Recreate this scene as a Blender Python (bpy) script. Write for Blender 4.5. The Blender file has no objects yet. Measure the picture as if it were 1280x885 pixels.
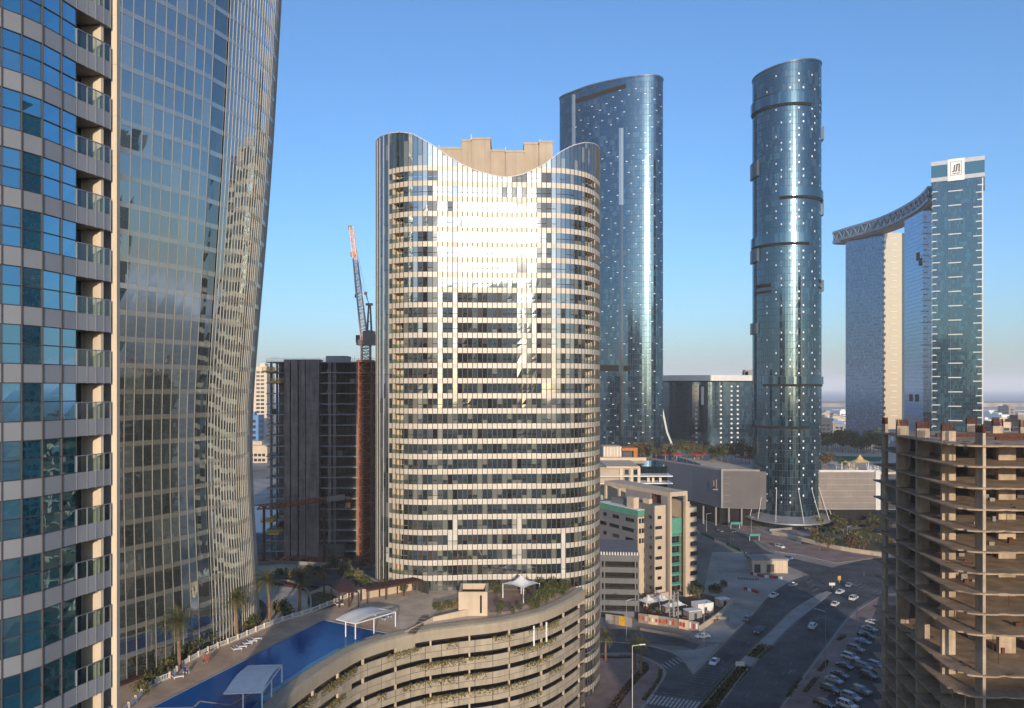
import bpy, bmesh, math, random
from mathutils import Vector, Matrix
random.seed(7)
R = math.radians
scene = bpy.context.scene
C = scene.collection

# ------------------------------------------------------------------ camera
F, HOR, H = 1000.0, 485.0, 75.0          # focal length (px of the 1280 frame), horizon row, eye height
cam_d = bpy.data.cameras.new("camera")
cam = bpy.data.objects.new("camera", cam_d)
C.objects.link(cam)
cam.location = (0, 0, H)
cam.rotation_euler = (R(90), 0, 0)
cam_d.sensor_width = 36.0
cam_d.lens = 36.0 * F / 1280.0
cam_d.shift_y = (HOR - 442.5) / 1280.0
cam_d.clip_start = 0.5
cam_d.clip_end = 120000
scene.camera = cam

# ------------------------------------------------------------------ sun and sky
SUN_AZ, SUN_EL = 5.0, 11.0              # degrees right of straight behind the camera, degrees up
world = bpy.data.worlds.new("World")
scene.world = world
world.use_nodes = True
wn = world.node_tree.nodes
wl = world.node_tree.links
bg = wn["Background"]
sky = wn.new("ShaderNodeTexSky")
sky.sky_type = 'NISHITA'
sky.sun_disc = False
sky.sun_elevation = R(SUN_EL)
sky.sun_rotation = R(180 - SUN_AZ)
sky.altitude = 0
sky.air_density = 1.0
sky.dust_density = 1.4
sky.ozone_density = 5.0
wl.new(sky.outputs[0], bg.inputs[0])
bg.inputs[1].default_value = 0.15
sd = bpy.data.lights.new("sun", 'SUN')
sun = bpy.data.objects.new("sun", sd)
C.objects.link(sun)
sd.energy = 2.9
sd.angle = R(0.5)
sd.color = (1.0, 0.85, 0.66)
to_sun = Vector((math.sin(R(SUN_AZ)) * math.cos(R(SUN_EL)), -math.cos(R(SUN_AZ)) * math.cos(R(SUN_EL)), math.sin(R(SUN_EL))))
sun.rotation_euler = to_sun.to_track_quat('Z', 'Y').to_euler()
scene.view_settings.view_transform = 'Standard'
scene.view_settings.look = 'None'
scene.view_settings.gamma = 1.0
scene.view_settings.exposure = 0.65
scene.view_settings.use_curve_mapping = False
scene.cycles.max_bounces = 6
scene.cycles.glossy_bounces = 4
scene.cycles.diffuse_bounces = 3
scene.cycles.volume_bounces = 1
scene.cycles.transparent_max_bounces = 8
scene.cycles.caustics_reflective = False
scene.cycles.caustics_refractive = False
scene.cycles.sample_clamp_indirect = 6.0
scene.cycles.use_denoising = True
HAZE_DENSITY = 0.00011

# ------------------------------------------------------------------ helpers
def P(px, py, Y):                        # point at depth Y seen at a photo pixel
    return Vector(((px - 640) / F * Y, Y, H + (HOR - py) / F * Y))
def G(px, py, z=0.0):                    # point at height z seen at a photo pixel
    Y = (H - z) * F / (py - HOR)
    return Vector(((px - 640) / F * Y, Y, z))
def G2(px, py, z=0.0):
    g = G(px, py, z)
    return (g.x, g.y)

class MB:
    def __init__(s):
        s.v, s.f, s.m, s.r = [], [], [], []
    def face(s, pts, rnd=None, mat=0):
        n = len(s.v)
        s.v.extend([tuple(p) for p in pts])
        s.f.append(tuple(range(n, n + len(pts))))
        s.m.append(mat)
        s.r.append(random.random() if rnd is None else rnd)
    def mesh(s, vs, fs, rnd=None, mat=0):
        n = len(s.v)
        s.v.extend([tuple(p) for p in vs])
        r = random.random() if rnd is None else rnd
        for f in fs:
            s.f.append(tuple(n + i for i in f))
            s.m.append(mat)
            s.r.append(r)
    def hexa(s, a, b, c, d, e, f, g, h, rnd=None, mat=0):   # bottom abcd ccw, top efgh
        s.mesh([a, b, c, d, e, f, g, h], [(3, 2, 1, 0), (4, 5, 6, 7), (0, 1, 5, 4), (1, 2, 6, 5), (2, 3, 7, 6), (3, 0, 4, 7)], rnd, mat)
    def box(s, x0, x1, y0, y1, z0, z1, rnd=None, mat=0):
        s.hexa((x0, y0, z0), (x1, y0, z0), (x1, y1, z0), (x0, y1, z0), (x0, y0, z1), (x1, y0, z1), (x1, y1, z1), (x0, y1, z1), rnd, mat)
    def obox(s, o, u, w, a0, a1, b0, b1, z0, z1, rnd=None, mat=0):   # box in a rotated frame
        def q(a, b, z):
            return (o[0] + u[0] * a + w[0] * b, o[1] + u[1] * a + w[1] * b, z)
        s.hexa(q(a0, b0, z0), q(a1, b0, z0), q(a1, b1, z0), q(a0, b1, z0), q(a0, b0, z1), q(a1, b0, z1), q(a1, b1, z1), q(a0, b1, z1), rnd, mat)
    def prism(s, poly, z0, z1, rnd=None, mat=0, cap=True):
        n = len(poly)
        vs = [(p[0], p[1], z0) for p in poly] + [(p[0], p[1], z1) for p in poly]
        fs = [(i, (i + 1) % n, n + (i + 1) % n, n + i) for i in range(n)]
        if cap:
            fs += [tuple(range(n - 1, -1, -1)), tuple(range(n, 2 * n))]
        s.mesh(vs, fs, rnd, mat)
    def bar(s, p, q, w, h=None, rnd=None, mat=0):
        p, q = Vector(p), Vector(q)
        h = w if h is None else h
        d = (q - p)
        if d.length < 1e-6:
            return
        d.normalize()
        up = Vector((0, 0, 1)) if abs(d.z) < 0.95 else Vector((0, 1, 0))
        a = d.cross(up).normalized() * (w / 2)
        b = a.cross(d).normalized() * (h / 2)
        s.hexa(p - a - b, p + a - b, q + a - b, q - a - b, p - a + b, p + a + b, q + a + b, q - a + b, rnd, mat)
    def tube(s, pts, rads, n=8, rnd=None, mat=0, cap=True):
        pts = [Vector(p) for p in pts]
        vs, fs = [], []
        for i, p in enumerate(pts):
            d = (pts[min(i + 1, len(pts) - 1)] - pts[max(i - 1, 0)]).normalized()
            up = Vector((0, 0, 1)) if abs(d.z) < 0.95 else Vector((0, 1, 0))
            a = d.cross(up).normalized()
            b = d.cross(a).normalized()
            for k in range(n):
                t = 2 * math.pi * k / n
                vs.append(p + (a * math.cos(t) + b * math.sin(t)) * rads[i])
        for i in range(len(pts) - 1):
            for k in range(n):
                fs.append((i * n + k, (i + 1) * n + k, (i + 1) * n + (k + 1) % n, i * n + (k + 1) % n))
        if cap:
            fs.append(tuple(range(n)))
            fs.append(tuple((len(pts) - 1) * n + k for k in range(n - 1, -1, -1)))
        s.mesh(vs, fs, rnd, mat)
    def build(s, name, mats, root=None, kind=None, label=None, smooth=False, local=False):
        me = bpy.data.meshes.new(name)
        me.from_pydata(s.v, [], s.f)
        if not isinstance(mats, (list, tuple)):
            mats = [mats]
        for m in mats:
            me.materials.append(m)
        if len(mats) > 1:
            me.polygons.foreach_set('material_index', s.m)
        at = me.attributes.new('rnd', 'FLOAT', 'FACE')
        at.data.foreach_set('value', s.r)
        if smooth:
            me.polygons.foreach_set('use_smooth', [True] * len(me.polygons))
        o = bpy.data.objects.new(name, me)
        C.objects.link(o)
        if root is not None:
            o.parent = root
            if not local:
                o.matrix_parent_inverse = Matrix.Translation(-root_world(root))
        if kind:
            o['kind'] = kind
        if label:
            o['label'] = label
        return o

def root_world(o):
    v = Vector(o.location) if o.type == 'EMPTY' else Vector((0, 0, 0))
    return v

def thing(name, label, cat, loc=(0, 0, 0), rz=0.0, group=None):
    o = bpy.data.objects.new(name, None)
    C.objects.link(o)
    o.location = loc
    o.rotation_euler = (0, 0, rz)
    o.empty_display_size = 0.5
    o['label'] = label
    o['category'] = cat
    if group:
        o['group'] = group
    return o
def tag(o, label, cat, group=None):
    o['label'] = label
    o['category'] = cat
    if group:
        o['group'] = group
    return o
def dup(root, loc, rz, label, group=None, scale=None, color=None):
    r = root.copy()
    C.objects.link(r)
    r.location = loc
    r.rotation_euler = (0, 0, rz)
    r['label'] = label
    if group:
        r['group'] = group
    if scale:
        r.scale = (scale, scale, scale)
    for ch in root.children:
        c = ch.copy()
        C.objects.link(c)
        c.parent = r
        if color:
            c.color = color
        for g in ch.children:
            d = g.copy()
            C.objects.link(d)
            d.parent = c
    return r
def structure(o):
    o['kind'] = 'structure'
    return o

def catmull(pts, closed=False, sub=12):
    pts = [Vector(p) for p in pts]
    n = len(pts)
    out = []
    rng = n if closed else n - 1
    for i in range(rng):
        if closed:
            a, b, c, d = pts[(i - 1) % n], pts[i], pts[(i + 1) % n], pts[(i + 2) % n]
        else:
            b, c = pts[i], pts[i + 1]
            a = pts[i - 1] if i > 0 else b * 2 - c
            d = pts[i + 2] if i + 2 < n else c * 2 - b
        for k in range(sub):
            t = k / sub
            out.append(0.5 * ((2 * b) + (c - a) * t + (2 * a - 5 * b + 4 * c - d) * t * t + (3 * b - a - 3 * c + d) * t ** 3))
    if not closed:
        out.append(pts[-1])
    return out
def resample(pts, step=None, closed=False, n=None):
    q = list(pts)
    if closed:
        q = q + [q[0]]
    acc = [0.0]
    for i in range(1, len(q)):
        acc.append(acc[-1] + (q[i] - q[i - 1]).length)
    L = acc[-1]
    if n is None:
        n = max(2, round(L / step))
    out = []
    j = 0
    for k in range(n if closed else n + 1):
        t = L * k / n
        while j < len(acc) - 2 and acc[j + 1] < t:
            j += 1
        u = (t - acc[j]) / max(1e-9, acc[j + 1] - acc[j])
        out.append(q[j].lerp(q[j + 1], min(1, max(0, u))))
    return out
def normals(pts, closed=False):
    n = len(pts)
    out = []
    for i in range(n):
        a = pts[(i - 1) % n] if closed or i > 0 else pts[i]
        b = pts[(i + 1) % n] if closed or i < n - 1 else pts[i]
        d = (b - a).normalized()
        out.append(Vector((d.y, -d.x)))
    return out
def lerp_tab(tab, x):
    if x <= tab[0][0]:
        return tab[0][1]
    for (a, b), (c, d) in zip(tab, tab[1:]):
        if x <= c:
            t = (x - a) / (c - a)
            return b + (d - b) * t
    return tab[-1][1]
def pxof(p):
    return 640 + F * p[0] / max(1.0, p[1])

def nth(i):
    ones = ['', 'first', 'second', 'third', 'fourth', 'fifth', 'sixth', 'seventh', 'eighth', 'ninth', 'tenth', 'eleventh', 'twelfth', 'thirteenth',
            'fourteenth', 'fifteenth', 'sixteenth', 'seventeenth', 'eighteenth', 'nineteenth']
    n = i + 1
    if n < 20:
        return ones[n]
    t = {2: 'twent', 3: 'thirt', 4: 'fort'}[n // 10]
    return t + 'ieth' if n % 10 == 0 else t + 'y-' + ones[n % 10]

# ------------------------------------------------------------------ materials
def nmat(name):
    m = bpy.data.materials.new(name)
    m.use_nodes = True
    return m, m.node_tree.nodes, m.node_tree.links, m.node_tree.nodes['Principled BSDF']
def N(nodes, t, **kw):
    n = nodes.new(t)
    for k, v in kw.items():
        setattr(n, k, v)
    return n
def mix_col(nodes, links, fac, a, b, mode='MIX'):
    n = N(nodes, 'ShaderNodeMix', data_type='RGBA', blend_type=mode)
    for sock, val in ((n.inputs[0], fac), (n.inputs[6], a), (n.inputs[7], b)):
        if hasattr(val, 'links'):
            links.new(val, sock)
        elif isinstance(val, (int, float)):
            sock.default_value = val
        else:
            sock.default_value = (*val, 1) if len(val) == 3 else val
    return n.outputs[2]
def noise(nodes, links, scale, detail=3, coord=None, rough=0.6, dist=0.0):
    n = N(nodes, 'ShaderNodeTexNoise')
    n.inputs['Scale'].default_value = scale
    n.inputs['Detail'].default_value = detail
    n.inputs['Roughness'].default_value = rough
    n.inputs['Distortion'].default_value = dist
    if coord is not None:
        links.new(coord, n.inputs['Vector'])
    return n.outputs[0]
def ramp(nodes, links, src, stops):
    r = N(nodes, 'ShaderNodeValToRGB')
    e = r.color_ramp.elements
    while len(e) < len(stops):
        e.new(0.5)
    for el, (p, c) in zip(e, stops):
        el.position = p
        el.color = (*c, 1) if len(c) == 3 else c
    links.new(src, r.inputs[0])
    return r.outputs[0]
def world_pos(nodes):
    return N(nodes, 'ShaderNodeNewGeometry').outputs['Position']
def attr(nodes, name='rnd'):
    a = N(nodes, 'ShaderNodeAttribute')
    a.attribute_name = name
    return a.outputs['Fac']

def solid(name, col, rough=0.7, var=0.12, scale=0.6, bump=0.0, metal=0.0, fine=0.0, streak=0.0, rnd=0.08, spec=0.3):
    m, nd, ln, b = nmat(name)
    pos = world_pos(nd)
    f = noise(nd, ln, scale, 5, pos)
    lo = tuple(c * (1 - var * 1.6) for c in col)
    hi = tuple(min(1, c * (1 + var)) for c in col)
    c = ramp(nd, ln, f, [(0.3, lo), (0.7, hi)])
    if fine:
        f2 = noise(nd, ln, 9.0, 4, pos)
        c = mix_col(nd, ln, fine, c, ramp(nd, ln, f2, [(0.3, (0.35, 0.35, 0.35)), (0.7, (1, 1, 1))]), 'MULTIPLY')
    if streak:
        mp = N(nd, 'ShaderNodeMapping')
        mp.inputs['Scale'].default_value = (1.3, 1.3, 0.06)
        ln.new(pos, mp.inputs[0])
        f3 = noise(nd, ln, 1.0, 5, mp.outputs[0])
        c = mix_col(nd, ln, streak, c, ramp(nd, ln, f3, [(0.38, (0.3, 0.28, 0.25)), (0.62, (1, 1, 1))]), 'MULTIPLY')
    if rnd:
        a = attr(nd)
        mr = N(nd, 'ShaderNodeMapRange')
        mr.inputs['To Min'].default_value = 1 - rnd
        mr.inputs['To Max'].default_value = 1 + rnd
        ln.new(a, mr.inputs[0])
        hsv = N(nd, 'ShaderNodeHueSaturation')
        ln.new(mr.outputs[0], hsv.inputs['Value'])
        ln.new(c, hsv.inputs['Color'])
        c = hsv.outputs[0]
    ln.new(c, b.inputs['Base Color'])
    b.inputs['Roughness'].default_value = rough
    b.inputs['Metallic'].default_value = metal
    b.inputs['Specular IOR Level'].default_value = spec
    if bump:
        bp = N(nd, 'ShaderNodeBump')
        bp.inputs['Strength'].default_value = bump
        bp.inputs['Distance'].default_value = 0.05
        ln.new(noise(nd, ln, 6.0, 5, pos), bp.inputs['Height'])
        ln.new(bp.outputs[0], b.inputs['Normal'])
    return m

def glass(name, tint, inside, r0=0.4, rough=0.03, curtain=None, curtain_p=0.15, wav=0.0, hue=0.0):
    """coated facade glass: dark room behind, mirror coat in front"""
    m, nd, ln, b = nmat(name)
    nd.remove(b)
    out = nd['Material Output']
    a = attr(nd)
    pos = world_pos(nd)
    dark = tuple(c * 0.45 for c in inside)
    c = ramp(nd, ln, a, [(0.0, dark), (0.8, inside)])
    if curtain:
        cr = ramp(nd, ln, a, [(1 - curtain_p, (0, 0, 0)), (1 - curtain_p + 0.01, (1, 1, 1))])
        c = mix_col(nd, ln, cr, c, curtain)
    d = N(nd, 'ShaderNodeBsdfDiffuse')
    ln.new(c, d.inputs[0])
    g = N(nd, 'ShaderNodeBsdfGlossy')
    g.inputs['Color'].default_value = (*tint, 1)
    g.inputs['Roughness'].default_value = rough
    lw = N(nd, 'ShaderNodeLayerWeight')
    lw.inputs[0].default_value = 0.5
    pw = N(nd, 'ShaderNodeMath', operation='POWER')
    ln.new(lw.outputs['Facing'], pw.inputs[0])
    pw.inputs[1].default_value = 4.0
    mr = N(nd, 'ShaderNodeMapRange')
    mr.inputs['To Min'].default_value = r0
    mr.inputs['To Max'].default_value = 0.95
    ln.new(pw.outputs[0], mr.inputs[0])
    if wav:
        bp = N(nd, 'ShaderNodeBump')
        bp.inputs['Strength'].default_value = wav
        bp.inputs['Distance'].default_value = 0.02
        ln.new(noise(nd, ln, 0.9, 2, pos), bp.inputs['Height'])
        ln.new(bp.outputs[0], g.inputs['Normal'])
    mx = N(nd, 'ShaderNodeMixShader')
    ln.new(mr.outputs[0], mx.inputs[0])
    ln.new(d.outputs[0], mx.inputs[1])
    ln.new(g.outputs[0], mx.inputs[2])
    ln.new(mx.outputs[0], out.inputs[0])
    return m

def foliage(name, a, b_, c_=None):
    m, nd, ln, b = nmat(name)
    r = attr(nd)
    stops = [(0.0, a), (0.55, b_), (1.0, c_ or b_)]
    ln.new(ramp(nd, ln, r, stops), b.inputs['Base Color'])
    b.inputs['Roughness'].default_value = 0.75
    b.inputs['Specular IOR Level'].default_value = 0.15
    return m

M = {}
M['asphalt'] = solid('asphalt', (0.095, 0.097, 0.103), 0.85, 0.4, 0.11, fine=0.45, rnd=0)
M['asphalt_worn'] = solid('asphalt_worn', (0.095, 0.094, 0.096), 0.85, 0.25, 0.1, fine=0.35, rnd=0)
M['land'] = solid('land', (0.34, 0.285, 0.23), 0.95, 0.35, 0.02, fine=0.3, rnd=0)
M['sand'] = solid('sand', (0.45, 0.39, 0.32), 0.95, 0.25, 0.06, fine=0.3, rnd=0)
M['site'] = solid('site', (0.15, 0.105, 0.08), 0.95, 0.4, 0.15, fine=0.4, rnd=0)
M['brickpave'] = solid('brickpave', (0.35, 0.235, 0.195), 0.9, 0.25, 0.15, fine=0.3, rnd=0)
M['greypave'] = solid('greypave', (0.37, 0.345, 0.32), 0.9, 0.2, 0.12, fine=0.3, rnd=0)
M['kerb'] = solid('kerb', (0.36, 0.34, 0.32), 0.85, 0.15, 0.5)
M['paint_worn'] = solid('paint_worn', (0.20, 0.20, 0.20), 0.8, 0.35, 0.9, rnd=0.25)
M['paint'] = solid('paint', (0.42, 0.42, 0.41), 0.7, 0.3, 0.9, rnd=0.1)
M['deck'] = solid('deck', (0.58, 0.40, 0.27), 0.85, 0.18, 0.25, fine=0.25, rnd=0.06)
M['decklight'] = solid('decklight', (0.62, 0.49, 0.36), 0.85, 0.18, 0.25, fine=0.2, rnd=0.06)
M['concrete'] = solid('concrete', (0.33, 0.29, 0.245), 0.9, 0.2, 0.35, 0.25, fine=0.3, streak=0.25, rnd=0.1)
M['concrete_raw'] = solid('concrete_raw', (0.52, 0.405, 0.295), 0.95, 0.25, 0.25, 0.3, fine=0.35, streak=0.3, rnd=0.12)
M['slab_dusty'] = solid('slab_dusty', (0.44, 0.31, 0.205), 0.95, 0.28, 0.3, 0.3, fine=0.4, rnd=0.1)
M['concrete_dark'] = solid('concrete_dark', (0.19, 0.15, 0.125), 0.95, 0.25, 0.2, 0.3, fine=0.3, streak=0.4, rnd=0.1)
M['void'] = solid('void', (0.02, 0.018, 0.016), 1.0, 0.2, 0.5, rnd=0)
M['rust'] = solid('rust', (0.12, 0.045, 0.025), 0.95, 0.3, 2.0, rnd=0.2)
M['cream'] = solid('cream', (0.60, 0.47, 0.34), 0.8, 0.08, 0.2, streak=0.12, rnd=0.05)
M['cream_light'] = solid('cream_light', (0.66, 0.54, 0.40), 0.75, 0.06, 0.2, streak=0.1, rnd=0.05)
M['tan'] = solid('tan', (0.46, 0.37, 0.28), 0.85, 0.08, 0.15, streak=0.15, rnd=0.03)
M['greywall'] = solid('greywall', (0.30, 0.275, 0.26), 0.85, 0.08, 0.15, streak=0.15, rnd=0.05)
M['grey_shade'] = solid('grey_shade', (0.175, 0.17, 0.175), 0.85, 0.08, 0.15, streak=0.15, rnd=0.05)  # wall grey darkened, shade of the left-facing walls put into the colour
M['white'] = solid('white', (0.78, 0.76, 0.73), 0.6, 0.06, 0.5, rnd=0.03)
M['fabric'] = solid('fabric', (0.80, 0.77, 0.73), 0.85, 0.06, 0.8, rnd=0.02)
M['steel'] = solid('steel', (0.35, 0.35, 0.36), 0.45, 0.12, 1.0, metal=0.6)
M['darksteel'] = solid('darksteel', (0.06, 0.06, 0.065), 0.5, 0.2, 1.0)
M['brown'] = solid('brown', (0.075, 0.03, 0.022), 0.75, 0.2, 1.0, rnd=0.15)
M['orange'] = solid('orange', (0.52, 0.17, 0.045), 0.7, 0.2, 0.8, rnd=0.1)
M['orange_rust'] = solid('orange_rust', (0.30, 0.095, 0.04), 0.8, 0.3, 0.6, rnd=0.2)
M['yellow'] = solid('yellow', (0.65, 0.36, 0.04), 0.6, 0.15, 0.8)
M['red'] = solid('red', (0.45, 0.05, 0.035), 0.7, 0.2, 0.8)
M['teal'] = solid('teal', (0.10, 0.30, 0.22), 0.5, 0.1, 0.4, rnd=0.06)
M['teal_dark'] = solid('teal_dark', (0.05, 0.20, 0.16), 0.5, 0.1, 0.4)
M['blue'] = solid('blue', (0.02, 0.05, 0.22), 0.7, 0.1, 0.8)
M['bluepanel'] = solid('bluepanel', (0.10, 0.22, 0.42), 0.5, 0.1, 0.4)
M['skin'] = solid('skin', (0.42, 0.24, 0.16), 0.6, 0.05, 2.0)
M['lawn'] = solid('lawn', (0.13, 0.12, 0.04), 0.95, 0.3, 0.6, fine=0.4, rnd=0)
M['hedge_base'] = solid('hedge_base', (0.035, 0.04, 0.02), 0.95, 0.3, 0.8, rnd=0)
M['mulch'] = solid('mulch', (0.06, 0.028, 0.026), 0.95, 0.3, 0.8, fine=0.3, rnd=0)
M['trunk'] = solid('trunk', (0.24, 0.145, 0.085), 0.95, 0.25, 3.0, 0.4)
M['leaf'] = foliage('leaf', (0.03, 0.040, 0.015), (0.07, 0.082, 0.028), (0.14, 0.13, 0.045))
M['leaf_dry'] = foliage('leaf_dry', (0.07, 0.065, 0.025), (0.15, 0.13, 0.05), (0.24, 0.19, 0.08))
M['leaf_red'] = foliage('leaf_red', (0.08, 0.045, 0.022), (0.14, 0.075, 0.035), (0.10, 0.09, 0.04))
M['palm'] = foliage('palm', (0.04, 0.046, 0.02), (0.095, 0.10, 0.036), (0.19, 0.165, 0.07))
M['court'] = solid('court', (0.02, 0.12, 0.065), 0.8, 0.2, 0.3)
M['tentyellow'] = solid('tentyellow', (0.62, 0.42, 0.16), 0.8, 0.1, 0.5)
M['tyre'] = solid('tyre', (0.02, 0.02, 0.02), 0.8, 0.1, 1.0)
M['headlamp'] = solid('headlamp', (0.75, 0.75, 0.72), 0.15, 0.02, 1.0)
M['taillamp'] = solid('taillamp', (0.35, 0.02, 0.015), 0.25, 0.05, 1.0)

# facade glass and panels
M['g_near'] = glass('g_near', (0.42, 0.76, 1.0), (0.006, 0.085, 0.105), 0.58, 0.015, (0.04, 0.10, 0.11), 0.10, 0.10)
M['g_left'] = glass('g_left', (0.80, 0.93, 0.98), (0.075, 0.088, 0.080), 0.46, 0.02, (0.13, 0.145, 0.125), 0.12, 0.08)
M['g_leftband'] = glass('g_leftband', (0.85, 0.93, 0.93), (0.27, 0.26, 0.215), 0.40, 0.08)
M['g_mid'] = glass('g_mid', (0.90, 0.96, 0.97), (0.035, 0.048, 0.045), 0.34, 0.04, (0.20, 0.20, 0.16), 0.18, 0.05)
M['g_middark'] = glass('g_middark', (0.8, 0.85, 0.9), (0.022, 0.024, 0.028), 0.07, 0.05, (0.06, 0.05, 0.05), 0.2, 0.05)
M['g_midbright'] = glass('g_midbright', (0.95, 0.95, 0.92), (0.7, 0.68, 0.6), 0.15, 0.1)  # pale panes that paint bright reflections into the central tower
M['g_sun'] = glass('g_sun', (0.46, 0.72, 0.90), (0.005, 0.022, 0.040), 0.24, 0.11, (0.03, 0.06, 0.08), 0.2, 0.0)
M['g_sky'] = glass('g_sky', (0.50, 0.74, 0.86), (0.005, 0.022, 0.034), 0.24, 0.10, (0.03, 0.06, 0.07), 0.2, 0.0)
M['g_gate'] = glass('g_gate', (0.42, 0.72, 0.85), (0.008, 0.040, 0.058), 0.20, 0.06, (0.02, 0.07, 0.09), 0.25, 0.0)
M['g_arc'] = glass('g_arc', (0.55, 0.76, 1.0), (0.02, 0.06, 0.13), 0.38, 0.08, (0.10, 0.15, 0.24), 0.35, 0.0)
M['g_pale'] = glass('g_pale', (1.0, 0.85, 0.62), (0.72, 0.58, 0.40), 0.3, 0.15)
M['g_dark'] = glass('g_dark', (0.7, 0.8, 0.9), (0.012, 0.02, 0.026), 0.2, 0.06, (0.05, 0.06, 0.06), 0.15, 0.0)
M['p_near'] = solid('p_near', (0.265, 0.27, 0.285), 0.35, 0.05, 0.3, rnd=0.05, spec=0.5)
M['p_mid'] = solid('p_mid', (0.56, 0.495, 0.415), 0.4, 0.05, 0.3, rnd=0.06, spec=0.35)
M['fin'] = solid('fin', (0.60, 0.54, 0.46), 0.4, 0.05, 0.3, spec=0.5)
M['mullion'] = solid('mullion', (0.085, 0.075, 0.07), 0.6, 0.05, 0.4, spec=0.2)
M['fin_left'] = solid('fin_left', (0.46, 0.415, 0.36), 0.45, 0.05, 0.3, spec=0.4)
M['g_leftslot'] = glass('g_leftslot', (0.7, 0.85, 0.9), (0.04, 0.05, 0.05), 0.3, 0.03)
M['mullion_dark'] = solid('mullion_dark', (0.05, 0.05, 0.055), 0.45, 0.05, 0.4)
M['tile'] = solid('tile', (0.72, 0.74, 0.76), 0.25, 0.04, 1.0, rnd=0.15, spec=0.6)
M['ring'] = solid('ring', (0.09, 0.12, 0.15), 0.3, 0.1, 0.4, metal=0.3)
M['bridge'] = solid('bridge', (0.24, 0.30, 0.38), 0.45, 0.06, 0.3, rnd=0.05)
M['alu'] = solid('alu', (0.62, 0.60, 0.57), 0.45, 0.06, 0.3, rnd=0.05)

def mk_water(name, col, rough, bump, scale, spec=0.5):
    m, nd, ln, b = nmat(name)
    b.inputs['Base Color'].default_value = (*col, 1)
    b.inputs['Roughness'].default_value = rough
    b.inputs['Specular IOR Level'].default_value = spec
    bp = N(nd, 'ShaderNodeBump')
    bp.inputs['Strength'].default_value = bump
    bp.inputs['Distance'].default_value = 0.05
    ln.new(noise(nd, ln, scale, 3, world_pos(nd)), bp.inputs['Height'])
    ln.new(bp.outputs[0], b.inputs['Normal'])
    return m
M['pool'] = mk_water('pool', (0.001, 0.085, 0.29), 0.06, 0.6, 0.9, 0.07)
M['poolshallow'] = mk_water('poolshallow', (0.02, 0.20, 0.34), 0.1, 0.2, 1.6, 0.15)
M['sea'] = mk_water('sea', (0.05, 0.15, 0.26), 0.45, 0.3, 0.05)
M['inlet'] = mk_water('inlet', (0.08, 0.20, 0.22), 0.3, 0.3, 0.2)

def mk_clear(name, tint, fac):
    m, nd, ln, b = nmat(name)
    nd.remove(b)
    t = N(nd, 'ShaderNodeBsdfTransparent')
    t.inputs[0].default_value = (*tint, 1)
    g = N(nd, 'ShaderNodeBsdfGlossy')
    g.inputs['Roughness'].default_value = 0.03
    mx = N(nd, 'ShaderNodeMixShader')
    mx.inputs[0].default_value = fac
    ln.new(t.outputs[0], mx.inputs[1])
    ln.new(g.outputs[0], mx.inputs[2])
    ln.new(mx.outputs[0], nd['Material Output'].inputs[0])
    return m
M['railglass'] = mk_clear('railglass', (0.55, 0.68, 0.62), 0.16)

def mk_carpaint():
    m, nd, ln, b = nmat('carpaint')
    oi = N(nd, 'ShaderNodeObjectInfo')
    ln.new(oi.outputs['Color'], b.inputs['Base Color'])
    b.inputs['Roughness'].default_value = 0.3
    b.inputs['Coat Weight'].default_value = 0.6
    b.inputs['Coat Roughness'].default_value = 0.08
    return m
M['carpaint'] = mk_carpaint()

def tiled(name, col, sx, sz, gap=0.5):
    """precast cladding: fine joint lines by height and along the wall, patches of dirt"""
    m = solid(name, col, 0.85, 0.06, 0.18, 0.1, fine=0.10, streak=0.16, rnd=0.12)
    return m
M['precast'] = tiled('precast', (0.43, 0.36, 0.265), 1.2, 0.8)
# ================================================================== SETTING: ground, sea, roads
def sheet(name, poly, z, mat, kind='structure', root=None):
    mb = MB()
    mb.face([(p[0], p[1], z) for p in poly], 0.5)
    o = mb.build(name, mat, root)
    if root is None:
        o['kind'] = kind
    # make sure it faces up
    if o.data.polygons[0].normal.z < 0:
        o.data.flip_normals()
    return o
def pxpoly(pts, z=0.0):
    return [G2(x, y, z) for x, y in pts]
def slab(name, poly, z0, z1, mat, kind='structure'):
    a = sum(poly[i][0] * poly[(i + 1) % len(poly)][1] - poly[(i + 1) % len(poly)][0] * poly[i][1] for i in range(len(poly)))
    if a < 0:
        poly = poly[::-1]
    mb = MB()
    mb.prism(poly, z0, z1, 0.5)
    o = mb.build(name, mat)
    if kind:
        o['kind'] = kind
    return o
def ribbon(name, left, right, z, mat):
    mb = MB()
    L = resample(catmull([Vector((*p, 0)) for p in left]), n=40)
    Rr = resample(catmull([Vector((*p, 0)) for p in right]), n=40)
    for i in range(40):
        mb.face([(L[i].x, L[i].y, z), (Rr[i].x, Rr[i].y, z), (Rr[i + 1].x, Rr[i + 1].y, z), (L[i + 1].x, L[i + 1].y, z)], 0.5)
    o = mb.build(name, mat)
    if o.data.polygons[0].normal.z < 0:
        o.data.flip_normals()
    return structure(o)

sheet('ground', [(-5000, -4000), (5000, -4000), (5000, 2350), (2600, 2500), (900, 2250), (300, 2450), (-900, 2100), (-5000, 2000)], 0.0, M['land'])
sheet('sea', [(-30000, -4000), (-4900, -4000), (4900, -4000), (30000, -4000), (30000, 45000), (-30000, 45000)], -1.0, M['sea'])
slab('island', [(900, 3300), (1500, 3150), (2300, 3300), (2500, 3700), (1200, 3800)], -2, 14, M['land'])
slab('sandbank', [(1100, 2750), (1800, 2650), (3600, 2800), (3400, 2950), (1300, 2900)], -2, 2, M['sand'])
sheet('inlet_water', [(-185, 415), (-128, 415), (-128, 505), (-210, 520)], 0.03, M['inlet'])
sheet('far_shore_sand', [(-330, 522), (-128, 506), (-128, 640), (-360, 700)], 0.03, M['sand'])

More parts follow.
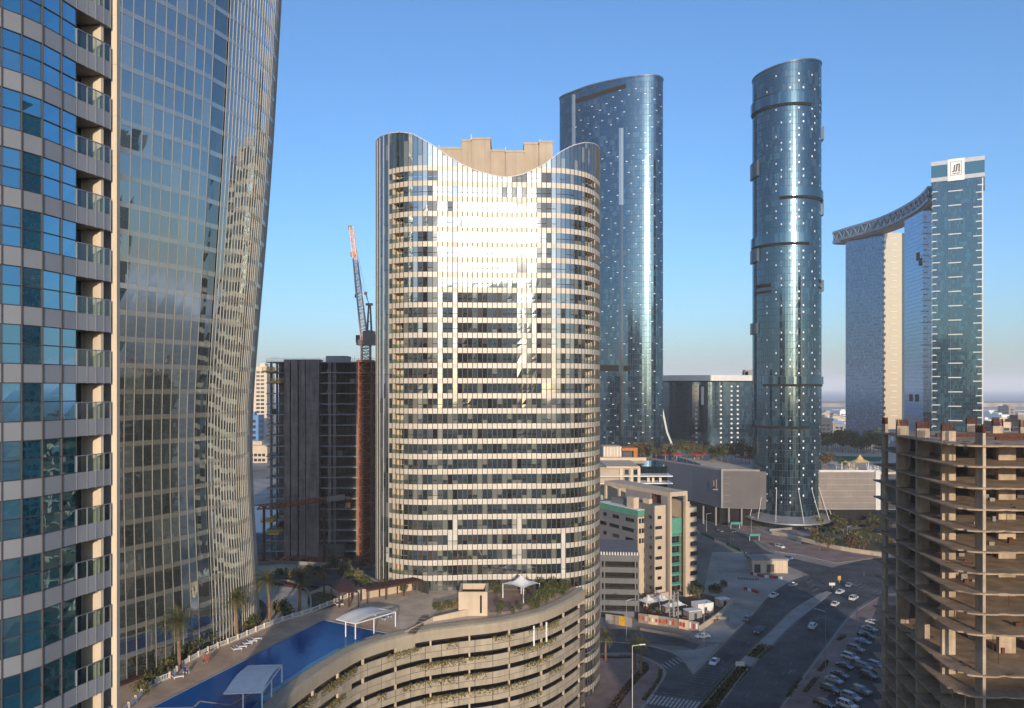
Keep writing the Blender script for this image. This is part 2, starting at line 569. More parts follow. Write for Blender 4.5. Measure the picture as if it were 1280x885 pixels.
sheet('building_site', [(-140, 250), (-20, 240), (-10, 400), (-150, 412)], 0.02, M['site'])
sheet('sandy_plot', pxpoly([(868, 800), (880, 735), (890, 690), (930, 690), (960, 700), (1000, 712), (1005, 722), (965, 742), (942, 768), (905, 803)]), 0.02, M['sand'])
sheet('plaza_ground', pxpoly([(880, 650), (960, 640), (1100, 645), (1230, 650), (1230, 700), (1110, 692), (1040, 700), (985, 694), (960, 684), (913, 656)]), 0.02, M['greypave'])
sheet('parking_ground', pxpoly([(1098, 745), (1087, 782), (1072, 814), (1032, 875), (1000, 930), (1150, 990), (1230, 900), (1230, 745)]), 0.03, M['asphalt_worn'])

main_l = ribbon('road', pxpoly([(770, 935), (812, 884), (858.5, 852), (905, 805.6), (942, 768), (965, 742), (1000, 722), (1046, 712)]),
                pxpoly([(835, 935), (873, 885), (922, 829), (960, 791), (991, 762), (1015, 747), (1040, 736), (1066, 728)]), 0.06, M['asphalt'])
ribbon('road', pxpoly([(872, 935), (899, 885), (942, 831.6), (968, 805.6), (1000, 774), (1040, 743), (1058, 733)]),
       pxpoly([(940, 935), (977, 881), (1029, 811), (1061, 769), (1080, 754), (1095, 746), (1107, 740)]), 0.06, M['asphalt'])
sheet('junction', pxpoly([(1003, 724), (1046, 708), (1080, 700), (1125, 696), (1180, 705), (1180, 738), (1107, 742), (1090, 750), (1048, 741), (1018, 752)]), 0.05, M['asphalt'])
ribbon('road', pxpoly([(800, 632), (850, 645), (876, 666), (909, 680), (939, 694), (980, 706), (1020, 722)]),
       pxpoly([(800, 622), (850, 636), (880, 651), (913, 660), (939, 674), (962, 690), (1050, 712)]), 0.04, M['asphalt'])
ribbon('road', pxpoly([(735, 784), (760, 786), (800, 788), (852, 799), (875, 806)]), pxpoly([(735, 800), (750, 801), (807, 804.5), (850, 808), (868, 812)]), 0.04, M['asphalt'])
ribbon('slip_road', pxpoly([(735, 802), (752, 802.5), (801.5, 806.6), (835, 815), (852, 825), (862, 839), (866, 850), (845, 880)]),
       pxpoly([(735, 816), (752, 816), (791.6, 816), (808.5, 822), (824, 829), (832.6, 839), (830, 850), (808, 884)]), 0.04, M['asphalt'])

# raised pavements and islands with kerbs
pave_poly = pxpoly([(735, 820), (752, 818.5), (791, 818.5), (806, 824), (821, 831), (829, 839), (827, 850), (800, 888), (770, 930), (700, 930)])
slab('pavement', pave_poly, -0.2, 0.15, M['brickpave'])
slab('pavement', pxpoly([(838, 813.5), (868, 813), (898, 805), (868, 838), (866, 843), (855, 823)]), -0.2, 0.14, M['greypave'])
slab('pavement', pxpoly([(876, 802), (858, 797), (885, 780), (917, 750), (938, 762), (938, 768), (902, 803)]), -0.2, 0.13, M['greypave'])
slab('median', pxpoly([(846, 928), (876, 886), (925, 829), (963, 791), (994, 762), (1018, 747), (1034, 739.5), (1039, 741), (1000, 771), (966, 804), (939, 831), (896, 886), (868, 930)]), -0.2, 0.16, M['greypave'])
slab('pavement', pxpoly([(980, 881), (1032, 811), (1064, 770), (1098, 747), (1096, 760), (1085, 782), (1070, 814), (1030, 876), (1012, 905), (960, 910)]), -0.2, 0.15, M['brickpave'])
slab('pavement', pxpoly([(885, 651), (915, 658), (941, 672), (966, 688), (1000, 694), (1045, 704), (1110, 696), (1110, 690), (1000, 680), (960, 668), (930, 655)]), -0.2, 0.14, M['brickpave'])

def kerb(name, pts, z0=0.0, z1=0.2, w=0.32):
    mb = MB()
    q = resample(catmull([Vector((*p, 0)) for p in pts]), step=2.0)
    nn = normals([v.to_2d() for v in q])
    for i in range(len(q) - 1):
        a, b = q[i], q[i + 1]
        na, nb = nn[i] * w / 2, nn[i + 1] * w / 2
        mb.hexa((a.x + na.x, a.y + na.y, z0), (b.x + nb.x, b.y + nb.y, z0), (b.x - nb.x, b.y - nb.y, z0), (a.x - na.x, a.y - na.y, z0),
                (a.x + na.x, a.y + na.y, z1), (b.x + nb.x, b.y + nb.y, z1), (b.x - nb.x, b.y - nb.y, z1), (a.x - na.x, a.y - na.y, z1))
    return structure(mb.build(name, M['kerb']))
kerb('kerb', pxpoly([(876, 886), (925, 829), (963, 791), (994, 762), (1018, 747), (1034, 739.5)]))
kerb('kerb', pxpoly([(896, 886), (939, 831), (966, 804), (1000, 771), (1039, 741)]))
kerb('kerb', pxpoly([(958, 906), (980, 881), (1032, 811), (1064, 770), (1098, 747)]))
kerb('kerb', pxpoly([(866, 843), (898, 805.5)]))
kerb('kerb', pxpoly([(735, 819), (752, 818.2), (791, 818.2), (806, 823.6), (821, 830.6), (829.5, 839), (827.5, 850), (800, 889)]))
kerb('kerb', pxpoly([(735, 801.6), (752, 802), (801.5, 806), (836, 814), (854, 824.5), (864, 838)]))
kerb('kerb', pxpoly([(885, 651), (915, 658), (941, 672), (966, 688), (1000, 694), (1045, 704)]))

# painted markings
def stripe(mb, a, b, w, z):
    a, b = Vector((*a, 0)), Vector((*b, 0))
    d = (b - a).normalized()
    n = Vector((-d.y, d.x, 0)) * w / 2
    mb.face([(a - n).to_tuple()[:2] + (z,), (b - n).to_tuple()[:2] + (z,), (b + n).to_tuple()[:2] + (z,), (a + n).to_tuple()[:2] + (z,)])
mk = MB()
lane_paths = [[(836, 905), (866, 868), (899, 832), (937, 791), (969, 760), (1005, 737), (1045, 722)],
              [(853, 905), (868, 884), (911, 829), (949, 791), (980, 762), (1012, 743)],
              [(906, 905), (926, 880), (971, 823), (1000, 791), (1033, 762), (1070, 742)],
              [(930, 905), (951, 880), (1000, 815), (1031, 781), (1055, 758), (1085, 743)]]
for path in lane_paths:
    q = resample(catmull([Vector((*G2(*p), 0)) for p in path]), step=3.0)
    for i in range(0, len(q) - 1, 3):
        stripe(mk, q[i].to_2d(), q[i + 1].to_2d(), 0.16, 0.068)
for path in ([(862, 852), (907, 806), (944, 768.5), (967, 742.5), (1001, 723)], [(978, 878), (1027, 812), (1059, 770), (1092, 747)],
             [(900, 884), (943, 832), (969, 806), (1001, 775)], [(871, 884), (920, 829), (958, 791), (989, 762)]):
    q = resample(catmull([Vector((*G2(*p), 0)) for p in path]), step=3.0)
    for i in range(len(q) - 1):
        stripe(mk, q[i].to_2d(), q[i + 1].to_2d(), 0.12, 0.07)
for i in range(6):                        # transverse rumble bars before the crossing
    t = i / 5
    stripe(mk, G2(862 - 16 * t, 838 + 15 * t), G2(904 - 16 * t, 844 + 16 * t), 0.2, 0.072)
for i in range(2):
    stripe(mk, G2(826 - 2 * i, 866 + 2.5 * i), G2(884 - 3 * i, 873.5 + 3 * i), 0.25, 0.074)
for (ax, ay, bx, by, n) in ((1005, 724, 1020, 744, 5), (1064, 731, 1096, 743, 7)):
    for i in range(n):
        t = i / (n - 1)
        x, y = ax + (bx - ax) * t, ay + (by - ay) * t
        stripe(mk, G2(x, y), G2(x + 7, y - 3.2), 0.5, 0.076)
for (x, y) in ((951, 787), (1011, 779), (1020, 776), (985, 843), (990, 842)):   # lane arrows
    stripe(mk, G2(x, y), G2(x + 3.5, y - 4), 0.25, 0.076)
    stripe(mk, G2(x + 2, y - 4.5), G2(x + 5, y - 3.6), 0.8, 0.078)
mo = mk.build('road_marking', M['paint_worn'])
mo['kind'] = 'structure'
for i in range(13):                       # zebra crossing, bar by bar
    t = i / 12
    b = MB()
    x, y = 813 + 58 * t, 872 + 8.5 * t
    stripe(b, G2(x + 3.6, y - 3.2), G2(x - 5, y + 8), 0.55, 0.08)
    structure(b.build('crossing_bar', M['paint']))
for i in range(5):
    t = i / 4
    b = MB()
    x, y = 827 + 18 * t, 830 - 8 * t
    stripe(b, G2(x, y), G2(x + 8, y + 6), 0.4, 0.062)
    structure(b.build('crossing_bar', M['paint']))
# parking bay lines
pb = MB()
for i in range(22):
    t = i / 21
    x, y = 1088 - 56 * t, 782 + 94 * t
    stripe(pb, G2(x, y), G2(x + 12 + 6 * t, y + 2.5 + 2 * t), 0.12, 0.05)
structure(pb.build('parking_line', M['paint_worn']))

# ------------------------------------------------------------------ planting
def leafcloud(mb, c, rx, ry, rz, n, s, seed=None):
    rnd = random.Random(seed) if seed is not None else random
    for _ in range(n):
        while True:
            x, y, z = rnd.uniform(-1, 1), rnd.uniform(-1, 1), rnd.uniform(-1, 1)
            d = x * x + y * y + z * z
            if 0.12 < d < 1:
                break
        p = Vector((c[0] + x * rx, c[1] + y * ry, c[2] + z * rz))
        a = Vector((rnd.gauss(0, 1), rnd.gauss(0, 1), rnd.gauss(0, 1))).normalized()
        b = a.cross(Vector((rnd.gauss(0, 1), rnd.gauss(0, 1), rnd.gauss(0, 1)))).normalized()
        k = s * rnd.uniform(0.6, 1.4)
        mb.face([p - a * k, p + b * k * 0.45, p + a * k, p - b * k * 0.45], rnd.random())
def hedge_strip(label, pts, w, h, mat='leaf', dens=9.0, z=0.15, base='hedge_base'):
    q = resample(catmull([Vector((*p, 0)) for p in pts]), step=0.6)
    mb = MB()
    nn = normals([v.to_2d() for v in q])
    for i, p in enumerate(q):
        for _ in range(int(dens)):
            o = nn[i] * random.uniform(-w / 2, w / 2)
            leafcloud(mb, (p.x + o.x, p.y + o.y, z + random.uniform(0, h)), 0.3, 0.3, 0.2, 1, 0.28)
    o = mb.build('hedge', M[mat])
    o['kind'] = 'stuff'
    o['label'] = label
    b = MB()
    for i in range(len(q) - 1):
        a, c = nn[i] * w / 2, nn[i + 1] * w / 2
        b.face([(q[i].x + a.x, q[i].y + a.y, z + 0.01), (q[i + 1].x + c.x, q[i + 1].y + c.y, z + 0.01), (q[i + 1].x - c.x, q[i + 1].y - c.y, z + 0.01), (q[i].x - a.x, q[i].y - a.y, z + 0.01)])
    s = b.build('planting_bed', M[base])
    if s.data.polygons[0].normal.z < 0:
        s.data.flip_normals()
    s['kind'] = 'structure'
    return o
hedge_strip('dark low planting along the near part of the median', pxpoly([(880, 893), (900, 866), (931, 833)]), 4.2, 0.5, dens=16)
hedge_strip('dark low planting in the second bed of the median', pxpoly([(941, 822), (958, 808)]), 4.0, 0.5, dens=16)
hedge_strip('reddish planting bed curving past the palm on the pavement', pxpoly([(762, 890), (790, 853), (806, 837), (803, 828)]), 2.2, 0.4, 'leaf_red', 6, base='mulch')
hedge_strip('narrow clipped hedge beside the slip road kerb', pxpoly([(805, 876), (817, 861), (824, 849), (826, 838)]), 0.9, 0.6, dens=6)
hedge_strip('reddish planting bed on the pavement beside the tower', pxpoly([(750, 822), (770, 822.5), (792, 822)]), 1.4, 0.5, 'leaf_red', 6, base='mulch')
for i, (a, b) in enumerate((((1048, 801), (1056, 796)), ((1024, 840), (1034, 827)), ((1006, 866), (1020, 849)), ((985, 872), (1001, 849)))):
    hedge_strip(('short planter hedge on the brick pavement nearest the junction', 'short planter hedge in the middle of the brick pavement by the parked cars',
                 'long planter hedge on the brick pavement near its lower end', 'planter hedge on the brick pavement along the road kerb')[i], pxpoly([a, b]), 1.1, 0.6, dens=7)
# ================================================================== TOWERS
def arc_resample(tab, step):
    return resample(catmull([Vector(p) for p in tab], True, 10), step, True)

# ------------------------------------------------------------------ near residential tower (left edge)
def near_tower():
    root = thing('residential_tower', 'grey panelled residential tower with a stack of recessed balconies at the left edge', 'tower', (-34, 55, 0))
    tab = [(-38.6, 52), (-38.2, 49.2), (-36.8, 47.2), (-34.6, 46.6), (-32.9, 47.6), (-31.4, 49.6), (-30.55, 51.2), (-30.15, 52.8), (-29.75, 54.9), (-29.2, 56.6), (-28.9, 58.0)]
    q = catmull([Vector(p) for p in tab], False, 12)
    # mullion positions read off the facade: even modules, narrower ones over the balconies
    L = [0.0]
    for i in range(1, len(q)):
        L.append(L[-1] + (q[i] - q[i - 1]).length)
    def at_len(t):
        t = max(0, min(L[-1], t))
        for i in range(1, len(q)):
            if L[i] >= t:
                return q[i - 1].lerp(q[i], (t - L[i - 1]) / max(1e-9, L[i] - L[i - 1]))
        return q[-1]
    def len_at_px(px):
        for i in range(1, len(q)):
            a, b = pxof(q[i - 1]), pxof(q[i])
            if a <= px <= b and q[i].y > 44:
                return L[i - 1] + (L[i] - L[i - 1]) * (px - a) / (b - a)
        return L[-1]
    marks = [len_at_px(p) for p in (2, 27, 53, 77, 96, 109, 120, 130, 138)]
    step = marks[1] - marks[0]
    pre = []
    t = marks[0] - step
    while t > 0.5:
        pre.append(t)
        t -= step
    marks = sorted(pre) + marks
    n0 = len(pre)
    pts = [at_len(m) for m in marks]
    nn = normals(pts)
    FH, SP, Z0 = 3.66, 1.22, 61.9 - 3.66 * 17
    nfl = 46
    vis = range(n0 - 1, len(pts) - 1)
    far_p, far_g, slots = MB(), MB(), {}
    for k in range(nfl):
        zb = Z0 + FH * k                 # top of the spandrel
        near_floor = 48 < zb < 112
        for i in range(len(pts) - 1):
            a, b = pts[i], pts[i + 1]
            na = ((nn[i] + nn[i + 1]) / 2).normalized()
            balcony = i >= n0 + 4
            # spandrel panel, slightly proud, with its own edges
            tgt = MB() if (near_floor and i in vis) else far_p
            g = 0.035
            d = (b - a).normalized()
            a1, b1 = a + d * g, b - d * g
            th = 0.09
            tgt.hexa((a1.x, a1.y, zb - SP + .03), (b1.x, b1.y, zb - SP + .03), (b1.x - na.x * th, b1.y - na.y * th, zb - SP + .03), (a1.x - na.x * th, a1.y - na.y * th, zb - SP + .03),
                     (a1.x, a1.y, zb - .03), (b1.x, b1.y, zb - .03), (b1.x - na.x * th, b1.y - na.y * th, zb - .03), (a1.x - na.x * th, a1.y - na.y * th, zb - .03))
            if tgt is not far_p:
                tgt.build('spandrel_panel', M['p_near'], root)
            if balcony:
                continue
            for (z0, z1) in ((zb + .02, zb + 1.20), (zb + 1.26, zb + FH - SP - .02)):
                tgt = MB() if (near_floor and i in vis) else far_g
                j = [random.uniform(-.012, .012) for _ in range(4)]
                off = 0.05
                tgt.face([(a1.x - na.x * (off + j[0]), a1.y - na.y * (off + j[0]), z0), (b1.x - na.x * (off + j[1]), b1.y - na.y * (off + j[1]), z0),
                          (b1.x - na.x * (off + j[2]), b1.y - na.y * (off + j[2]), z1), (a1.x - na.x * (off + j[3]), a1.y - na.y * (off + j[3]), z1)])
                if tgt is not far_g:
                    tgt.build('window_pane', M['g_near'], root)
    far_p.build('spandrel_panel', M['p_near'], root, 'stuff')
    far_g.build('window_pane', M['g_near'], root, 'stuff')
    ztop = Z0 + FH * nfl
    # mullions, full height
    for i in range(len(pts)):
        m = MB()
        p, nv = pts[i], nn[i]
        d = Vector((-nv.y, nv.x))
        for kk in ([0] if i < n0 + 4 else []):
            m.hexa(*[(p.x + d.x * s + nv.x * o, p.y + d.y * s + nv.y * o, z) for z in (0, ztop) for (s, o) in ((-.028, .06), (.028, .06), (.028, -.12), (-.028, -.12))])
        if i >= n0 + 4:
            for k in range(nfl):
                zb = Z0 + FH * k
                m.hexa(*[(p.x + d.x * s + nv.x * o, p.y + d.y * s + nv.y * o, z) for z in (zb - SP, zb + 1.1) for (s, o) in ((-.03, .03), (.03, .03), (.03, -.05), (-.03, -.05))])
        m.build('mullion', M['mullion'] if i < n0 + 4 else M['p_near'], root)
    tr = MB()
    for k in range(nfl):
        zb = Z0 + FH * k
        for i in range(n0 + 4):
            a, b = pts[i], pts[i + 1]
            na = ((nn[i] + nn[i + 1]) / 2) * 0.03
            tr.bar((a.x - na.x, a.y - na.y, zb + 1.23), (b.x - na.x, b.y - na.y, zb + 1.23), 0.07, 0.07)
            tr.bar((a.x - na.x, a.y - na.y, zb), (b.x - na.x, b.y - na.y, zb), 0.09, 0.06)
            tr.bar((a.x - na.x, a.y - na.y, zb + FH - SP), (b.x - na.x, b.y - na.y, zb + FH - SP), 0.09, 0.06)
    tr.build('transom', M['mullion_dark'], root, 'stuff')
    # balconies: slab, dark soffit, glass back wall, cream end wall, glass rail
    b0, b1 = n0 + 4, len(pts) - 1
    dep = 1.9
    for k in range(nfl):
        zb = Z0 + FH * k
        inner = [pts[i] - nn[i] * dep for i in range(b0, b1 + 1)]
        outer = [pts[i] - nn[i] * 0.1 for i in range(b0, b1 + 1)]
        s = MB()
        s.prism(outer + inner[::-1], zb - SP + 0.04, zb - 0.75)
        bal = s.build('balcony', M['greywall'], root)
        w = MB()
        for i in range(len(inner) - 1):
            a, b = inner[i], inner[i + 1]
            w.face([(a.x, a.y, zb - .75), (b.x, b.y, zb - .75), (b.x, b.y, zb + FH - SP), (a.x, a.y, zb + FH - SP)])
            w.bar((a.x + .05, a.y, zb - .75), (a.x + .05, a.y, zb + FH - SP), .08, .08, mat=1)
        w.build('balcony_door', [M['g_dark'], M['fin']], bal, local=False).matrix_parent_inverse = Matrix.Translation((0, 0, 0))
        e = MB()
        pe, pi = pts[b1 - 1], pts[b1 - 1] - nn[b1 - 1] * dep
        d = Vector((-nn[b1 - 1].y, nn[b1 - 1].x))
        e.prism([pe - nn[b1 - 1] * 0.25, pe - nn[b1 - 1] * 0.25 + d * .25, pi + d * .25, pi], zb - .75, zb + FH - SP)
        e.build('end_wall', M['cream_light'], bal).matrix_parent_inverse = Matrix.Translation((0, 0, 0))
        a, b = pts[b0], pts[b0] - nn[b0] * dep
        e = MB()
        e.face([(a.x, a.y, zb - .75), (b.x, b.y, zb - .75), (b.x, b.y, zb + FH - SP), (a.x, a.y, zb + FH - SP)])
        e.build('side_pane', M['g_dark'], bal).matrix_parent_inverse = Matrix.Translation((0, 0, 0))
        for i in range(b0, b1):
            p0, p1 = pts[i], pts[i + 1]
            g = MB()
            dd = (p1 - p0).normalized() * .06
            g.face([(p0.x + dd.x, p0.y + dd.y, zb), (p1.x - dd.x, p1.y - dd.y, zb), (p1.x - dd.x, p1.y - dd.y, zb + 1.08), (p0.x + dd.x, p0.y + dd.y, zb + 1.08)])
            g.build('rail_pane', M['railglass'], bal).matrix_parent_inverse = Matrix.Translation((0, 0, 0))
        r = MB()
        for i in range(b0, b1):
            p0, p1 = pts[i], pts[i + 1]
            r.bar((p0.x, p0.y, zb + 1.12), (p1.x, p1.y, zb + 1.12), .08, .06)
        r.build('handrail', M['steel'], bal).matrix_parent_inverse = Matrix.Translation((0, 0, 0))
        if k in (4, 10, 13, 19, 22):      # a lounger or drying clothes on some balconies
            pm = (pts[b0] + pts[b0 + 1]) / 2 - nn[b0] * 0.9
    # white full-height pier and the set-back flank behind it
    pr = MB()
    p = Vector((-28.75, 58.3))
    pr.box(p.x - .30, p.x + .10, p.y - .3, p.y + .15, 0, ztop)
    for k in range(nfl):
        pr.box(p.x - .31, p.x + .11, p.y - .32, p.y + .17, Z0 + FH * k - .05, Z0 + FH * k)
    pr.build('pier', M['cream_light'], root)
    bk = MB()
    back = [(-29.5, 58.9), (-31.5, 63), (-35, 64.5), (-38.4, 62), (-38.7, 55)]
    ins = [pts[i] - nn[i] * 2.3 for i in range(n0 + 4, len(pts))] + [Vector(b) for b in back]
    poly = [(-38.2, 52), (-37.6, 49.6), (-36.4, 48), (-34.6, 47.4)] + [(v.x, v.y) for v in ins]
    bk.prism(poly, 0, ztop)
    bk.build('core_wall', M['greywall'], root)
    rf = MB()
    rf.prism([(p.x, p.y) for p in pts] + back, ztop, ztop + .4)
    rf.build('roof', M['greywall'], root)
near_tower()

# ------------------------------------------------------------------ waisted glass tower behind it
M['finthin'] = solid('finthin', (0.30, 0.27, 0.235), 0.4, 0.05, 0.3, spec=0.5)
def flared_tower():
    root = thing('curved_glass_tower', 'tall waisted glass tower with pale vertical fins, flaring at its foot beside the pool', 'tower', (-85, 150, 27.5))
    tab = [(-75.5, 108), (-69, 119), (-63.2, 130), (-57.6, 141), (-55.6, 146.5), (-53.9, 152), (-52.7, 159.5), (-53.4, 167), (-57, 176), (-65, 183), (-78, 186), (-92, 183), (-104, 172), (-109, 152), (-104, 126), (-90, 108)]
    loop = arc_resample(tab, 1.85)
    n = len(loop)
    c = Vector((-86, 154))
    prof = [(0, 322), (27, 326.5), (29.5, 325.8), (35, 323.5), (39, 322), (46.5, 320), (53, 317.8), (56.5, 315.8), (60.5, 314.6), (66, 315.2), (79, 320), (93, 326.5), (105, 332), (121.5, 339), (137.7, 344), (154, 349), (200, 362)]
    def sm(z):
        return sum(lerp_tab(prof, z + d) * w_ for d, w_ in ((-14, .1), (-9, .15), (-4.5, .17), (0, .16), (4.5, .17), (9, .15), (14, .1)))
    def sc(z):
        return 1 + ((sm(z) - 322) * 0.163) / 32.0
    def pt(i, z, off=0.0):
        s = sc(z)
        p = c + (loop[i % n] - c) * s
        if off:
            p = p + nl[i % n] * off
        return p
    nl = normals(loop, True)
    FH, SP = 4.3, 0.85
    Zb = 27.5
    nfl = 31
    # which modules face the camera: nearest point first
    def px(i):
        return pxof(loop[i])
    vis = [i for i in range(n) if nl[i].dot(Vector((-loop[i].x, -loop[i].y)).normalized()) > -0.03 and loop[i].y < 172 and px(i) > 120]
    slot = [i for i in vis if 238 <= px(i) <= 261]
    cand = []
    for i in vis:
        if i in slot:
            continue
        for k in range(nfl):
            p = loop[i]
            zc = Zb + FH * k + 2
            if px(i) > 140 and 27 < zc < H + (HOR + 10) / F * p.y:
                cand.append((p.y, i, k))
    cand.sort()
    single = set((i, k) for _, i, k in cand[:300])
    rest_g, slot_g = MB(), MB()
    for k in range(nfl):
        z0, z1 = Zb + FH * k, Zb + FH * (k + 1)
        band = MB()
        for i in range(n):
            j = (i + 1) % n
            inset = -0.18 if i in slot else 0.0
            tz = [random.uniform(-.014, .014) for _ in range(4)]
            q = [pt(i, z0, -.05 + inset + tz[0]), pt(j, z0, -.05 + inset + tz[1]), pt(j, z1 - SP, -.05 + inset + tz[2]), pt(i, z1 - SP, -.05 + inset + tz[3])]
            f = [(q[0].x, q[0].y, z0), (q[1].x, q[1].y, z0), (q[2].x, q[2].y, z1 - SP), (q[3].x, q[3].y, z1 - SP)]
            if (i, k) in single:
                m = MB()
                m.face(f)
                m.build('window_pane', M['g_left'], root)
            elif i in slot:
                slot_g.face(f)
            else:
                rest_g.face(f)
            q = [pt(i, z1 - SP, inset), pt(j, z1 - SP, inset), pt(j, z1, inset), pt(i, z1, inset)]
            band.face([(q[0].x, q[0].y, z1 - SP), (q[1].x, q[1].y, z1 - SP), (q[2].x, q[2].y, z1), (q[3].x, q[3].y, z1)], 0.4 + 0.2 * random.random())
        band.build('spandrel_band', M['g_leftband'], root)
    rest_g.build('window_pane', M['g_left'], root, 'stuff')
    slot_g.build('recessed_glass', M['g_leftslot'], root)
    zs = [Zb + FH * k for k in range(nfl + 1)]
    rest_f = MB()
    for i in range(n):
        if i in slot[1:]:
            continue
        m = MB() if i in vis else rest_f
        t = Vector((-nl[i].y, nl[i].x))
        dep = 0.055 if px(i) > 262 else 0.05
        if i in vis and loop[i].y > 166:
            dep = 0.1
        fw = .03
        for k in range(nfl):
            a, b = pt(i, zs[k]), pt(i, zs[k + 1])
            m.hexa(*[(p.x + t.x * s + nl[i].x * o, p.y + t.y * s + nl[i].y * o, z) for (p, z) in ((a, zs[k]), (b, zs[k + 1])) for (s, o) in ((-fw, -.06), (-fw, dep), (fw, dep), (fw, -.06))][::1])
        if i in vis and px(i) > 260:        # half-module fins on the tighter end
            j = (i + 1) % n
            for k in range(nfl):
                a, b = (pt(i, zs[k]) + pt(j, zs[k])) / 2, (pt(i, zs[k + 1]) + pt(j, zs[k + 1])) / 2
                m.hexa(*[(p.x + t.x * s + nl[i].x * o, p.y + t.y * s + nl[i].y * o, z) for (p, z) in ((a, zs[k]), (b, zs[k + 1])) for (s, o) in ((-fw, -.06), (-fw, dep), (fw, dep), (fw, -.06))])
        if m is not rest_f:
            m.build('fin', M['fin_left'] if px(i) > 262 else M['finthin'], root)
    rest_f.build('fin', M['fin'], root, 'stuff')
    cap = MB()
    zt = zs[-1]
    cap.face([(pt(i, zt).x, pt(i, zt).y, zt) for i in range(n)])
    cap.build('roof', M['greywall'], root)
    # dark ring kerb at its foot
    rg = MB()
    base = [pt(i, Zb) for i in range(n)]
    for i in range(n):
        a, b = base[i], base[(i + 1) % n]
        na, nb = nl[i], nl[(i + 1) % n]
        rg.hexa(*[(p.x + m_.x * o, p.y + m_.y * o, z) for z in (Zb - .3, Zb + .35) for (p, m_, o) in ((a, na, 1.6), (b, nb, 1.6), (b, nb, .5), (a, na, .5))])
    rg.build('plinth', M['brown'], root)
flared_tower()

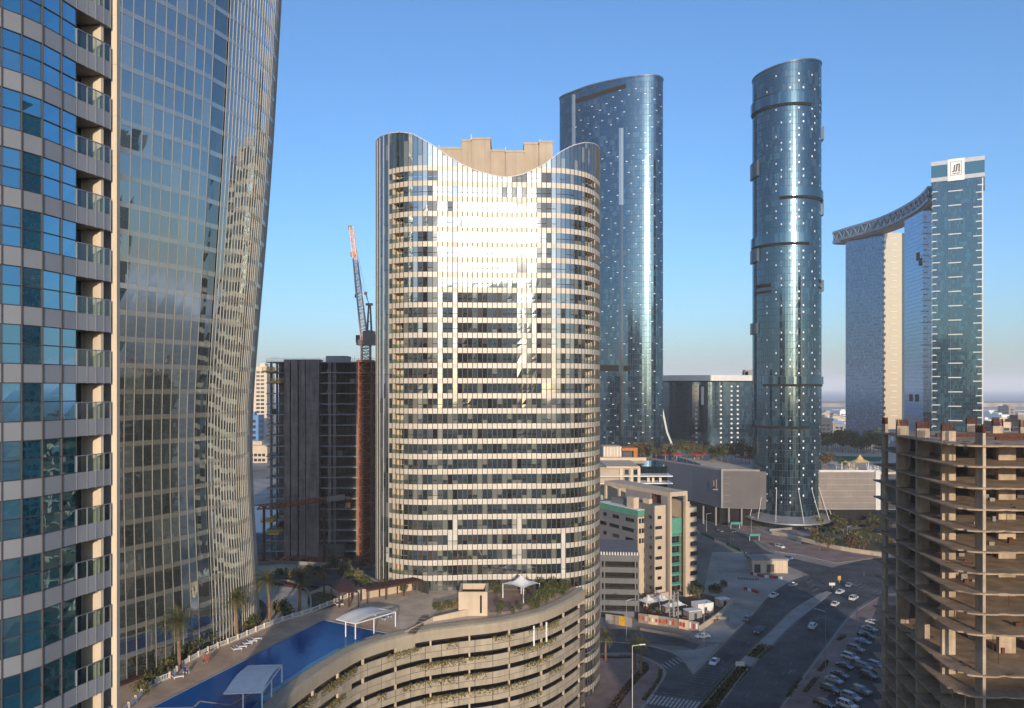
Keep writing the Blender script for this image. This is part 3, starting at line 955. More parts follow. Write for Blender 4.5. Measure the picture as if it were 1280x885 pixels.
# ------------------------------------------------------------------ central tower
CT = [(470, 199), (472, 196.5), (476, 194), (481, 192.2), (486, 191), (498, 189.2), (511, 188), (530, 187.4), (548, 187.5), (564, 187.8), (573, 188.05), (600, 188.45), (625, 188.8), (644, 189.0), (660, 189.1), (680, 189.25), (700, 189.8), (716, 191.0), (731, 193.4), (741, 196.6), (747, 200.6), (749.6, 205)]
def central_tower():
    root = thing('apartment_tower', 'broad beige and glass apartment tower with a scooped roofline and the sun glinting on it', 'tower', (-6, 200, 0))
    front = [Vector(((x - 640) / F * y, y)) for x, y in CT]
    back = [Vector(p) for p in ((22.3, 212), (18, 218), (5, 221), (-10, 222), (-24, 220), (-32, 214), (-34.2, 206))]
    loop = resample(catmull(front + back, True, 10), 1.17, True)
    n = len(loop)
    nl = normals(loop, True)
    pxs = [pxof(p) if p.y < 207.5 else -1 for p in loop]
    top_tab = [(470, 176), (475, 171), (485, 167), (500, 165), (515, 167), (530, 175), (545, 184), (560, 195), (580, 207), (600, 215), (620, 220), (634, 221.5), (650, 219), (665, 213), (680, 206), (700, 190), (715, 182), (730, 178), (741, 179), (747, 182), (750, 187)]
    def ztop(i):
        i %= n
        if pxs[i] < 0:
            return 131.0
        return H + (HOR - lerp_tab(top_tab, pxs[i])) / F * loop[i].y
    FH, SP = 3.56, 1.22
    Z0 = -1.0                            # top of the lowest spandrel
    rnd = random.Random(3)
    nfl = 40
    lastfull = 35
    def is_left_bal(i):
        return 487.5 < pxs[i] < 502.5
    def is_right_bal(i):
        return 730.5 < pxs[i] < 744
    def reflect_dark(p, zc):  # paints dark reflections: chance of a dull pane by place on the facade
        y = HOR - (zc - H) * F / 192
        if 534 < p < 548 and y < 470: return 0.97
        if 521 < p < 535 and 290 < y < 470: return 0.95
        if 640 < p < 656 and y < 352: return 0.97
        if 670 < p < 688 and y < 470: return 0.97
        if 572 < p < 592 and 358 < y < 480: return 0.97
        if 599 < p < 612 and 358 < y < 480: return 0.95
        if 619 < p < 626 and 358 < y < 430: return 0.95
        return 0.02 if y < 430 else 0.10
    def reflect_bright(p, zc):  # paints bright reflections: chance of a pale pane by place
        y = HOR - (zc - H) * F / 192
        if 560 < p < 573 and 640 < y < 700: return 0.8
        if 638 < p < 650 and 640 < y < 700: return 0.8
        if 700 < p < 706 and 640 < y < 735: return 0.9
        return 0.012
    for k in range(nfl):
        zb = Z0 + FH * k
        w, sp = MB(), MB()
        for i in range(n):
            j = (i + 1) % n
            a, b = loop[i], loop[j]
            ta, tb = ztop(i), ztop(j)
            na = ((nl[i] + nl[j]) / 2).normalized()
            z_s0 = max(0.0, zb - SP)
            crown = k > lastfull
            endglass = 0 < pxs[i] < 486
            if endglass:
                pass
            elif not crown or k == lastfull + 1:
                if z_s0 < min(ta, tb) - 0.2 and zb > 0.3:
                    u0, u1 = min(zb, ta), min(zb, tb)
                    o = 0.06
                    sp.hexa((a.x + na.x * o, a.y + na.y * o, z_s0), (b.x + na.x * o, b.y + na.y * o, z_s0), (b.x - na.x * .1, b.y - na.y * .1, z_s0), (a.x - na.x * .1, a.y - na.y * .1, z_s0),
                            (a.x + na.x * o, a.y + na.y * o, u0), (b.x + na.x * o, b.y + na.y * o, u1), (b.x - na.x * .1, b.y - na.y * .1, u1), (a.x - na.x * .1, a.y - na.y * .1, u0))
            if (is_left_bal(i) or is_right_bal(i)) and not crown and zb > 10:
                continue
            zg0 = zb if not ((crown and k != lastfull + 1) or endglass) else zb - SP
            zg1 = zb + FH - SP
            if zg1 < 0.5:
                continue
            zg0 = max(0, zg0)
            if zg0 >= min(ta, tb) - .05:
                continue
            u0, u1 = min(zg1, ta), min(zg1, tb)
            t = [rnd.uniform(-.0045, .0045) for _ in range(4)]
            mat = 0
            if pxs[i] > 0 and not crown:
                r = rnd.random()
                if r < reflect_dark((pxs[i] + max(pxs[j], pxs[i])) / 2, zb + 1):
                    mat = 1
                elif rnd.random() < reflect_bright((pxs[i] + max(pxs[j], pxs[i])) / 2, zb + 1):
                    mat = 2
            zm = zb + 0.95
            if rnd.random() < 0.6 and not crown and u0 > zm + .3 and u1 > zm + .3 and zg0 < zm - .2:
                parts = ((zg0, zg0, zm - .06, zm - .06), (zm + .06, zm + .06, u0, u1))
            else:
                parts = ((zg0, zg0, u0, u1),)
            for (l0, l1, h0, h1) in parts:
                w.face([(a.x - na.x * t[0], a.y - na.y * t[0], l0), (b.x - na.x * t[1], b.y - na.y * t[1], l1), (b.x - na.x * t[2], b.y - na.y * t[2], h1), (a.x - na.x * t[3], a.y - na.y * t[3], h0)], rnd.random(), mat)
        if sp.f:
            sp.build('spandrel_band', M['p_mid'], root)
        if w.f:
            w.build('window_band', [M['g_mid'], M['g_middark'], M['g_midbright']], root, 'stuff')
    # mullions
    m, fin = MB(), None
    for i in range(n):
        p = pxs[i]
        zt = ztop(i)
        t = Vector((-nl[i].y, nl[i].x))
        white = (0 < p < 489) and i % 2 == 0
        if white:
            f = MB()
            f.hexa(*[(loop[i].x + t.x * s + nl[i].x * o, loop[i].y + t.y * s + nl[i].y * o, z) for z in (0, zt) for (s, o) in ((-.06, -.05), (-.06, .12), (.06, .12), (.06, -.05))])
            f.build('fin', M['fin_left'], root)
        else:
            m.hexa(*[(loop[i].x + t.x * s + nl[i].x * o, loop[i].y + t.y * s + nl[i].y * o, z) for z in (0, zt) for (s, o) in ((-.085, -.05), (-.085, .11), (.085, .11), (.085, -.05))])
    m.build('mullion', M['mullion'], root, 'stuff')
    # rim of the scooped crown
    rim = MB()
    for i in range(n):
        j = (i + 1) % n
        rim.bar((loop[i].x, loop[i].y, ztop(i)), (loop[j].x, loop[j].y, ztop(j)), .22, .16)
    rim.build('crown_rim', M['alu'], root)
    # balconies
    for sel in (is_left_bal, is_right_bal):
        idx = [i for i in range(n) if sel(i)]
        idx = list(range(idx[0], idx[-1] + 2))
        for k in range(2, lastfull + 1):
            zb = Z0 + FH * k
            if zb < 8:
                continue
            b = MB()
            outer = [loop[i] for i in idx]
            inner = [loop[i] - nl[i] * 2.0 for i in idx]
            b.prism([o - nl[i] * .12 for i, o in zip(idx, outer)] + inner[::-1], zb - SP + .05, zb - .85)
            if k == lastfull:
                b.prism([o - nl[i] * .12 for i, o in zip(idx, outer)] + inner[::-1], zb + FH - SP + .05, zb + FH - .85)
            bal = b.build('balcony', M['cream'], root)
            w = MB()
            for a, c_ in zip(inner, inner[1:]):
                w.face([(a.x, a.y, zb - .85), (c_.x, c_.y, zb - .85), (c_.x, c_.y, zb + FH - SP), (a.x, a.y, zb + FH - SP)], rnd.random(), 0 if rnd.random() < .7 else 1)
            w.build('back_wall', [M['cream_light'], M['g_middark']], bal).matrix_parent_inverse = Matrix()
            for q, e in ((0, 1), (-1, -1)):
                o, i2 = outer[q], inner[q]
                s = MB()
                d = (outer[1] - outer[0]).normalized() * (.12 * e)
                s.prism([o, o + d, i2 + d, i2] if e > 0 else [o + d, o, i2, i2 + d], zb - .85, zb + FH - SP)
                s.build('side_wall', M['cream_light'], bal).matrix_parent_inverse = Matrix()
            r = MB()
            for a, c_ in zip(outer, outer[1:]):
                r.face([(a.x, a.y, zb), (c_.x, c_.y, zb), (c_.x, c_.y, zb + .95), (a.x, a.y, zb + .95)])
            r.build('rail_glass', M['railglass'], bal).matrix_parent_inverse = Matrix()
            s = MB()
            for a, c_ in zip(outer, outer[1:]):
                s.bar((a.x, a.y, zb + .98), (c_.x, c_.y, zb + .98), .07, .06)
            s.build('handrail', M['alu'], bal).matrix_parent_inverse = Matrix()
    # roof deck and plant rooms behind the scoop
    rf = MB()
    rf.face([(p.x, p.y, 124.3) for p in loop])
    rf.build('roof', M['greywall'], root)
    def plant(px0, px1, ytop, Y, dep, name='plant_room'):
        b = MB()
        x0, x1 = (px0 - 640) / F * Y, (px1 - 640) / F * Y
        z1 = H + (HOR - ytop) / F * Y
        b.box(x0, x1, Y, Y + dep, 124.2, z1 - .5)
        o = b.build(name, M['tan'], root)
        c_ = MB()
        c_.box(x0 - .12, x1 + .12, Y - .12, Y + dep + .12, z1 - .5, z1)
        c_.build('coping', M['tan'], o).matrix_parent_inverse = Matrix()
        return o
    plant(547, 577, 184, 201.0, 10)
    plant(577, 590, 174.5, 200.2, 10)
    plant(590, 613, 172, 199.3, 11)
    plant(613, 632, 187, 200.4, 10)
    plant(632, 655, 188, 199.7, 10)
    plant(655, 674, 178, 201.2, 10)
    plant(674, 691, 176, 200.2, 10)
    for px0, y in ((589, 168), (549, 181), (675, 174), (632, 184)):
        a = MB()
        Y = 203
        x = (px0 - 640) / F * Y
        z = H + (HOR - y) / F * Y
        a.tube([(x, Y, z - 4), (x, Y, z)], [.12, .1], 6)
        a.build('vent_pipe', M['steel'], root)
    lob = MB()
    lob.prism([(p.x, p.y) for p in [loop[i] - nl[i] * 2.4 for i in range(n)]], 0, 124.1)
    lob.build('inner_wall', M['void'], root)
central_tower()

# ------------------------------------------------------------------ generic skins for the far towers
def skin(root, loop, zs, mat, fh, name='window_pane', jit=.01, closed=True, ztopf=None, mull=True, mulmat='mullion_dark', md=.05, bandmat=None, band=0.0):
    n = len(loop)
    nl = normals(loop, closed)
    g, mu, bd = MB(), MB(), MB()
    z0, z1 = zs
    nf = int(round((z1 - z0) / fh))
    rng = range(n if closed else n - 1)
    for k in range(nf):
        a0, a1 = z0 + fh * k, z0 + fh * (k + 1)
        for i in rng:
            j = (i + 1) % n
            t0 = ztopf(loop[i]) if ztopf else 1e9
            t1 = ztopf(loop[j]) if ztopf else 1e9
            if a0 > min(t0, t1):
                continue
            t = [random.uniform(-jit, jit) for _ in range(4)]
            u0, u1 = min(a1 - band, t0), min(a1 - band, t1)
            g.face([(loop[i].x + nl[i].x * t[0], loop[i].y + nl[i].y * t[0], a0), (loop[j].x + nl[j].x * t[1], loop[j].y + nl[j].y * t[1], a0),
                    (loop[j].x + nl[j].x * t[2], loop[j].y + nl[j].y * t[2], u1), (loop[i].x + nl[i].x * t[3], loop[i].y + nl[i].y * t[3], u0)])
            if band:
                o = .04
                bd.face([(loop[i].x + nl[i].x * o, loop[i].y + nl[i].y * o, u0), (loop[j].x + nl[j].x * o, loop[j].y + nl[j].y * o, u1),
                         (loop[j].x + nl[j].x * o, loop[j].y + nl[j].y * o, min(a1, t1)), (loop[i].x + nl[i].x * o, loop[i].y + nl[i].y * o, min(a1, t0))])
        if mull:
            for i in rng:
                j = (i + 1) % n
                if ztopf and a0 > min(ztopf(loop[i]), ztopf(loop[j])):
                    continue
                o = md
                mu.face([(loop[i].x + nl[i].x * o, loop[i].y + nl[i].y * o, a0 - .09), (loop[j].x + nl[j].x * o, loop[j].y + nl[j].y * o, a0 - .09),
                         (loop[j].x + nl[j].x * o, loop[j].y + nl[j].y * o, a0 + .09), (loop[i].x + nl[i].x * o, loop[i].y + nl[i].y * o, a0 + .09)])
    if mull:
        for i in (rng if closed else range(n)):
            zt = min(z0 + fh * nf, ztopf(loop[i]) if ztopf else 1e9)
            t = Vector((-nl[i].y, nl[i].x)) * .06
            o = nl[i] * (md + .02)
            mu.face([(loop[i].x - t.x + o.x, loop[i].y - t.y + o.y, z0), (loop[i].x + t.x + o.x, loop[i].y + t.y + o.y, z0),
                     (loop[i].x + t.x + o.x, loop[i].y + t.y + o.y, zt), (loop[i].x - t.x + o.x, loop[i].y - t.y + o.y, zt)])
        mu.build('mullion', M[mulmat], root, 'stuff')
    g.build(name, M[mat], root, 'stuff')
    if band:
        bd.build('spandrel_band', M[bandmat], root, 'stuff')
    return nl

def sun_tower():
    root = thing('glass_tower', 'broad lens shaped blue glass tower with a sloping roof behind the beige tower', 'tower', (65, 540, 30))
    pts = []
    for x, Y in ((699.5, 556), (704, 550), (715, 543.7), (740, 532), (775, 522.7), (800, 519), (815, 518.5), (823, 520), (828.5, 525)):
        pts.append(Vector(((x - 640) / F * Y, Y)))
    pts += [Vector((99.6, 532)), Vector((97, 541)), Vector((88, 551)), Vector((70, 562)), Vector((50, 568)), Vector((37, 566))]
    loop = resample(catmull(pts, True, 12), 1.5, True)
    def ztop(p):
        return 276.0 + 2.0 * (p.x - 32) / 66
    n = len(loop)
    # the skin, with a notch slot near the top on the left
    nl = skin(root, loop, (29, 281), 'g_sun', 3.6, ztopf=ztop)
    rf = MB()
    rf.face([(p.x, p.y, ztop(p) - .5) for p in loop])
    rf.build('roof', M['greywall'], root)
    rim = MB()
    for i in range(n):
        j = (i + 1) % n
        rim.bar((loop[i].x, loop[i].y, ztop(loop[i])), (loop[j].x, loop[j].y, ztop(loop[j])), .8, .8)
    rim.build('roof_rim', M['ring'], root)
    def patch(name, px0, px1, y0, y1, off, mat):
        b = MB()
        for i in range(n):
            p, q = loop[i], loop[(i + 1) % n]
            if p.y < 560 and nl[i].y < 0.2 and px0 <= pxof(p) <= px1:
                za, zb_ = H + (HOR - y1(pxof(p))) / F * p.y, H + (HOR - y0(pxof(p))) / F * p.y
                zc, zd = H + (HOR - y1(pxof(q))) / F * q.y, H + (HOR - y0(pxof(q))) / F * q.y
                a, c_ = nl[i] * off, nl[(i + 1) % n] * off
                b.hexa((p.x + a.x, p.y + a.y, za), (q.x + c_.x, q.y + c_.y, zc), (q.x, q.y, zc), (p.x, p.y, za), (p.x + a.x, p.y + a.y, zb_), (q.x + c_.x, q.y + c_.y, zd), (q.x, q.y, zd), (p.x, p.y, zb_))
        if b.f:
            return b.build(name, M[mat], root)
    lin = lambda x0, y0, x1, y1: (lambda p: y0 + (y1 - y0) * (p - x0) / (x1 - x0))
    patch('louvre_slot', 714, 782, lin(714, 126, 782, 104.5), lin(714, 131, 782, 110), .12, 'void')
    patch('louvre_slot', 748, 783, lin(748, 318, 783, 313.5), lin(748, 322, 783, 318), .12, 'g_dark')
    patch('louvre_slot', 748, 783, lin(748, 325, 783, 320.5), lin(748, 328, 783, 324.5), .12, 'g_dark')
    patch('louvre_slot', 748, 783, lin(748, 456, 783, 457), lin(748, 464, 783, 464), .12, 'void')
    patch('corner_strip', 715, 717.5, lambda p: 118, lambda p: 200, .25, 'g_leftband')
    patch('upright_strip', 772, 777, lambda p: 160, lambda p: 256, .25, 'g_leftband')  # one strip, pale in its upper length and dark in its lower
    patch('upright_strip', 772, 777, lambda p: 256, lambda p: 545, .2, 'g_dark')
    # scattered small pale panels
    t = MB()
    rnd = random.Random(11)
    for i in range(n):
        p = loop[i]
        if p.y > 556 or nl[i].y > 0.1 or pxof(p) < 716:
            continue
        for k in range(66):
            z = 34 + 3.6 * k + 1.2
            if z > ztop(p) - 5 or ((i * 3 + k * 5) % 7 not in (0,)) or rnd.random() < .3:
                continue
            d = Vector((-nl[i].y, nl[i].x))
            o = nl[i] * .1
            t.face([(p.x + o.x, p.y + o.y, z), (p.x + o.x + d.x * 1.15, p.y + o.y + d.y * 1.15, z), (p.x + o.x + d.x * 1.15, p.y + o.y + d.y * 1.15, z + .4), (p.x + o.x, p.y + o.y, z + .4)])
    t.build('pale_panel', M['tile'], root, 'stuff')
    for (x, Y) in ((99.8, 531), (98.5, 527)):
        b = MB()
        b.tube([(x, Y, 62), (x + 3, Y - 2, 46), (x + 9, Y - 4, 30)], [.35, .35, .35], 6)
        b.build('stay', M['alu'], root)
sun_tower()

def sky_tower():
    cx, cy, R0 = 151.3, 441.0, 18.0
    root = thing('round_glass_tower', 'slender round glass tower with ring ledges, white dots and a flared skirt at its foot', 'tower', (cx, cy, 8))
    n = 84
    def ptc(a, r):
        return Vector((cx + r * math.sin(a), cy - r * math.cos(a)))
    loop = [ptc(2 * math.pi * i / n, R0) for i in range(n)]          # starts at the front, runs right
    def ztop(p):
        return 248.5 + (p.x - cx) * 0.16
    nl = skin(root, loop, (6, 258), 'g_sky', 3.6, ztopf=ztop)
    rf = MB()
    rf.face([(p.x, p.y, ztop(p) - .6) for p in loop])
    rf.build('roof', M['greywall'], root)
    rim = MB()
    for i in range(n):
        j = (i + 1) % n
        rim.bar((loop[i].x, loop[i].y, ztop(loop[i])), (loop[j].x, loop[j].y, ztop(loop[j])), .7, .7)
    rim.build('roof_rim', M['ring'], root)
    def arc(name, a0, a1, z0, z1, off, mat, off0=0.02):
        b = MB()
        m = max(3, int((a1 - a0) / 4))
        for i in range(m):
            u, v = R(a0 + (a1 - a0) * i / m), R(a0 + (a1 - a0) * (i + 1) / m)
            q = [ptc(u, R0 + off), ptc(v, R0 + off), ptc(v, R0 + off0), ptc(u, R0 + off0)]
            b.hexa(*[(p.x, p.y, z) for z in (z0, z1) for p in q])
        return b.build(name, M[mat], root)
    zf = lambda y: H + (HOR - y) / F * (cy - R0)
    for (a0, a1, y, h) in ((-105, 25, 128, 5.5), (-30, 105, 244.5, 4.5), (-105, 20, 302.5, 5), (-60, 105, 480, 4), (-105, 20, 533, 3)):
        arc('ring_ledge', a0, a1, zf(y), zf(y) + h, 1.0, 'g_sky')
        arc('ledge_shade', a0, a1, zf(y) - 1.3, zf(y) - .05, .55, 'void')  # solid near-black strip painting the shade below each ledge
    for (a0, a1, y0, y1) in ((-82, -38, 113, 117.5), (-82, -38, 120, 124), (55, 85, 117, 122), (55, 85, 126, 130), (-82, -45, 352, 357), (-82, -45, 361, 364.5), (45, 80, 347, 351), (45, 80, 356, 359)):
        arc('louvre_slot', a0, a1, zf(y1), zf(y0), .12, 'void')
    for (a0, a1, y, h) in ((72, 110, 165, 7), (-110, -70, 212, 8), (72, 110, 262, 8), (-110, -70, 322, 7), (72, 110, 360, 6), (-110, -72, 415, 6)):
        arc('side_ledge', a0, a1, zf(y), zf(y) + h, 1.3, 'ring')
    t = MB()
    rnd = random.Random(5)
    cols = [(-52, 1, 0), (-40, 1, 1), (-27, 1.0, 0), (-13, 1.8, 0), (-3, 2.0, 1), (9, 2.4, 0), (22, 2.2, 1), (33, 1.8, 0), (46, 1.4, 1), (60, 1.2, 0)]
    for (a, s, ph) in cols:
        for k in range(64):
            if (k + ph * 2) % 4 not in (0, 1) or rnd.random() < .25:
                continue
            aa = R(a + (4.3 if (k // 2) % 2 else 0))
            z = 14 + 3.6 * k
            p = ptc(aa, R0 + .12)
            if z > ztop(p) - 6:
                continue
            d = Vector((math.cos(aa), math.sin(aa)))
            w = .22 + .07 * s
            t.face([(p.x - d.x * w, p.y - d.y * w, z), (p.x + d.x * w, p.y + d.y * w, z), (p.x + d.x * w, p.y + d.y * w, z + .7 + .12 * s), (p.x - d.x * w, p.y - d.y * w, z + .7 + .12 * s)])
    t.build('white_dot', M['tile'], root, 'stuff')
    # skirt: wide tilted disc with stays
    sk = MB()
    m = 64
    def rimz(a):
        return 5.6 - 1.6 * math.cos(a)
    for i in range(m):
        u, v = 2 * math.pi * i / m, 2 * math.pi * (i + 1) / m
        q = [ptc(u, 24.4), ptc(v, 24.4), ptc(v, R0 - .3), ptc(u, R0 - .3)]
        z = [rimz(u), rimz(v), rimz(v) + 3.0, rimz(u) + 3.0]
        sk.hexa(*[(p.x, p.y, z[k] - .7) for k, p in enumerate(q)], *[(p.x, p.y, z[k]) for k, p in enumerate(q)])
    sk.build('skirt_canopy', M['steel'], root)
    lb = MB()
    lb.prism([ptc(2 * math.pi * i / 40, R0 - .6) for i in range(40)], 0, 8)
    lb.build('lobby', M['g_dark'], root)
    for a in (-75, -60, -35, 0, 25, 45, 62, 78):
        b = MB()
        p, q = ptc(R(a), R0 + .1), ptc(R(a + 3), 23.5)
        b.tube([(p.x, p.y, 22), (q.x, q.y, rimz(R(a)) + .1)], [.16, .16], 6)
        b.build('stay', M['alu'], root)
sky_tower()
# ================================================================== GATE GROUP (tower, two slabs, curved bridge)
def quad_tower(root, corners, z0, z1, mat, fh=3.7, name='window_pane'):
    pts = []
    for i, c in enumerate(corners):
        d = corners[(i + 1) % len(corners)]
        a, b = Vector(c), Vector(d)
        k = max(1, round((b - a).length / 1.6))
        pts += [a.lerp(b, t / k) for t in range(k)]
    skin(root, pts, (z0, z1), mat, fh, name=name, md=.04)
    rf = MB()
    rf.face([(p.x, p.y, z1) for p in pts])
    rf.build('roof', M['greywall'], root)
def ledge(root, a, b, z, out, h=.42, name='balcony_ledge', mat='alu'):
    a, b = Vector(a), Vector(b)
    d = (b - a).normalized()
    n_ = Vector((d.y, -d.x))
    m = MB()
    m.hexa(*[(p.x + n_.x * o, p.y + n_.y * o, zz) for zz in (z - h, z + h) for (p, o) in ((a, out), (b, out), (b, -.1), (a, -.1))])
    return m.build(name, M[mat], root)
M['capgrey'] = solid('capgrey', (0.46, 0.47, 0.49), 0.45, 0.05, 0.3, rnd=0.05)
def gate_tower():
    root = thing('gate_tower', 'blue glass tower under a white cap with a black logo, beside the curved bridge', 'tower', (395, 715, 0))
    A, B = Vector((373.5, 711)), Vector((406.5, 692))
    d = (B - A).normalized()
    w = Vector((-d.y, d.x))
    L = (B - A).length
    Cc, D = B + w * 26, A + w * 26
    zt = 259.0
    quad_tower(root, [A, B, Cc, D], 0, zt, 'g_gate')
    # cap
    c = MB()
    zc0, zc1 = 257.6, 275.6
    def bx(a0, a1, b0, b1, z0, z1, mat, name, obj=True):
        m = MB()
        m.obox((A.x, A.y), (d.x, d.y), (w.x, w.y), a0, a1, b0, b1, z0, z1)
        return m.build(name, M[mat], root)
    bx(-1.0, L + 2.2, -1.0, 27, zc0, zc0 + 3.6, 'capgrey', 'cap_band')
    bx(-.8, L + 2.0, -.8, 26.8, zc0 + 3.6, zc1 - 3.6, 'g_gate', 'cap_glass')
    bx(-1.0, L + 2.2, -1.0, 27, zc1 - 3.6, zc1, 'capgrey', 'cap_band')
    bx(12, 25, -1.5, -.7, zc0 - .8, zc1 + .3, 'white', 'sign_panel')
    bx(L + 1.2, L + 2.2, 1, 20, zc0 - 8, zc0 - .1, 'ring', 'cap_bracket')
    # the logo: square outline, upright strokes with hooked feet, a small line of text below
    def ink(a0, a1, z0, z1, sl=0.0):
        m = MB()
        o, u = A - w * 1.58, d
        q = [o + u * (a0), o + u * (a1), o + u * (a1 + sl), o + u * (a0 + sl)]
        m.hexa(*[(p.x - w.x * t, p.y - w.y * t, z) for (p, z) in zip(q, (z0, z0, z1, z1)) for t in (0,)][:0] or
               [(q[0].x - w.x * .1, q[0].y - w.y * .1, z0), (q[1].x - w.x * .1, q[1].y - w.y * .1, z0), (q[1].x, q[1].y, z0), (q[0].x, q[0].y, z0),
                (q[3].x - w.x * .1, q[3].y - w.y * .1, z1), (q[2].x - w.x * .1, q[2].y - w.y * .1, z1), (q[2].x, q[2].y, z1), (q[3].x, q[3].y, z1)])
        m.build('logo_stroke', M['darksteel'], root)
    zl = zc0 + 1.2
    for args in ((14.2, 22.8, zl + 2.6, zl + 2.9), (14.2, 22.8, zl + 14.4, zl + 14.7), (14.2, 14.5, zl + 2.6, zl + 14.7), (22.5, 22.8, zl + 2.6, zl + 14.7)):
        ink(*args)
    for args in ((16.4, 17.4, zl + 6.0, zl + 11.6, .6), (15.5, 16.9, zl + 5.6, zl + 6.5), (18.2, 19.2, zl + 6.0, zl + 11.6, .6), (17.6, 18.6, zl + 5.6, zl + 6.5),
                 (20.2, 21.2, zl + 5.6, zl + 12.4, .4), (18.8, 21.4, zl + 11.6, zl + 12.4), (21.2, 21.9, zl + 5.6, zl + 6.4),
                 (16.0, 16.8, zl + 3.8, zl + 4.7), (17.2, 17.9, zl + 3.8, zl + 4.7), (18.3, 19.0, zl + 3.8, zl + 4.7), (19.4, 20.1, zl + 3.8, zl + 4.7), (20.5, 21.3, zl + 3.8, zl + 4.7)):
        ink(*args)
    # white balcony ledges in three columns
    for k in range(19):
        z = 248 - 12.6 * k
        ledge(root, A + d * 12.5, A + d * (23.5 - (k % 2)), z, .7)
    rnd = random.Random(4)
    for k in range(38):
        z = 249 - 6.3 * k
        ln = (4.2, 3.2, 6.2, 3.4)[k % 4]
        ledge(root, A, A + d * ln, z, .6)
        ln2 = (3.2, 4.6, 3.6, 6.6)[k % 4]
        ledge(root, B - d * ln2, B, z + 2, .6)
        ledge(root, D.lerp(A, 1 - (.14, .25, .16, .3)[k % 4]), A, z - 1, .5)
    p = MB()
    p.obox((A.x, A.y), (d.x, d.y), (w.x, w.y), L, L + 1.0, -.4, 1.0, 0, zt - 2)
    p.build('corner_pier', M['alu'], root)
    bk = MB()
    bk.obox((A.x, A.y), (d.x, d.y), (w.x, w.y), 14, 14.5, -.35, 0, 20, zt - 70)
    bk.build('reveal', M['ring'], root)
gate_tower()

def slab_tower_left():
    root = thing('slab_tower', 'blue glass slab with a sunlit beige end wall under the far bridge end', 'tower', (407, 900, 0))
    p1, p2, p3, p4 = Vector((383.6, 920)), Vector((403.7, 872)), Vector((430.9, 879.3)), Vector((411, 927))
    zt = 245.0
    quad_tower(root, [p1, p2, p3, p4], 0, zt, 'g_arc', 3.7)
    # lit end wall with its dashes
    d = (p3 - p2).normalized()
    w = Vector((d.y, -d.x))
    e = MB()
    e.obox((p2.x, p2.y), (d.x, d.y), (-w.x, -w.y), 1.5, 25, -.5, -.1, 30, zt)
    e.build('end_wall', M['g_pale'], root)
    for k in range(30):
        z = zt - 6 - 6.7 * k
        ledge(root, p2 + d * (11 if k % 2 else 9), p2 + d * 18, z, .9)
        b = MB()
        b.obox((p2.x, p2.y), (d.x, d.y), (-w.x, -w.y), .6, (2.6, 3.8, 3.0)[k % 3], -.65, -.2, z, z + 3.2)
        b.build('stair_window', M['g_dark'], root)
    for k in range(26):
        z = 150 - 5.2 * k
        ledge(root, p2 - (p2 - p1).normalized() * (1.5 + (k % 3)), p2, z, .6)
    b = MB()
    b.obox((p2.x, p2.y), (d.x, d.y), (-w.x, -w.y), 25, 28, -.7, -.3, 30, zt)
    b.build('reveal', M['ring'], root)
    # pale dashes over the mosaic facade
    t = MB()
    f = (p2 - p1)
    L = f.length
    f.normalize()
    nv = Vector((f.y, -f.x))
    rnd = random.Random(9)
    for k in range(56):
        for i in range(9):
            if rnd.random() < .45:
                continue
            a = i * 6.1 + (3 if k % 2 else 0) + rnd.uniform(0, 1)
            if a + 3.6 > L:
                continue
            p = p1 + f * a + nv * .1
            q = p + f * rnd.uniform(2.2, 3.6)
            z = 30 + k * 3.7
            t.face([(p.x, p.y, z), (q.x, q.y, z), (q.x, q.y, z + .8), (p.x, p.y, z + .8)])
    t.build('pale_panel', M['bluepanel'], root, 'stuff')
slab_tower_left()
def slab_tower_mid():
    root = thing('slab_tower', 'narrow blue glass slab under the middle of the curved bridge, white dashes on edge', 'tower', (390, 765, 0))
    p1, p2, p3, p4 = Vector((388.5, 792)), Vector((383.5, 746)), Vector((392.5, 748)), Vector((412, 794))
    zt = 240.0
    quad_tower(root, [p1, p2, p3, p4], 0, zt, 'g_arc', 3.7)
    for k in range(40):
        z = zt - 5 - 5.2 * k
        ledge(root, p2, p2 + (p3 - p2) * (.35, .6, .45, .9)[k % 4], z, .7)
        if k % 2:
            ledge(root, p2.lerp(p1, .1), p2, z, .5)
    for (a, z) in ((.25, 196), (.12, 190), (.62, 62), (.3, 62)):
        b = MB()
        q = p1.lerp(p2, 1 - a)
        b.box(q.x - .8, q.x - .1, q.y - 2.5, q.y + 2.5, z, z + 7)
        b.build('louvre', M['void'], root)
slab_tower_mid()
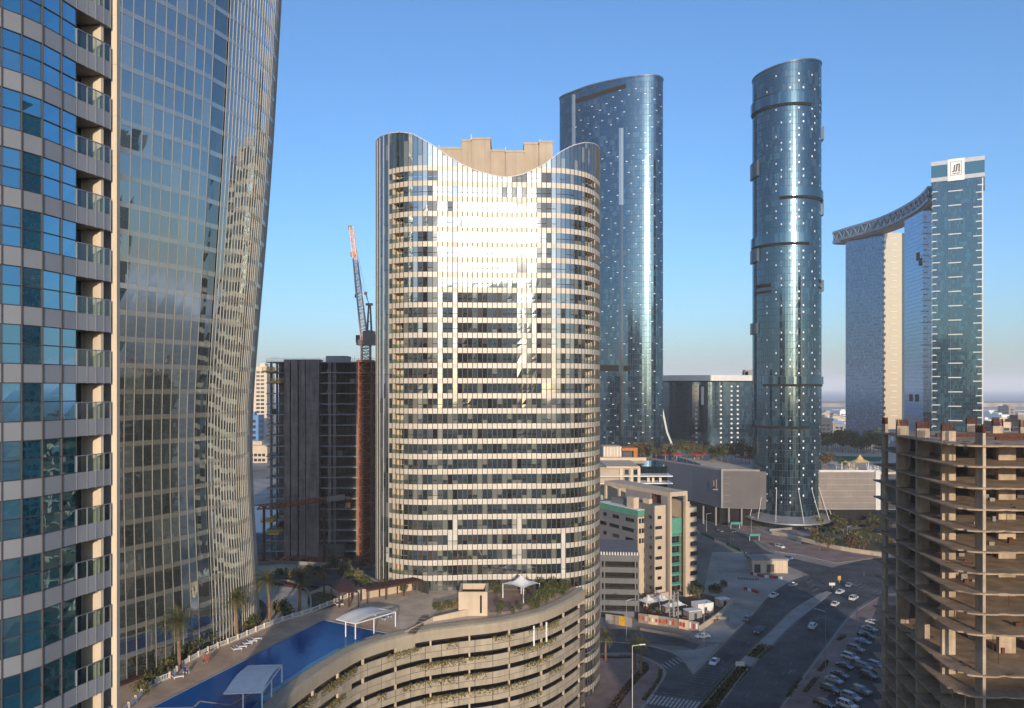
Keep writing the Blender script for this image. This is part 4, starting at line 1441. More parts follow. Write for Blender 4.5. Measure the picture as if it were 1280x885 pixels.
def sky_bridge():
    root = thing('sky_bridge', 'curved truss bridge sweeping across the tops of the blue glass slabs', 'bridge', (380, 800, 245))
    inner = [(1041, 938), (1060, 910), (1080, 884), (1100, 857), (1120, 822), (1140, 782), (1150, 758), (1156, 740), (1160, 726)]
    q = resample(catmull([Vector(((x - 640) / F * Y, Y)) for x, Y in inner]), n=34)
    nn = normals(q)        # walking towards the camera: normal points left
    z0, z1 = 245.2, 258.2
    w = 17.0
    def band(name, za, zb, o0, o1, mat):
        b = MB()
        for i in range(34):
            a, c = q[i], q[i + 1]
            b.hexa(*[(p.x + m.x * o, p.y + m.y * o, z) for z in (za, zb) for (p, m, o) in ((a, nn[i], o0), (c, nn[i + 1], o0), (c, nn[i + 1], o1), (a, nn[i], o1))])
        return b.build(name, M[mat], root)
    band('top_chord', z1 - 2.4, z1, .5, -w, 'bridge')
    band('bottom_chord', z0, z0 + 2.4, .5, -w, 'bridge')
    band('glazed_wall', z0 + 2.4, z1 - 2.4, -.6, -w + .6, 'g_dark')
    for i in range(0, 34):
        b = MB()
        a, c = q[i] + nn[i] * .3, q[i + 1] + nn[i + 1] * .3
        if i % 2:
            b.bar((a.x, a.y, z0 + 2.3), (c.x, c.y, z1 - 2.3), .9, .9)
        else:
            b.bar((a.x, a.y, z1 - 2.3), (c.x, c.y, z0 + 2.3), .9, .9)
        b.build('truss_diagonal', M['bridge'], root)
    b = MB()
    for (i, s) in ((0, 1),):
        a = q[0]
        b.hexa(*[(p.x, p.y, z) for z in (z0 - 1.5, z0 + .1) for p in (q[0] + nn[0] * .5, q[2] + nn[2] * .5, q[2] - nn[2] * w, q[0] - nn[0] * w)])
    b.build('end_cornice', M['bridge'], root)
    u = MB()
    for i in range(34):
        a, c = q[i], q[i + 1]
        u.hexa(*[(p.x + m.x * o, p.y + m.y * o, z) for z in (z0 - 2.0, z0 - .05) for (p, m, o) in ((a, nn[i], -2), (c, nn[i + 1], -2), (c, nn[i + 1], -w + 2), (a, nn[i], -w + 2))])
    u.build('soffit', M['greywall'], root)
sky_bridge()

# ------------------------------------------------------------------ residence block between the towers
def residence():
    root = thing('residence_block', 'dark blue glass residence block with a white roof band between the two glass towers', 'building', (150, 632, 30))
    Y = 620
    px = [(829 - 26, 650), (829, 632), (865, 622), (905, 620), (945, 626), (985, 642)]
    front = [Vector(((x - 640) / F * y, y)) for x, y in px]
    fr = resample(catmull(front), 1.7)
    loop = fr + [Vector((fr[-1].x - 4, fr[-1].y + 30)), Vector((fr[0].x + 10, fr[0].y + 30))]
    zt = H + (HOR - 476) / F * 622
    nl = skin(root, fr, (22, zt), 'g_sun', 3.6, closed=False)
    b = MB()
    poly = [(p.x, p.y) for p in [fr[i] + normals(fr)[i] * .8 for i in range(len(fr))]] + [(loop[-2].x, loop[-2].y), (loop[-1].x, loop[-1].y)]
    b.prism(poly, zt, zt + 4.4)
    b.build('roof_band', M['alu'], root)
    b = MB()
    b.prism([(p.x * .998 + .3, p.y + .6) for p in fr] + [(loop[-2].x, loop[-2].y), (loop[-1].x, loop[-1].y)], 0, zt)
    b.build('core', M['void'], root)
    nf = normals(fr)
    for (x0, x1, dark) in ((861, 880, 'g_dark'), (838, 846, 'g_dark')):
        m = MB()
        for i in range(len(fr) - 1):
            if x0 <= pxof(fr[i]) <= x1:
                a, c, na = fr[i], fr[i + 1], nf[i] * .12
                m.face([(a.x + na.x, a.y + na.y, 24), (c.x + na.x, c.y + na.y, 24), (c.x + na.x, c.y + na.y, zt - 3), (a.x + na.x, a.y + na.y, zt - 3)])
        m.build('dark_bay', M[dark], root)
    # columns of small balcony fronts
    for x0 in (870, 902, 915, 922):
        t = MB()
        for i in range(len(fr) - 1):
            if abs(pxof(fr[i]) - x0) < 1.6:
                for k in range(14):
                    z = zt - 5 - 3.6 * k
                    a, na = fr[i], nf[i] * .5
                    t.box(a.x + na.x - 1.0, a.x + na.x + .5, a.y + na.y - .3, a.y + na.y, z, z + 1.3)
                break
        t.build('balcony_front', M['alu'], root, 'stuff')
    pn = MB()
    p = P(878, 507, 619.0)
    pn.box(p.x - 1, p.x + 1, 618.6, 619.4, 62, 76)
    pn.build('light_shaft', M['alu'], root)
    for (x, y, w_) in ((935, 464, 6), (932, 466, 3)):
        m = MB()
        p = P(x, y, 626)
        m.box(p.x - w_ / 2, p.x + w_ / 2, 624, 630, zt + 4.2, p.z + 1)
        m.build('plant_box', M['greywall'], root)
residence()

# ------------------------------------------------------------------ mall podium around the round tower
def mall():
    root = thing('mall_podium', 'long grey mall podium with ribbed walls behind the round glass tower', 'building', (150, 450, 0))
    ZT, ZB = 30.0, 10.0
    line = [G2(800, 572, ZT), G2(826, 576, ZT), G2(865, 582, ZT), G2(902, 588.5, ZT)]
    line2 = [G2(902.5, 588.5, ZT), G2(950, 589.5, ZT)]
    line3 = [G2(1015, 590, ZT), G2(1099, 590, ZT)]
    def wall(pts, name, mat, dep=2.0):
        b = MB()
        v = [Vector(p) for p in pts]
        nn = normals(v)
        for i in range(len(v) - 1):
            a, c = v[i], v[i + 1]
            b.hexa(*[(p.x + m.x * o, p.y + m.y * o, z) for z in (ZB, ZT) for (p, m, o) in ((a, nn[i], 0), (c, nn[i + 1], 0), (c, nn[i + 1], -dep), (a, nn[i], -dep))])
        return b.build(name, M[mat], root)
    wall(line, 'flat_wall', 'mallflat_shade')
    M['mallshade'] = solid('mallshade', (0.13, 0.115, 0.115), 0.7, 0.08, 0.15, rnd=0)  # left stretch darker than mallwall, its shade put into the colour
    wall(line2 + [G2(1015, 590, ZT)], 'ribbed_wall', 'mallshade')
    wall(line3, 'ribbed_wall', 'mallwall')
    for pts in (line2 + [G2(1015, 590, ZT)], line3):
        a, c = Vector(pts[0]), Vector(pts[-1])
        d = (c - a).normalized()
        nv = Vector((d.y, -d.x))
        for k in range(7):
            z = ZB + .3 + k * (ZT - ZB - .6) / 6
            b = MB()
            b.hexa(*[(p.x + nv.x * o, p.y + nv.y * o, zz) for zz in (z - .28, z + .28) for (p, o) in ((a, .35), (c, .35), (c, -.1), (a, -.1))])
            b.build('rib', M['greywall' if pts is line3 else 'grey_shade'], root)
    for px in (902.3, 1097):
        p = G(px, 588.5 if px < 1000 else 590, ZT)
        b = MB()
        b.box(p.x - (.5 if px < 1000 else 1.3), p.x + (.5 if px < 1000 else 1.3), p.y - .6, p.y + 1, ZB - .2, ZT + .9)
        b.build('pilaster', M['greywall' if px < 1000 else 'alu'], root)
    # the dark recess below and the deck on top
    b = MB()
    rec = [Vector(p) for p in line + [line2[1], line3[0], line3[1]]]
    b.prism([(p.x - .0, p.y + 4) for p in rec] + [(rec[-1].x + 60, 470), (rec[-1].x + 60, 760), (rec[0].x - 40, 760), (rec[0].x - 40, rec[0].y + 7)], 0, ZB - .3)
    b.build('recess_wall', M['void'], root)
    b = MB()
    deck_poly = [(p.x, p.y + .3) for p in rec] + [(rec[-1].x + 90, 432), (rec[-1].x + 90, 690), (rec[0].x - 70, 690), (rec[0].x - 70, 540)]
    b.prism(deck_poly, ZT - 1.2, ZT - .05)
    b.build('deck', M['decklight'], root)
    b = MB()
    b.prism([(p.x, p.y + .5) for p in rec] + [(rec[-1].x + 60, 432), (rec[-1].x + 60, 470), (rec[0].x - 60, 560)], ZB - .3, ZB)
    b.build('soffit', M['greywall'], root)
    for px in (870, 884, 897, 912, 928, 1030, 1045, 1060, 1075, 1090):
        p = G(px, 589, ZT)
        c = MB()
        c.tube([(p.x, p.y + 1.5 + (902 - px) * .4 * (px < 902), 0), (p.x, p.y + 1.5 + (902 - px) * .4 * (px < 902), ZB)], [.5, .5], 8)
        c.build('column', M['greywall'], root)
    # parapet rail
    for pts in (line, line2, line3):
        for a, c in zip(pts, pts[1:]):
            m = MB()
            m.bar((a[0], a[1] + .6, ZT + .5), (c[0], c[1] + .6, ZT + .5), .12, 1.0)
            m.build('parapet', M['alu'] if pts is line3 else M['greywall'], root)
    # small pale emblem on the flat wall
    p = G(895, 587.5, ZT)
    m = MB()
    for (dx, z0, z1, w_) in ((-1.4, 21, 24.5, .5), (0, 20.2, 25, .5), (1.4, 21, 24.5, .5), (0, 19, 19.8, 4.0)):
        m.box(p.x + dx - w_ / 2, p.x + dx + w_ / 2, p.y - .9, p.y - .5, z0, z1)
    m.build('wall_emblem', M['mallwall'], root)
    sheet('mall_pool', [G2(795, 566, ZT), G2(815, 567.5, ZT), G2(835, 569, ZT), G2(857, 574, ZT), G2(876, 580, ZT), G2(874, 583, ZT), G2(858, 580.5, ZT), G2(830, 576, ZT), G2(795, 571.5, ZT)], ZT + .05, M['pool'], root=root)
M['mallflat_shade'] = solid('mallflat_shade', (0.10, 0.115, 0.145), 0.45, 0.06, 0.1, rnd=0)  # dark blue-grey puts the shade on this wall into its colour
M['mallwall'] = solid('mallwall', (0.26, 0.215, 0.185), 0.8, 0.08, 0.15, streak=0.15, rnd=0)
mall()

# ------------------------------------------------------------------ cream and teal office block in the middle
OU, OW = (0.88, 0.475), (-0.475, 0.88)
def office():
    root = thing('office_block', 'cream office block with a tall portal frame and teal glass bays beside the road', 'building', (55, 292, 0))
    O = (44.7, 285.0)
    def bx(name, a0, a1, b0, b1, z0, z1, mat, par=None):
        m = MB()
        m.obox(O, OU, OW, a0, a1, b0, b1, z0, z1)
        return m.build(name, M[mat], par or root)
    FHT = 3.55
    # left wing
    bx('left_wing_wall', 0.02, 11, 0, 24, 0, 29.2, 'grey_shade')
    bx('end_wall', 0, 4.2, -.25, -.02, 0, 29.0, 'cream')
    bx('parapet', -.1, 11.1, -.35, 24.1, 29.2, 31.4, 'teal')
    bx('parapet_cap', -.15, 11.15, -.4, 24.15, 31.4, 31.6, 'white')
    for k in range(8):
        z = 2.2 + FHT * k - .3
        for a in (.25, 1.45, 2.5):
            if k < 5 and a < 2:
                continue
            bx('window', a + .15, a + 1.0, -.42, -.22, z, z + 1.7, 'g_dark')
        if k > 3:
            for (b0, b1) in ((2, 9), (11, 17), (19, 23)):
                m = MB()
                m.obox(O, OU, OW, -.12, .1, b0, b1 - (k % 2) * 2.2, z, z + 1.3)
                m.build('strip_window', M['g_dark'], root)
    # middle wing, standing forward
    bx('mid_wing_wall', 2.8, 7.55, -6, 20, 0, 33.7, 'grey_shade')
    bx('end_wall', 2.78, 7.6, -6.25, -6.02, 0, 33.6, 'cream')
    for k in range(8):
        z = 4.0 + FHT * k
        lng = k % 3 != 1
        bx('slot_window', 3.0 if lng else 4.0, 5.9 if lng else 5.5, -6.42, -6.2, z, z + 1.1, 'g_dark')
        m = MB()
        m.obox(O, OU, OW, 2.66, 2.85, -4.6, -2.8 if k % 2 else -1.5, z, z + 1.1)
        m.build('slot_window', M['g_dark'], root)
    bx('roof_box', .5, 2.9, 3, 7, 31.6, 35.5, 'cream')
    bx('roof_box', 3.5, 5.0, -2, 1.5, 33.7, 35.4, 'cream')
    # portal frame
    bx('portal_beam', 9.4, 17.4, -6.5, 34, 36.4, 38.0, 'cream')
    bx('portal_leg', 9.4, 10.2, -6.52, -5.2, 0, 36.4, 'cream')
    bx('portal_leg', 16.5, 17.4, -6.52, -5.2, 0, 36.4, 'cream')
    bx('portal_fin', 9.42, 9.9, -5.2, -1.5, 0, 36.4, 'greywall')
    bx('rear_wall', 9.9, 16.5, 4, 4.6, 28, 36.4, 'brown')
    bx('side_wall', 9.6, 10.0, 4.6, 20, 28, 36.4, 'greywall')
    bx('portal_leg', 9.5, 10.2, 24, 25, 28, 36.4, 'cream')
    bx('portal_leg', 9.5, 10.2, 33, 34, 26, 36.4, 'cream')
    bx('teal_panel', 10.25, 16.45, -4.4, -3.6, 22.6, 28.2, 'teal')
    bx('bay_glass', 10.2, 16.5, -3.5, 4, 2, 28, 'g_dark')
    for k in range(6):
        z = 4.2 + FHT * k
        bx('bay_slab', 10.25, 16.45, -4.3, -3.5, z - .25, z + .3, 'teal')
        bx('bay_rail', 11.2, 16.2, -4.2, -4.1, z + .35, z + 1.0, 'teal_dark')
        for a in (11.3, 15.9):
            bx('bay_mullion', a, a + .18, -3.75, -3.5, z + .3, z + FHT - .3, 'teal')
        bx('side_bay', 9.95, 10.2, -5.1, -3.4, z - .2, z + .35, 'cream')
    bx('column', 15.3, 15.9, 1.5, 2.1, 28.2, 36.4, 'cream_light')
    bx('column', 11.4, 11.9, 0.5, 1.0, 28.2, 36.4, 'cream_light')
    # right wing with corner windows
    bx('right_wing_wall', 17.45, 23.4, -4.6, 12, 1.0, 31.6, 'cream')
    bx('tower_stub', 17.45, 20.0, -4.62, 4, 31.6, 33.8, 'cream')
    for k in range(8):
        z = 3.4 + FHT * k
        bx('corner_window', 20.3, 23.5, -4.75, -2.5, z, z + 1.5, 'g_dark')
        bx('window', 17.9, 18.8, -4.72, -4.5, z - .4, z + .6, 'g_dark')
    # teal roof terrace behind
    bx('terrace', 0.5, 8, 24.2, 34, 26, 30.5, 'teal_dark')
    bx('plinth', -1, 8, -7.5, -6.3, 0, 3, 'cream')
    bx('plinth', 17.5, 21, -6.5, -4.7, 0, 2.6, 'cream_light')
office()

def parking_block():
    root = thing('parking_block', 'low grey parking block with dark open decks and a zigzag roof edge beside the office', 'building', (37, 268, 0))
    O = (29.0, 262.6)
    u, w = (0.995, -0.1), (0.1, 0.995)
    def bx(name, a0, a1, b0, b1, z0, z1, mat):
        m = MB()
        m.obox(O, u, w, a0, a1, b0, b1, z0, z1)
        return m.build(name, M[mat], root)
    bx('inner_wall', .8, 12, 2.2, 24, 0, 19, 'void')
    for k in range(6):
        bx('parapet_band', -.1, 12.6, -.1, 25, .2 + 3.6 * k, 1.9 + 3.6 * k, 'grey_shade')
    bx('top_band', -.15, 12.7, -.15, 25.1, 19.0, 20.3, 'grey_shade')
    for a in (0, 1.1, 11.2, 12.1):
        bx('column', a, a + .45, -.05, 1, 0, 19, 'grey_shade')
    bx('side_wall', 12.2, 12.5, .6, 24, 0, 19, 'grey_shade')
    for k in range(14):
        bx('roof_tooth', .1 + k * .9, .55 + k * .9, -.4, .4, 20.3, 21.3, 'alu')
    bx('roof', 0, 12.5, .5, 25, 20.3, 20.6, 'grey_shade')
parking_block()

def midrise():
    root = thing('midrise_block', 'beige midrise with blue glass and white slab edges behind the cream office', 'building', (60, 350, 0))
    def bx(name, px0, px1, y0, y1, Y, dep, mat):
        a, b = P(px0, y1, Y), P(px1, y0, Y)
        m = MB()
        m.box(a.x, b.x, Y, Y + dep, max(0, a.z), b.z)
        return m.build(name, M[mat], root)
    bx('wall', 750, 800, 584, 700, 350, 30, 'tan')
    bx('glass_wing', 800, 834, 583, 700, 352, 28, 'g_dark')
    for (y, x1) in ((596, 841), (605, 841)):
        bx('slab_edge', 748, x1, y - 1.2, y, 347, 34, 'white')
    bx('slab_edge', 758, 800, 583, 585.5, 348.5, 30, 'cream')
    for x in (775, 788, 797):
        bx('pier', x, x + 3.5, 585, 604, 349, 3, 'cream_light')
    for x in (781, 792):
        bx('window', x, x + 5, 587, 604, 349.6, 1, 'g_dark')
    for x in (809, 815, 824):
        bx('pier', x, x + 3, 597, 604, 351, 3, 'cream_light')
    bx('roof_wall', 748, 808, 572, 580, 380, 3, 'cream')
    bx('roof_frame', 760, 806, 580, 583.5, 362, 2, 'rust')
midrise()
def roof_pavilion():
    root = thing('pavilion', 'cream pavilion with an orange framed end on the mall deck', 'building', (62, 400, 0))
    def bx(name, px0, px1, y0, y1, Y, dep, mat):
        a, b = P(px0, y1, Y), P(px1, y0, Y)
        m = MB()
        m.box(a.x, b.x, Y, Y + dep, a.z, b.z)
        return m.build(name, M[mat], root)
    bx('wall', 754, 777, 558, 580, 404, 12, 'cream')
    for k in range(6):
        bx('fin', 755 + 4 * k, 756 + 4 * k, 559, 570, 403.4, .7, 'white')
    bx('frame_top', 777, 797, 560, 563.5, 403, 12, 'orange')
    bx('frame_leg', 792, 797, 563.5, 572, 403, 12, 'orange')
    bx('dark_opening', 778, 792, 563.5, 572, 406, 6, 'darksteel')
    bx('base', 750, 800, 572, 640, 403.5, 14, 'greywall')
roof_pavilion()

# ------------------------------------------------------------------ simple towers: far skyline and the city behind the camera
def block(label, x0, x1, y0, y1, h, wall='cream', gl='g_dark', fh=3.6, bay=3.4, cat='building', name='city_block', group=None, z0=0.0, single=True):
    root = thing(name, label, cat, ((x0 + x1) / 2, (y0 + y1) / 2, z0), 0, group)
    b = MB()
    b.box(x0, x1, y0, y1, z0, z0 + h)
    b.build('wall', M[wall], root)
    g = MB()
    nf = int((h - 2) / fh)
    def row(p, q, nrm):
        p, q = Vector(p), Vector(q)
        L = (q - p).length
        d = (q - p).normalized()
        m = int((L - 1) / bay)
        off = (L - m * bay) / 2
        for k in range(nf):
            for i in range(m):
                a, c = p + d * (off + i * bay + .5), p + d * (off + (i + 1) * bay - .5)
                z = z0 + 1.6 + k * fh
                o = Vector(nrm) * .08
                g.face([(a.x + o.x, a.y + o.y, z), (c.x + o.x, c.y + o.y, z), (c.x + o.x, c.y + o.y, z + fh * .55), (a.x + o.x, a.y + o.y, z + fh * .55)])
    row((x0, y0), (x1, y0), (0, -1)); row((x1, y0), (x1, y1), (1, 0)); row((x1, y1), (x0, y1), (0, 1)); row((x0, y1), (x0, y0), (-1, 0))
    g.build('window', M[gl], root, 'stuff')
    r = MB()
    r.box(x0 - .2, x1 + .2, y0 - .2, y1 + .2, z0 + h, z0 + h + 1.0)
    r.box(x0 + (x1 - x0) * .3, x0 + (x1 - x0) * .7, y0 + (y1 - y0) * .3, y0 + (y1 - y0) * .7, z0 + h + 1, z0 + h + 4.5)
    r.build('roof', M[wall], root)
    return root
def pblock(label, px0, px1, ytop, Y, dep, **kw):
    a, b = P(px0, ytop, Y), P(px1, ytop, Y)
    return block(label, a.x, b.x, Y, Y + dep, a.z, **kw)
pblock('pale slim tower in the gap left of the dark unfinished building', 317, 333.5, 459, 905, 30, wall='cream_light', fh=4.5, bay=5)
pblock('low pale terrace block below the slim tower by the inlet', 300, 334, 558, 800, 30, wall='cream', fh=5, bay=4)
pblock('blue fronted block half hidden behind the waisted glass tower', 300, 323, 520, 860, 20, wall='bluepanel', fh=6, bay=5)
pblock('square sunlit beige block between the round tower and the gate slabs', 1020, 1040, 524, 1010, 30, wall='cream', fh=5, bay=5.5)
pblock('grey low block beside the square beige one', 1041, 1057, 531, 1150, 50, wall='greywall', fh=5, bay=6)
pblock('white and blue roofed hall near the shore', 1043, 1056, 527, 1420, 60, wall='bluepanel', fh=6, bay=8)
pblock('beige block with blue glass front seen over the unfinished roof', 1250, 1275, 529, 700, 30, wall='cream', fh=4.5, bay=6, gl='g_gate')
pblock('pinkish block next to the beige and blue one at the right edge', 1274, 1296, 526, 690, 30, wall='mallwall', fh=4.2, bay=4)
pblock('dark low block behind the unfinished roof, near the gate tower', 1230, 1249, 531, 850, 30, wall='greywall', fh=4.2, bay=4)
pblock('pink twin block standing on the far shore', 1261, 1269, 508.5, 1750, 40, wall='mallwall', fh=6, bay=7)
pblock('long white sheds on the far shore', 1238, 1252, 516, 1850, 60, wall='white', fh=9, bay=9)
pblock('low white roof among the far shore sheds', 1252, 1262, 519, 1650, 60, wall='white', fh=9, bay=9)
rnd = random.Random(21)
for i in range(40):
    Yd = rnd.uniform(1200, 2200)
    px = rnd.choice((rnd.uniform(1024, 1056), rnd.uniform(1232, 1290)))
    a = P(px, 0, Yd)
    block(f'low hazy shed near the shore, {nth(i)} of the scattered far sheds', a.x - rnd.uniform(8, 22), a.x + rnd.uniform(8, 22), Yd, Yd + 40, rnd.uniform(6, 15), wall=rnd.choice(('cream', 'white', 'greywall', 'tan')), fh=5, bay=8, group='far sheds by the shore')
# unseen blocks behind and beside the camera, placed for glass reflections and street shade
block('unseen tower added behind the camera on its left, for reflections', -88, -60, -62, -28, 165, wall='p_near', gl='g_near', bay=3)
block('wide glass office slab far behind the camera', 118, 292, -1330, -1290, 288, wall='white', gl='g_dark', bay=9)
block('unseen tower added beyond the right edge for the waisted tower to reflect', 245, 300, 90, 175, 172, wall='greywall', gl='g_dark', bay=2.4)
block('unseen low block added behind and right of the camera to shade the road', 50, 200, -60, -30, 53, wall='greywall', gl='g_dark')
block('tall apartment tower well behind and right of the camera', 330, 390, -260, -210, 150, wall='tan', gl='g_dark')
block('apartment tower behind the camera on the left', -120, -85, -130, -95, 140, wall='greywall', gl='g_dark')
block('pair of slabs far behind the camera on the left', -420, -330, -520, -480, 170, wall='tan', gl='g_dark')
block('distant slab behind the camera', -60, 40, -900, -870, 120, wall='greywall', gl='g_dark')
block('distant tower behind the camera', 60, 95, -640, -600, 118, wall='tan', gl='g_dark')
block('tower far behind on the right', 560, 620, -500, -440, 190, wall='greywall', gl='g_dark')
# ================================================================== PODIUM WITH POOL DECK
DZ = 27.5
W_pts = [(-22, 84), (-30, 95), (-34.6, 106), (-35.9, 116.3), (-35.6, 122), (-34.2, 128.4), (-32, 136), (-28.2, 145.2), (-20, 154), (-11, 158.6), (-3.2, 161.8), (5, 168.2), (11, 177), (15.0, 185)]
W = resample(catmull([Vector(p) * 1.017 for p in W_pts], False, 14), 1.2)
WN = normals(W)
def podium():
    root = thing('podium', 'curved beige podium of stacked precast bands carrying the pool deck', 'building', (-20, 160, 0))
    n = len(W)
    def strip(name, prof, mat, i0=0, i1=None, cap=True):
        """sweep a closed profile of (offset, z) along the curve"""
        i1 = n - 1 if i1 is None else i1
        b = MB()
        for i in range(i0, i1):
            for (o0, z0), (o1, z1) in zip(prof, prof[1:] + prof[:1]):
                p, q, a, c = W[i], W[i + 1], WN[i], WN[i + 1]
                b.face([(p.x + a.x * o0, p.y + a.y * o0, z0), (q.x + c.x * o0, q.y + c.y * o0, z0), (q.x + c.x * o1, q.y + c.y * o1, z1), (p.x + a.x * o1, p.y + a.y * o1, z1)], .5)
        for i in (i0, i1):
            p, a = W[i], WN[i]
            b.face([(p.x + a.x * o, p.y + a.y * o, z) for o, z in prof], .5)
        return b.build(name, M[mat], root)
    OUT = 2.0
    strip('coping', [(-.6, DZ - .3), (-.6, DZ + .22), (-.2, DZ + .26), (1.5, DZ + .12), (OUT + .1, DZ - .15), (OUT + .1, DZ - .9), (1.4, DZ - 1.0)], 'precast')
    strip('top_band', [(OUT, DZ - .95), (OUT - .05, DZ - 2.1), (OUT - .35, DZ - 2.1), (OUT - .35, DZ - .95)], 'precast')
    lev = []
    z = DZ - 2.1
    P_, OP = 3.42, 1.02
    k = 0
    rnd = random.Random(2)
    while z > -1:
        lev.append((z - OP, max(0, z - P_)))
        z -= P_
        k += 1
    for k, (zt, zb) in enumerate(lev):
        if zt <= 0.3:
            continue
        band = strip('wall_band', [(OUT - .06, zt + .03), (OUT, zt - .12), (OUT, zb), (OUT - .3, zb), (OUT - .3, zt + .03)], 'concrete_dark')
        # raised precast panels, each with its own joint
        L = 3
        for i in range(0, n - 1 - L, L):
            b = MB()
            for s in range(L):
                p, q, a, c = W[i + s], W[i + s + 1], WN[i + s], WN[i + s + 1]
                g0 = .07 if s == 0 else 0
                g1 = .07 if s == L - 1 else 0
                p2, q2 = p.lerp(q, g0), q.lerp(p, g1)
                for (z0, z1) in ((zb + .02, (zb + zt) / 2 - .05), ((zb + zt) / 2 + .05, zt + .02)):
                    if z1 - z0 < .2:
                        continue
                    o = OUT + .05
                    b.hexa(*[(pp.x + m.x * oo, pp.y + m.y * oo, zz) for zz in (z0, z1) for (pp, m, oo) in ((p2, a, o), (q2, c, o), (q2, c, o - .1), (p2, a, o - .1))])
            if b.f:
                b.build('precast_panel', M['precast'], root)
        # closed lengths of the slot and its white posts
        for i in range(0, n - 1, 7):
            pxi = pxof(W[i])
            b = MB()
            p, m = W[i], WN[i]
            t = Vector((-m.y, m.x))
            b.hexa(*[(p.x + t.x * s + m.x * o, p.y + t.y * s + m.y * o, zz) for zz in (zt, zt + OP) for (s, o) in ((-.15, OUT - .35), (-.15, OUT + .06), (.15, OUT + .06), (.15, OUT - .35))])
            b.build('slot_post', M['cream'], root)
            if pxi < 520 and ((i // 7 + k * 2) % 9 == 0):
                strip('infill_panel', [(OUT - .08, zt), (OUT - .08, zt + OP), (OUT - .3, zt + OP), (OUT - .3, zt)], 'precast', i, min(n - 1, i + 4))
        strip('deck_slab', [(OUT - .4, zb + 1.6), (OUT - .4, zb + 1.3), (-9, zb + 1.3), (-9, zb + 1.6)], 'concrete_dark')
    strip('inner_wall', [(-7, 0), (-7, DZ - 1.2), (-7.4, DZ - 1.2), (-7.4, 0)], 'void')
    e = MB()
    p, a = W[-1], WN[-1]
    q0, q1 = p + a * OUT, Vector((16, 196))
    e.prism([q0, q1 + Vector((.6, 0)), q1, p - a * 1.0], 0, DZ - .3)
    e.build('end_wall', M['precast'], root)
    # two pale downpipes near the right end
    for px_ in (660, 672):
        i = min(range(n), key=lambda j: abs(pxof(W[j]) - px_))
        p = W[i] + WN[i] * (OUT + .22)
        b = MB()
        b.tube([(p.x, p.y, DZ - 6.5), (p.x, p.y, DZ - 2.3)], [.2, .2], 8)
        b.build('downpipe', M['white'], root)
    # deck
    back = [(15, 196), (4, 190), (-30, 190), (-40, 205), (-44, 213), (-62, 216), (-84, 212), (-112, 200), (-118, 150), (-112, 104), (-70, 96), (-45, 88)]
    poly = [(W[i].x + WN[i].x * .2, W[i].y + WN[i].y * .2) for i in range(n)] + back
    # leave the pool open: deck built as ring pieces is needless, the water sits a little above the slab
    d = MB()
    d.face([(x, y, DZ) for x, y in poly], .5)
    o = d.build('deck', M['deck'], root)
    if o.data.polygons[0].normal.z < 0:
        o.data.flip_normals()
    s = MB()
    for (a_, b_) in zip(back, back[1:]):
        s.bar((*a_, DZ + .1), (*b_, DZ + .1), .4, 1.5)
        s.face([(*a_, 0), (*b_, 0), (*b_, DZ), (*a_, DZ)])
    s.build('rear_wall', M['concrete'], root)
podium()

def on_deck(pts, z=DZ):
    return [G2(x, y, z) for x, y in pts]
# pool
edge_in = [(W[i] - WN[i] * 1.9) for i in range(len(W)) if 112 < W[i].y < 153.5]
pool_poly = [(-53.6, 118.4), (-38.6, 163.6), (-22.6, 153.6)] + [(p.x, p.y) for p in edge_in[::-1]] + [(-38.2, 112), (-46, 112), (-47.5, 118.6)]
sheet('pool_water', pool_poly, DZ + .05, M['pool'])
strip_o = MB()
for i in range(len(W) - 1):
    if 112 < W[i].y < 150:
        a, b, na, nb = W[i], W[i + 1], WN[i], WN[i + 1]
        strip_o.face([(a.x - na.x * .35, a.y - na.y * .35, DZ + .09), (b.x - nb.x * .35, b.y - nb.y * .35, DZ + .09), (b.x - nb.x * 1.7, b.y - nb.y * 1.7, DZ + .09), (a.x - na.x * 1.7, a.y - na.y * 1.7, DZ + .09)])
so = strip_o.build('overflow_channel', M['poolshallow'])
so['kind'] = 'structure'
if so.data.polygons[0].normal.z < 0:
    so.data.flip_normals()
def rim(pts, w=.5, h=.14):
    b = MB()
    for a, c in zip(pts, pts[1:]):
        b.bar((*a, DZ + .07), (*c, DZ + .07), w, h)
    structure(b.build('pool_rim', M['kerb']))
rim([(-47.3, 118.6), (-53.8, 118.3), (-38.6, 163.9), (-22.4, 153.8)])
b = MB()
for a, c in zip([G2(243, 884, DZ), G2(250, 877, DZ), G2(288, 882, DZ), G2(318, 865, DZ), G2(352, 867, DZ)], [G2(250, 877, DZ), G2(288, 882, DZ), G2(318, 865, DZ), G2(352, 867, DZ)]):
    b.bar((*a, DZ + .085), (*c, DZ + .085), .35, .03)
structure(b.build('pool_step_line', M['kerb']))

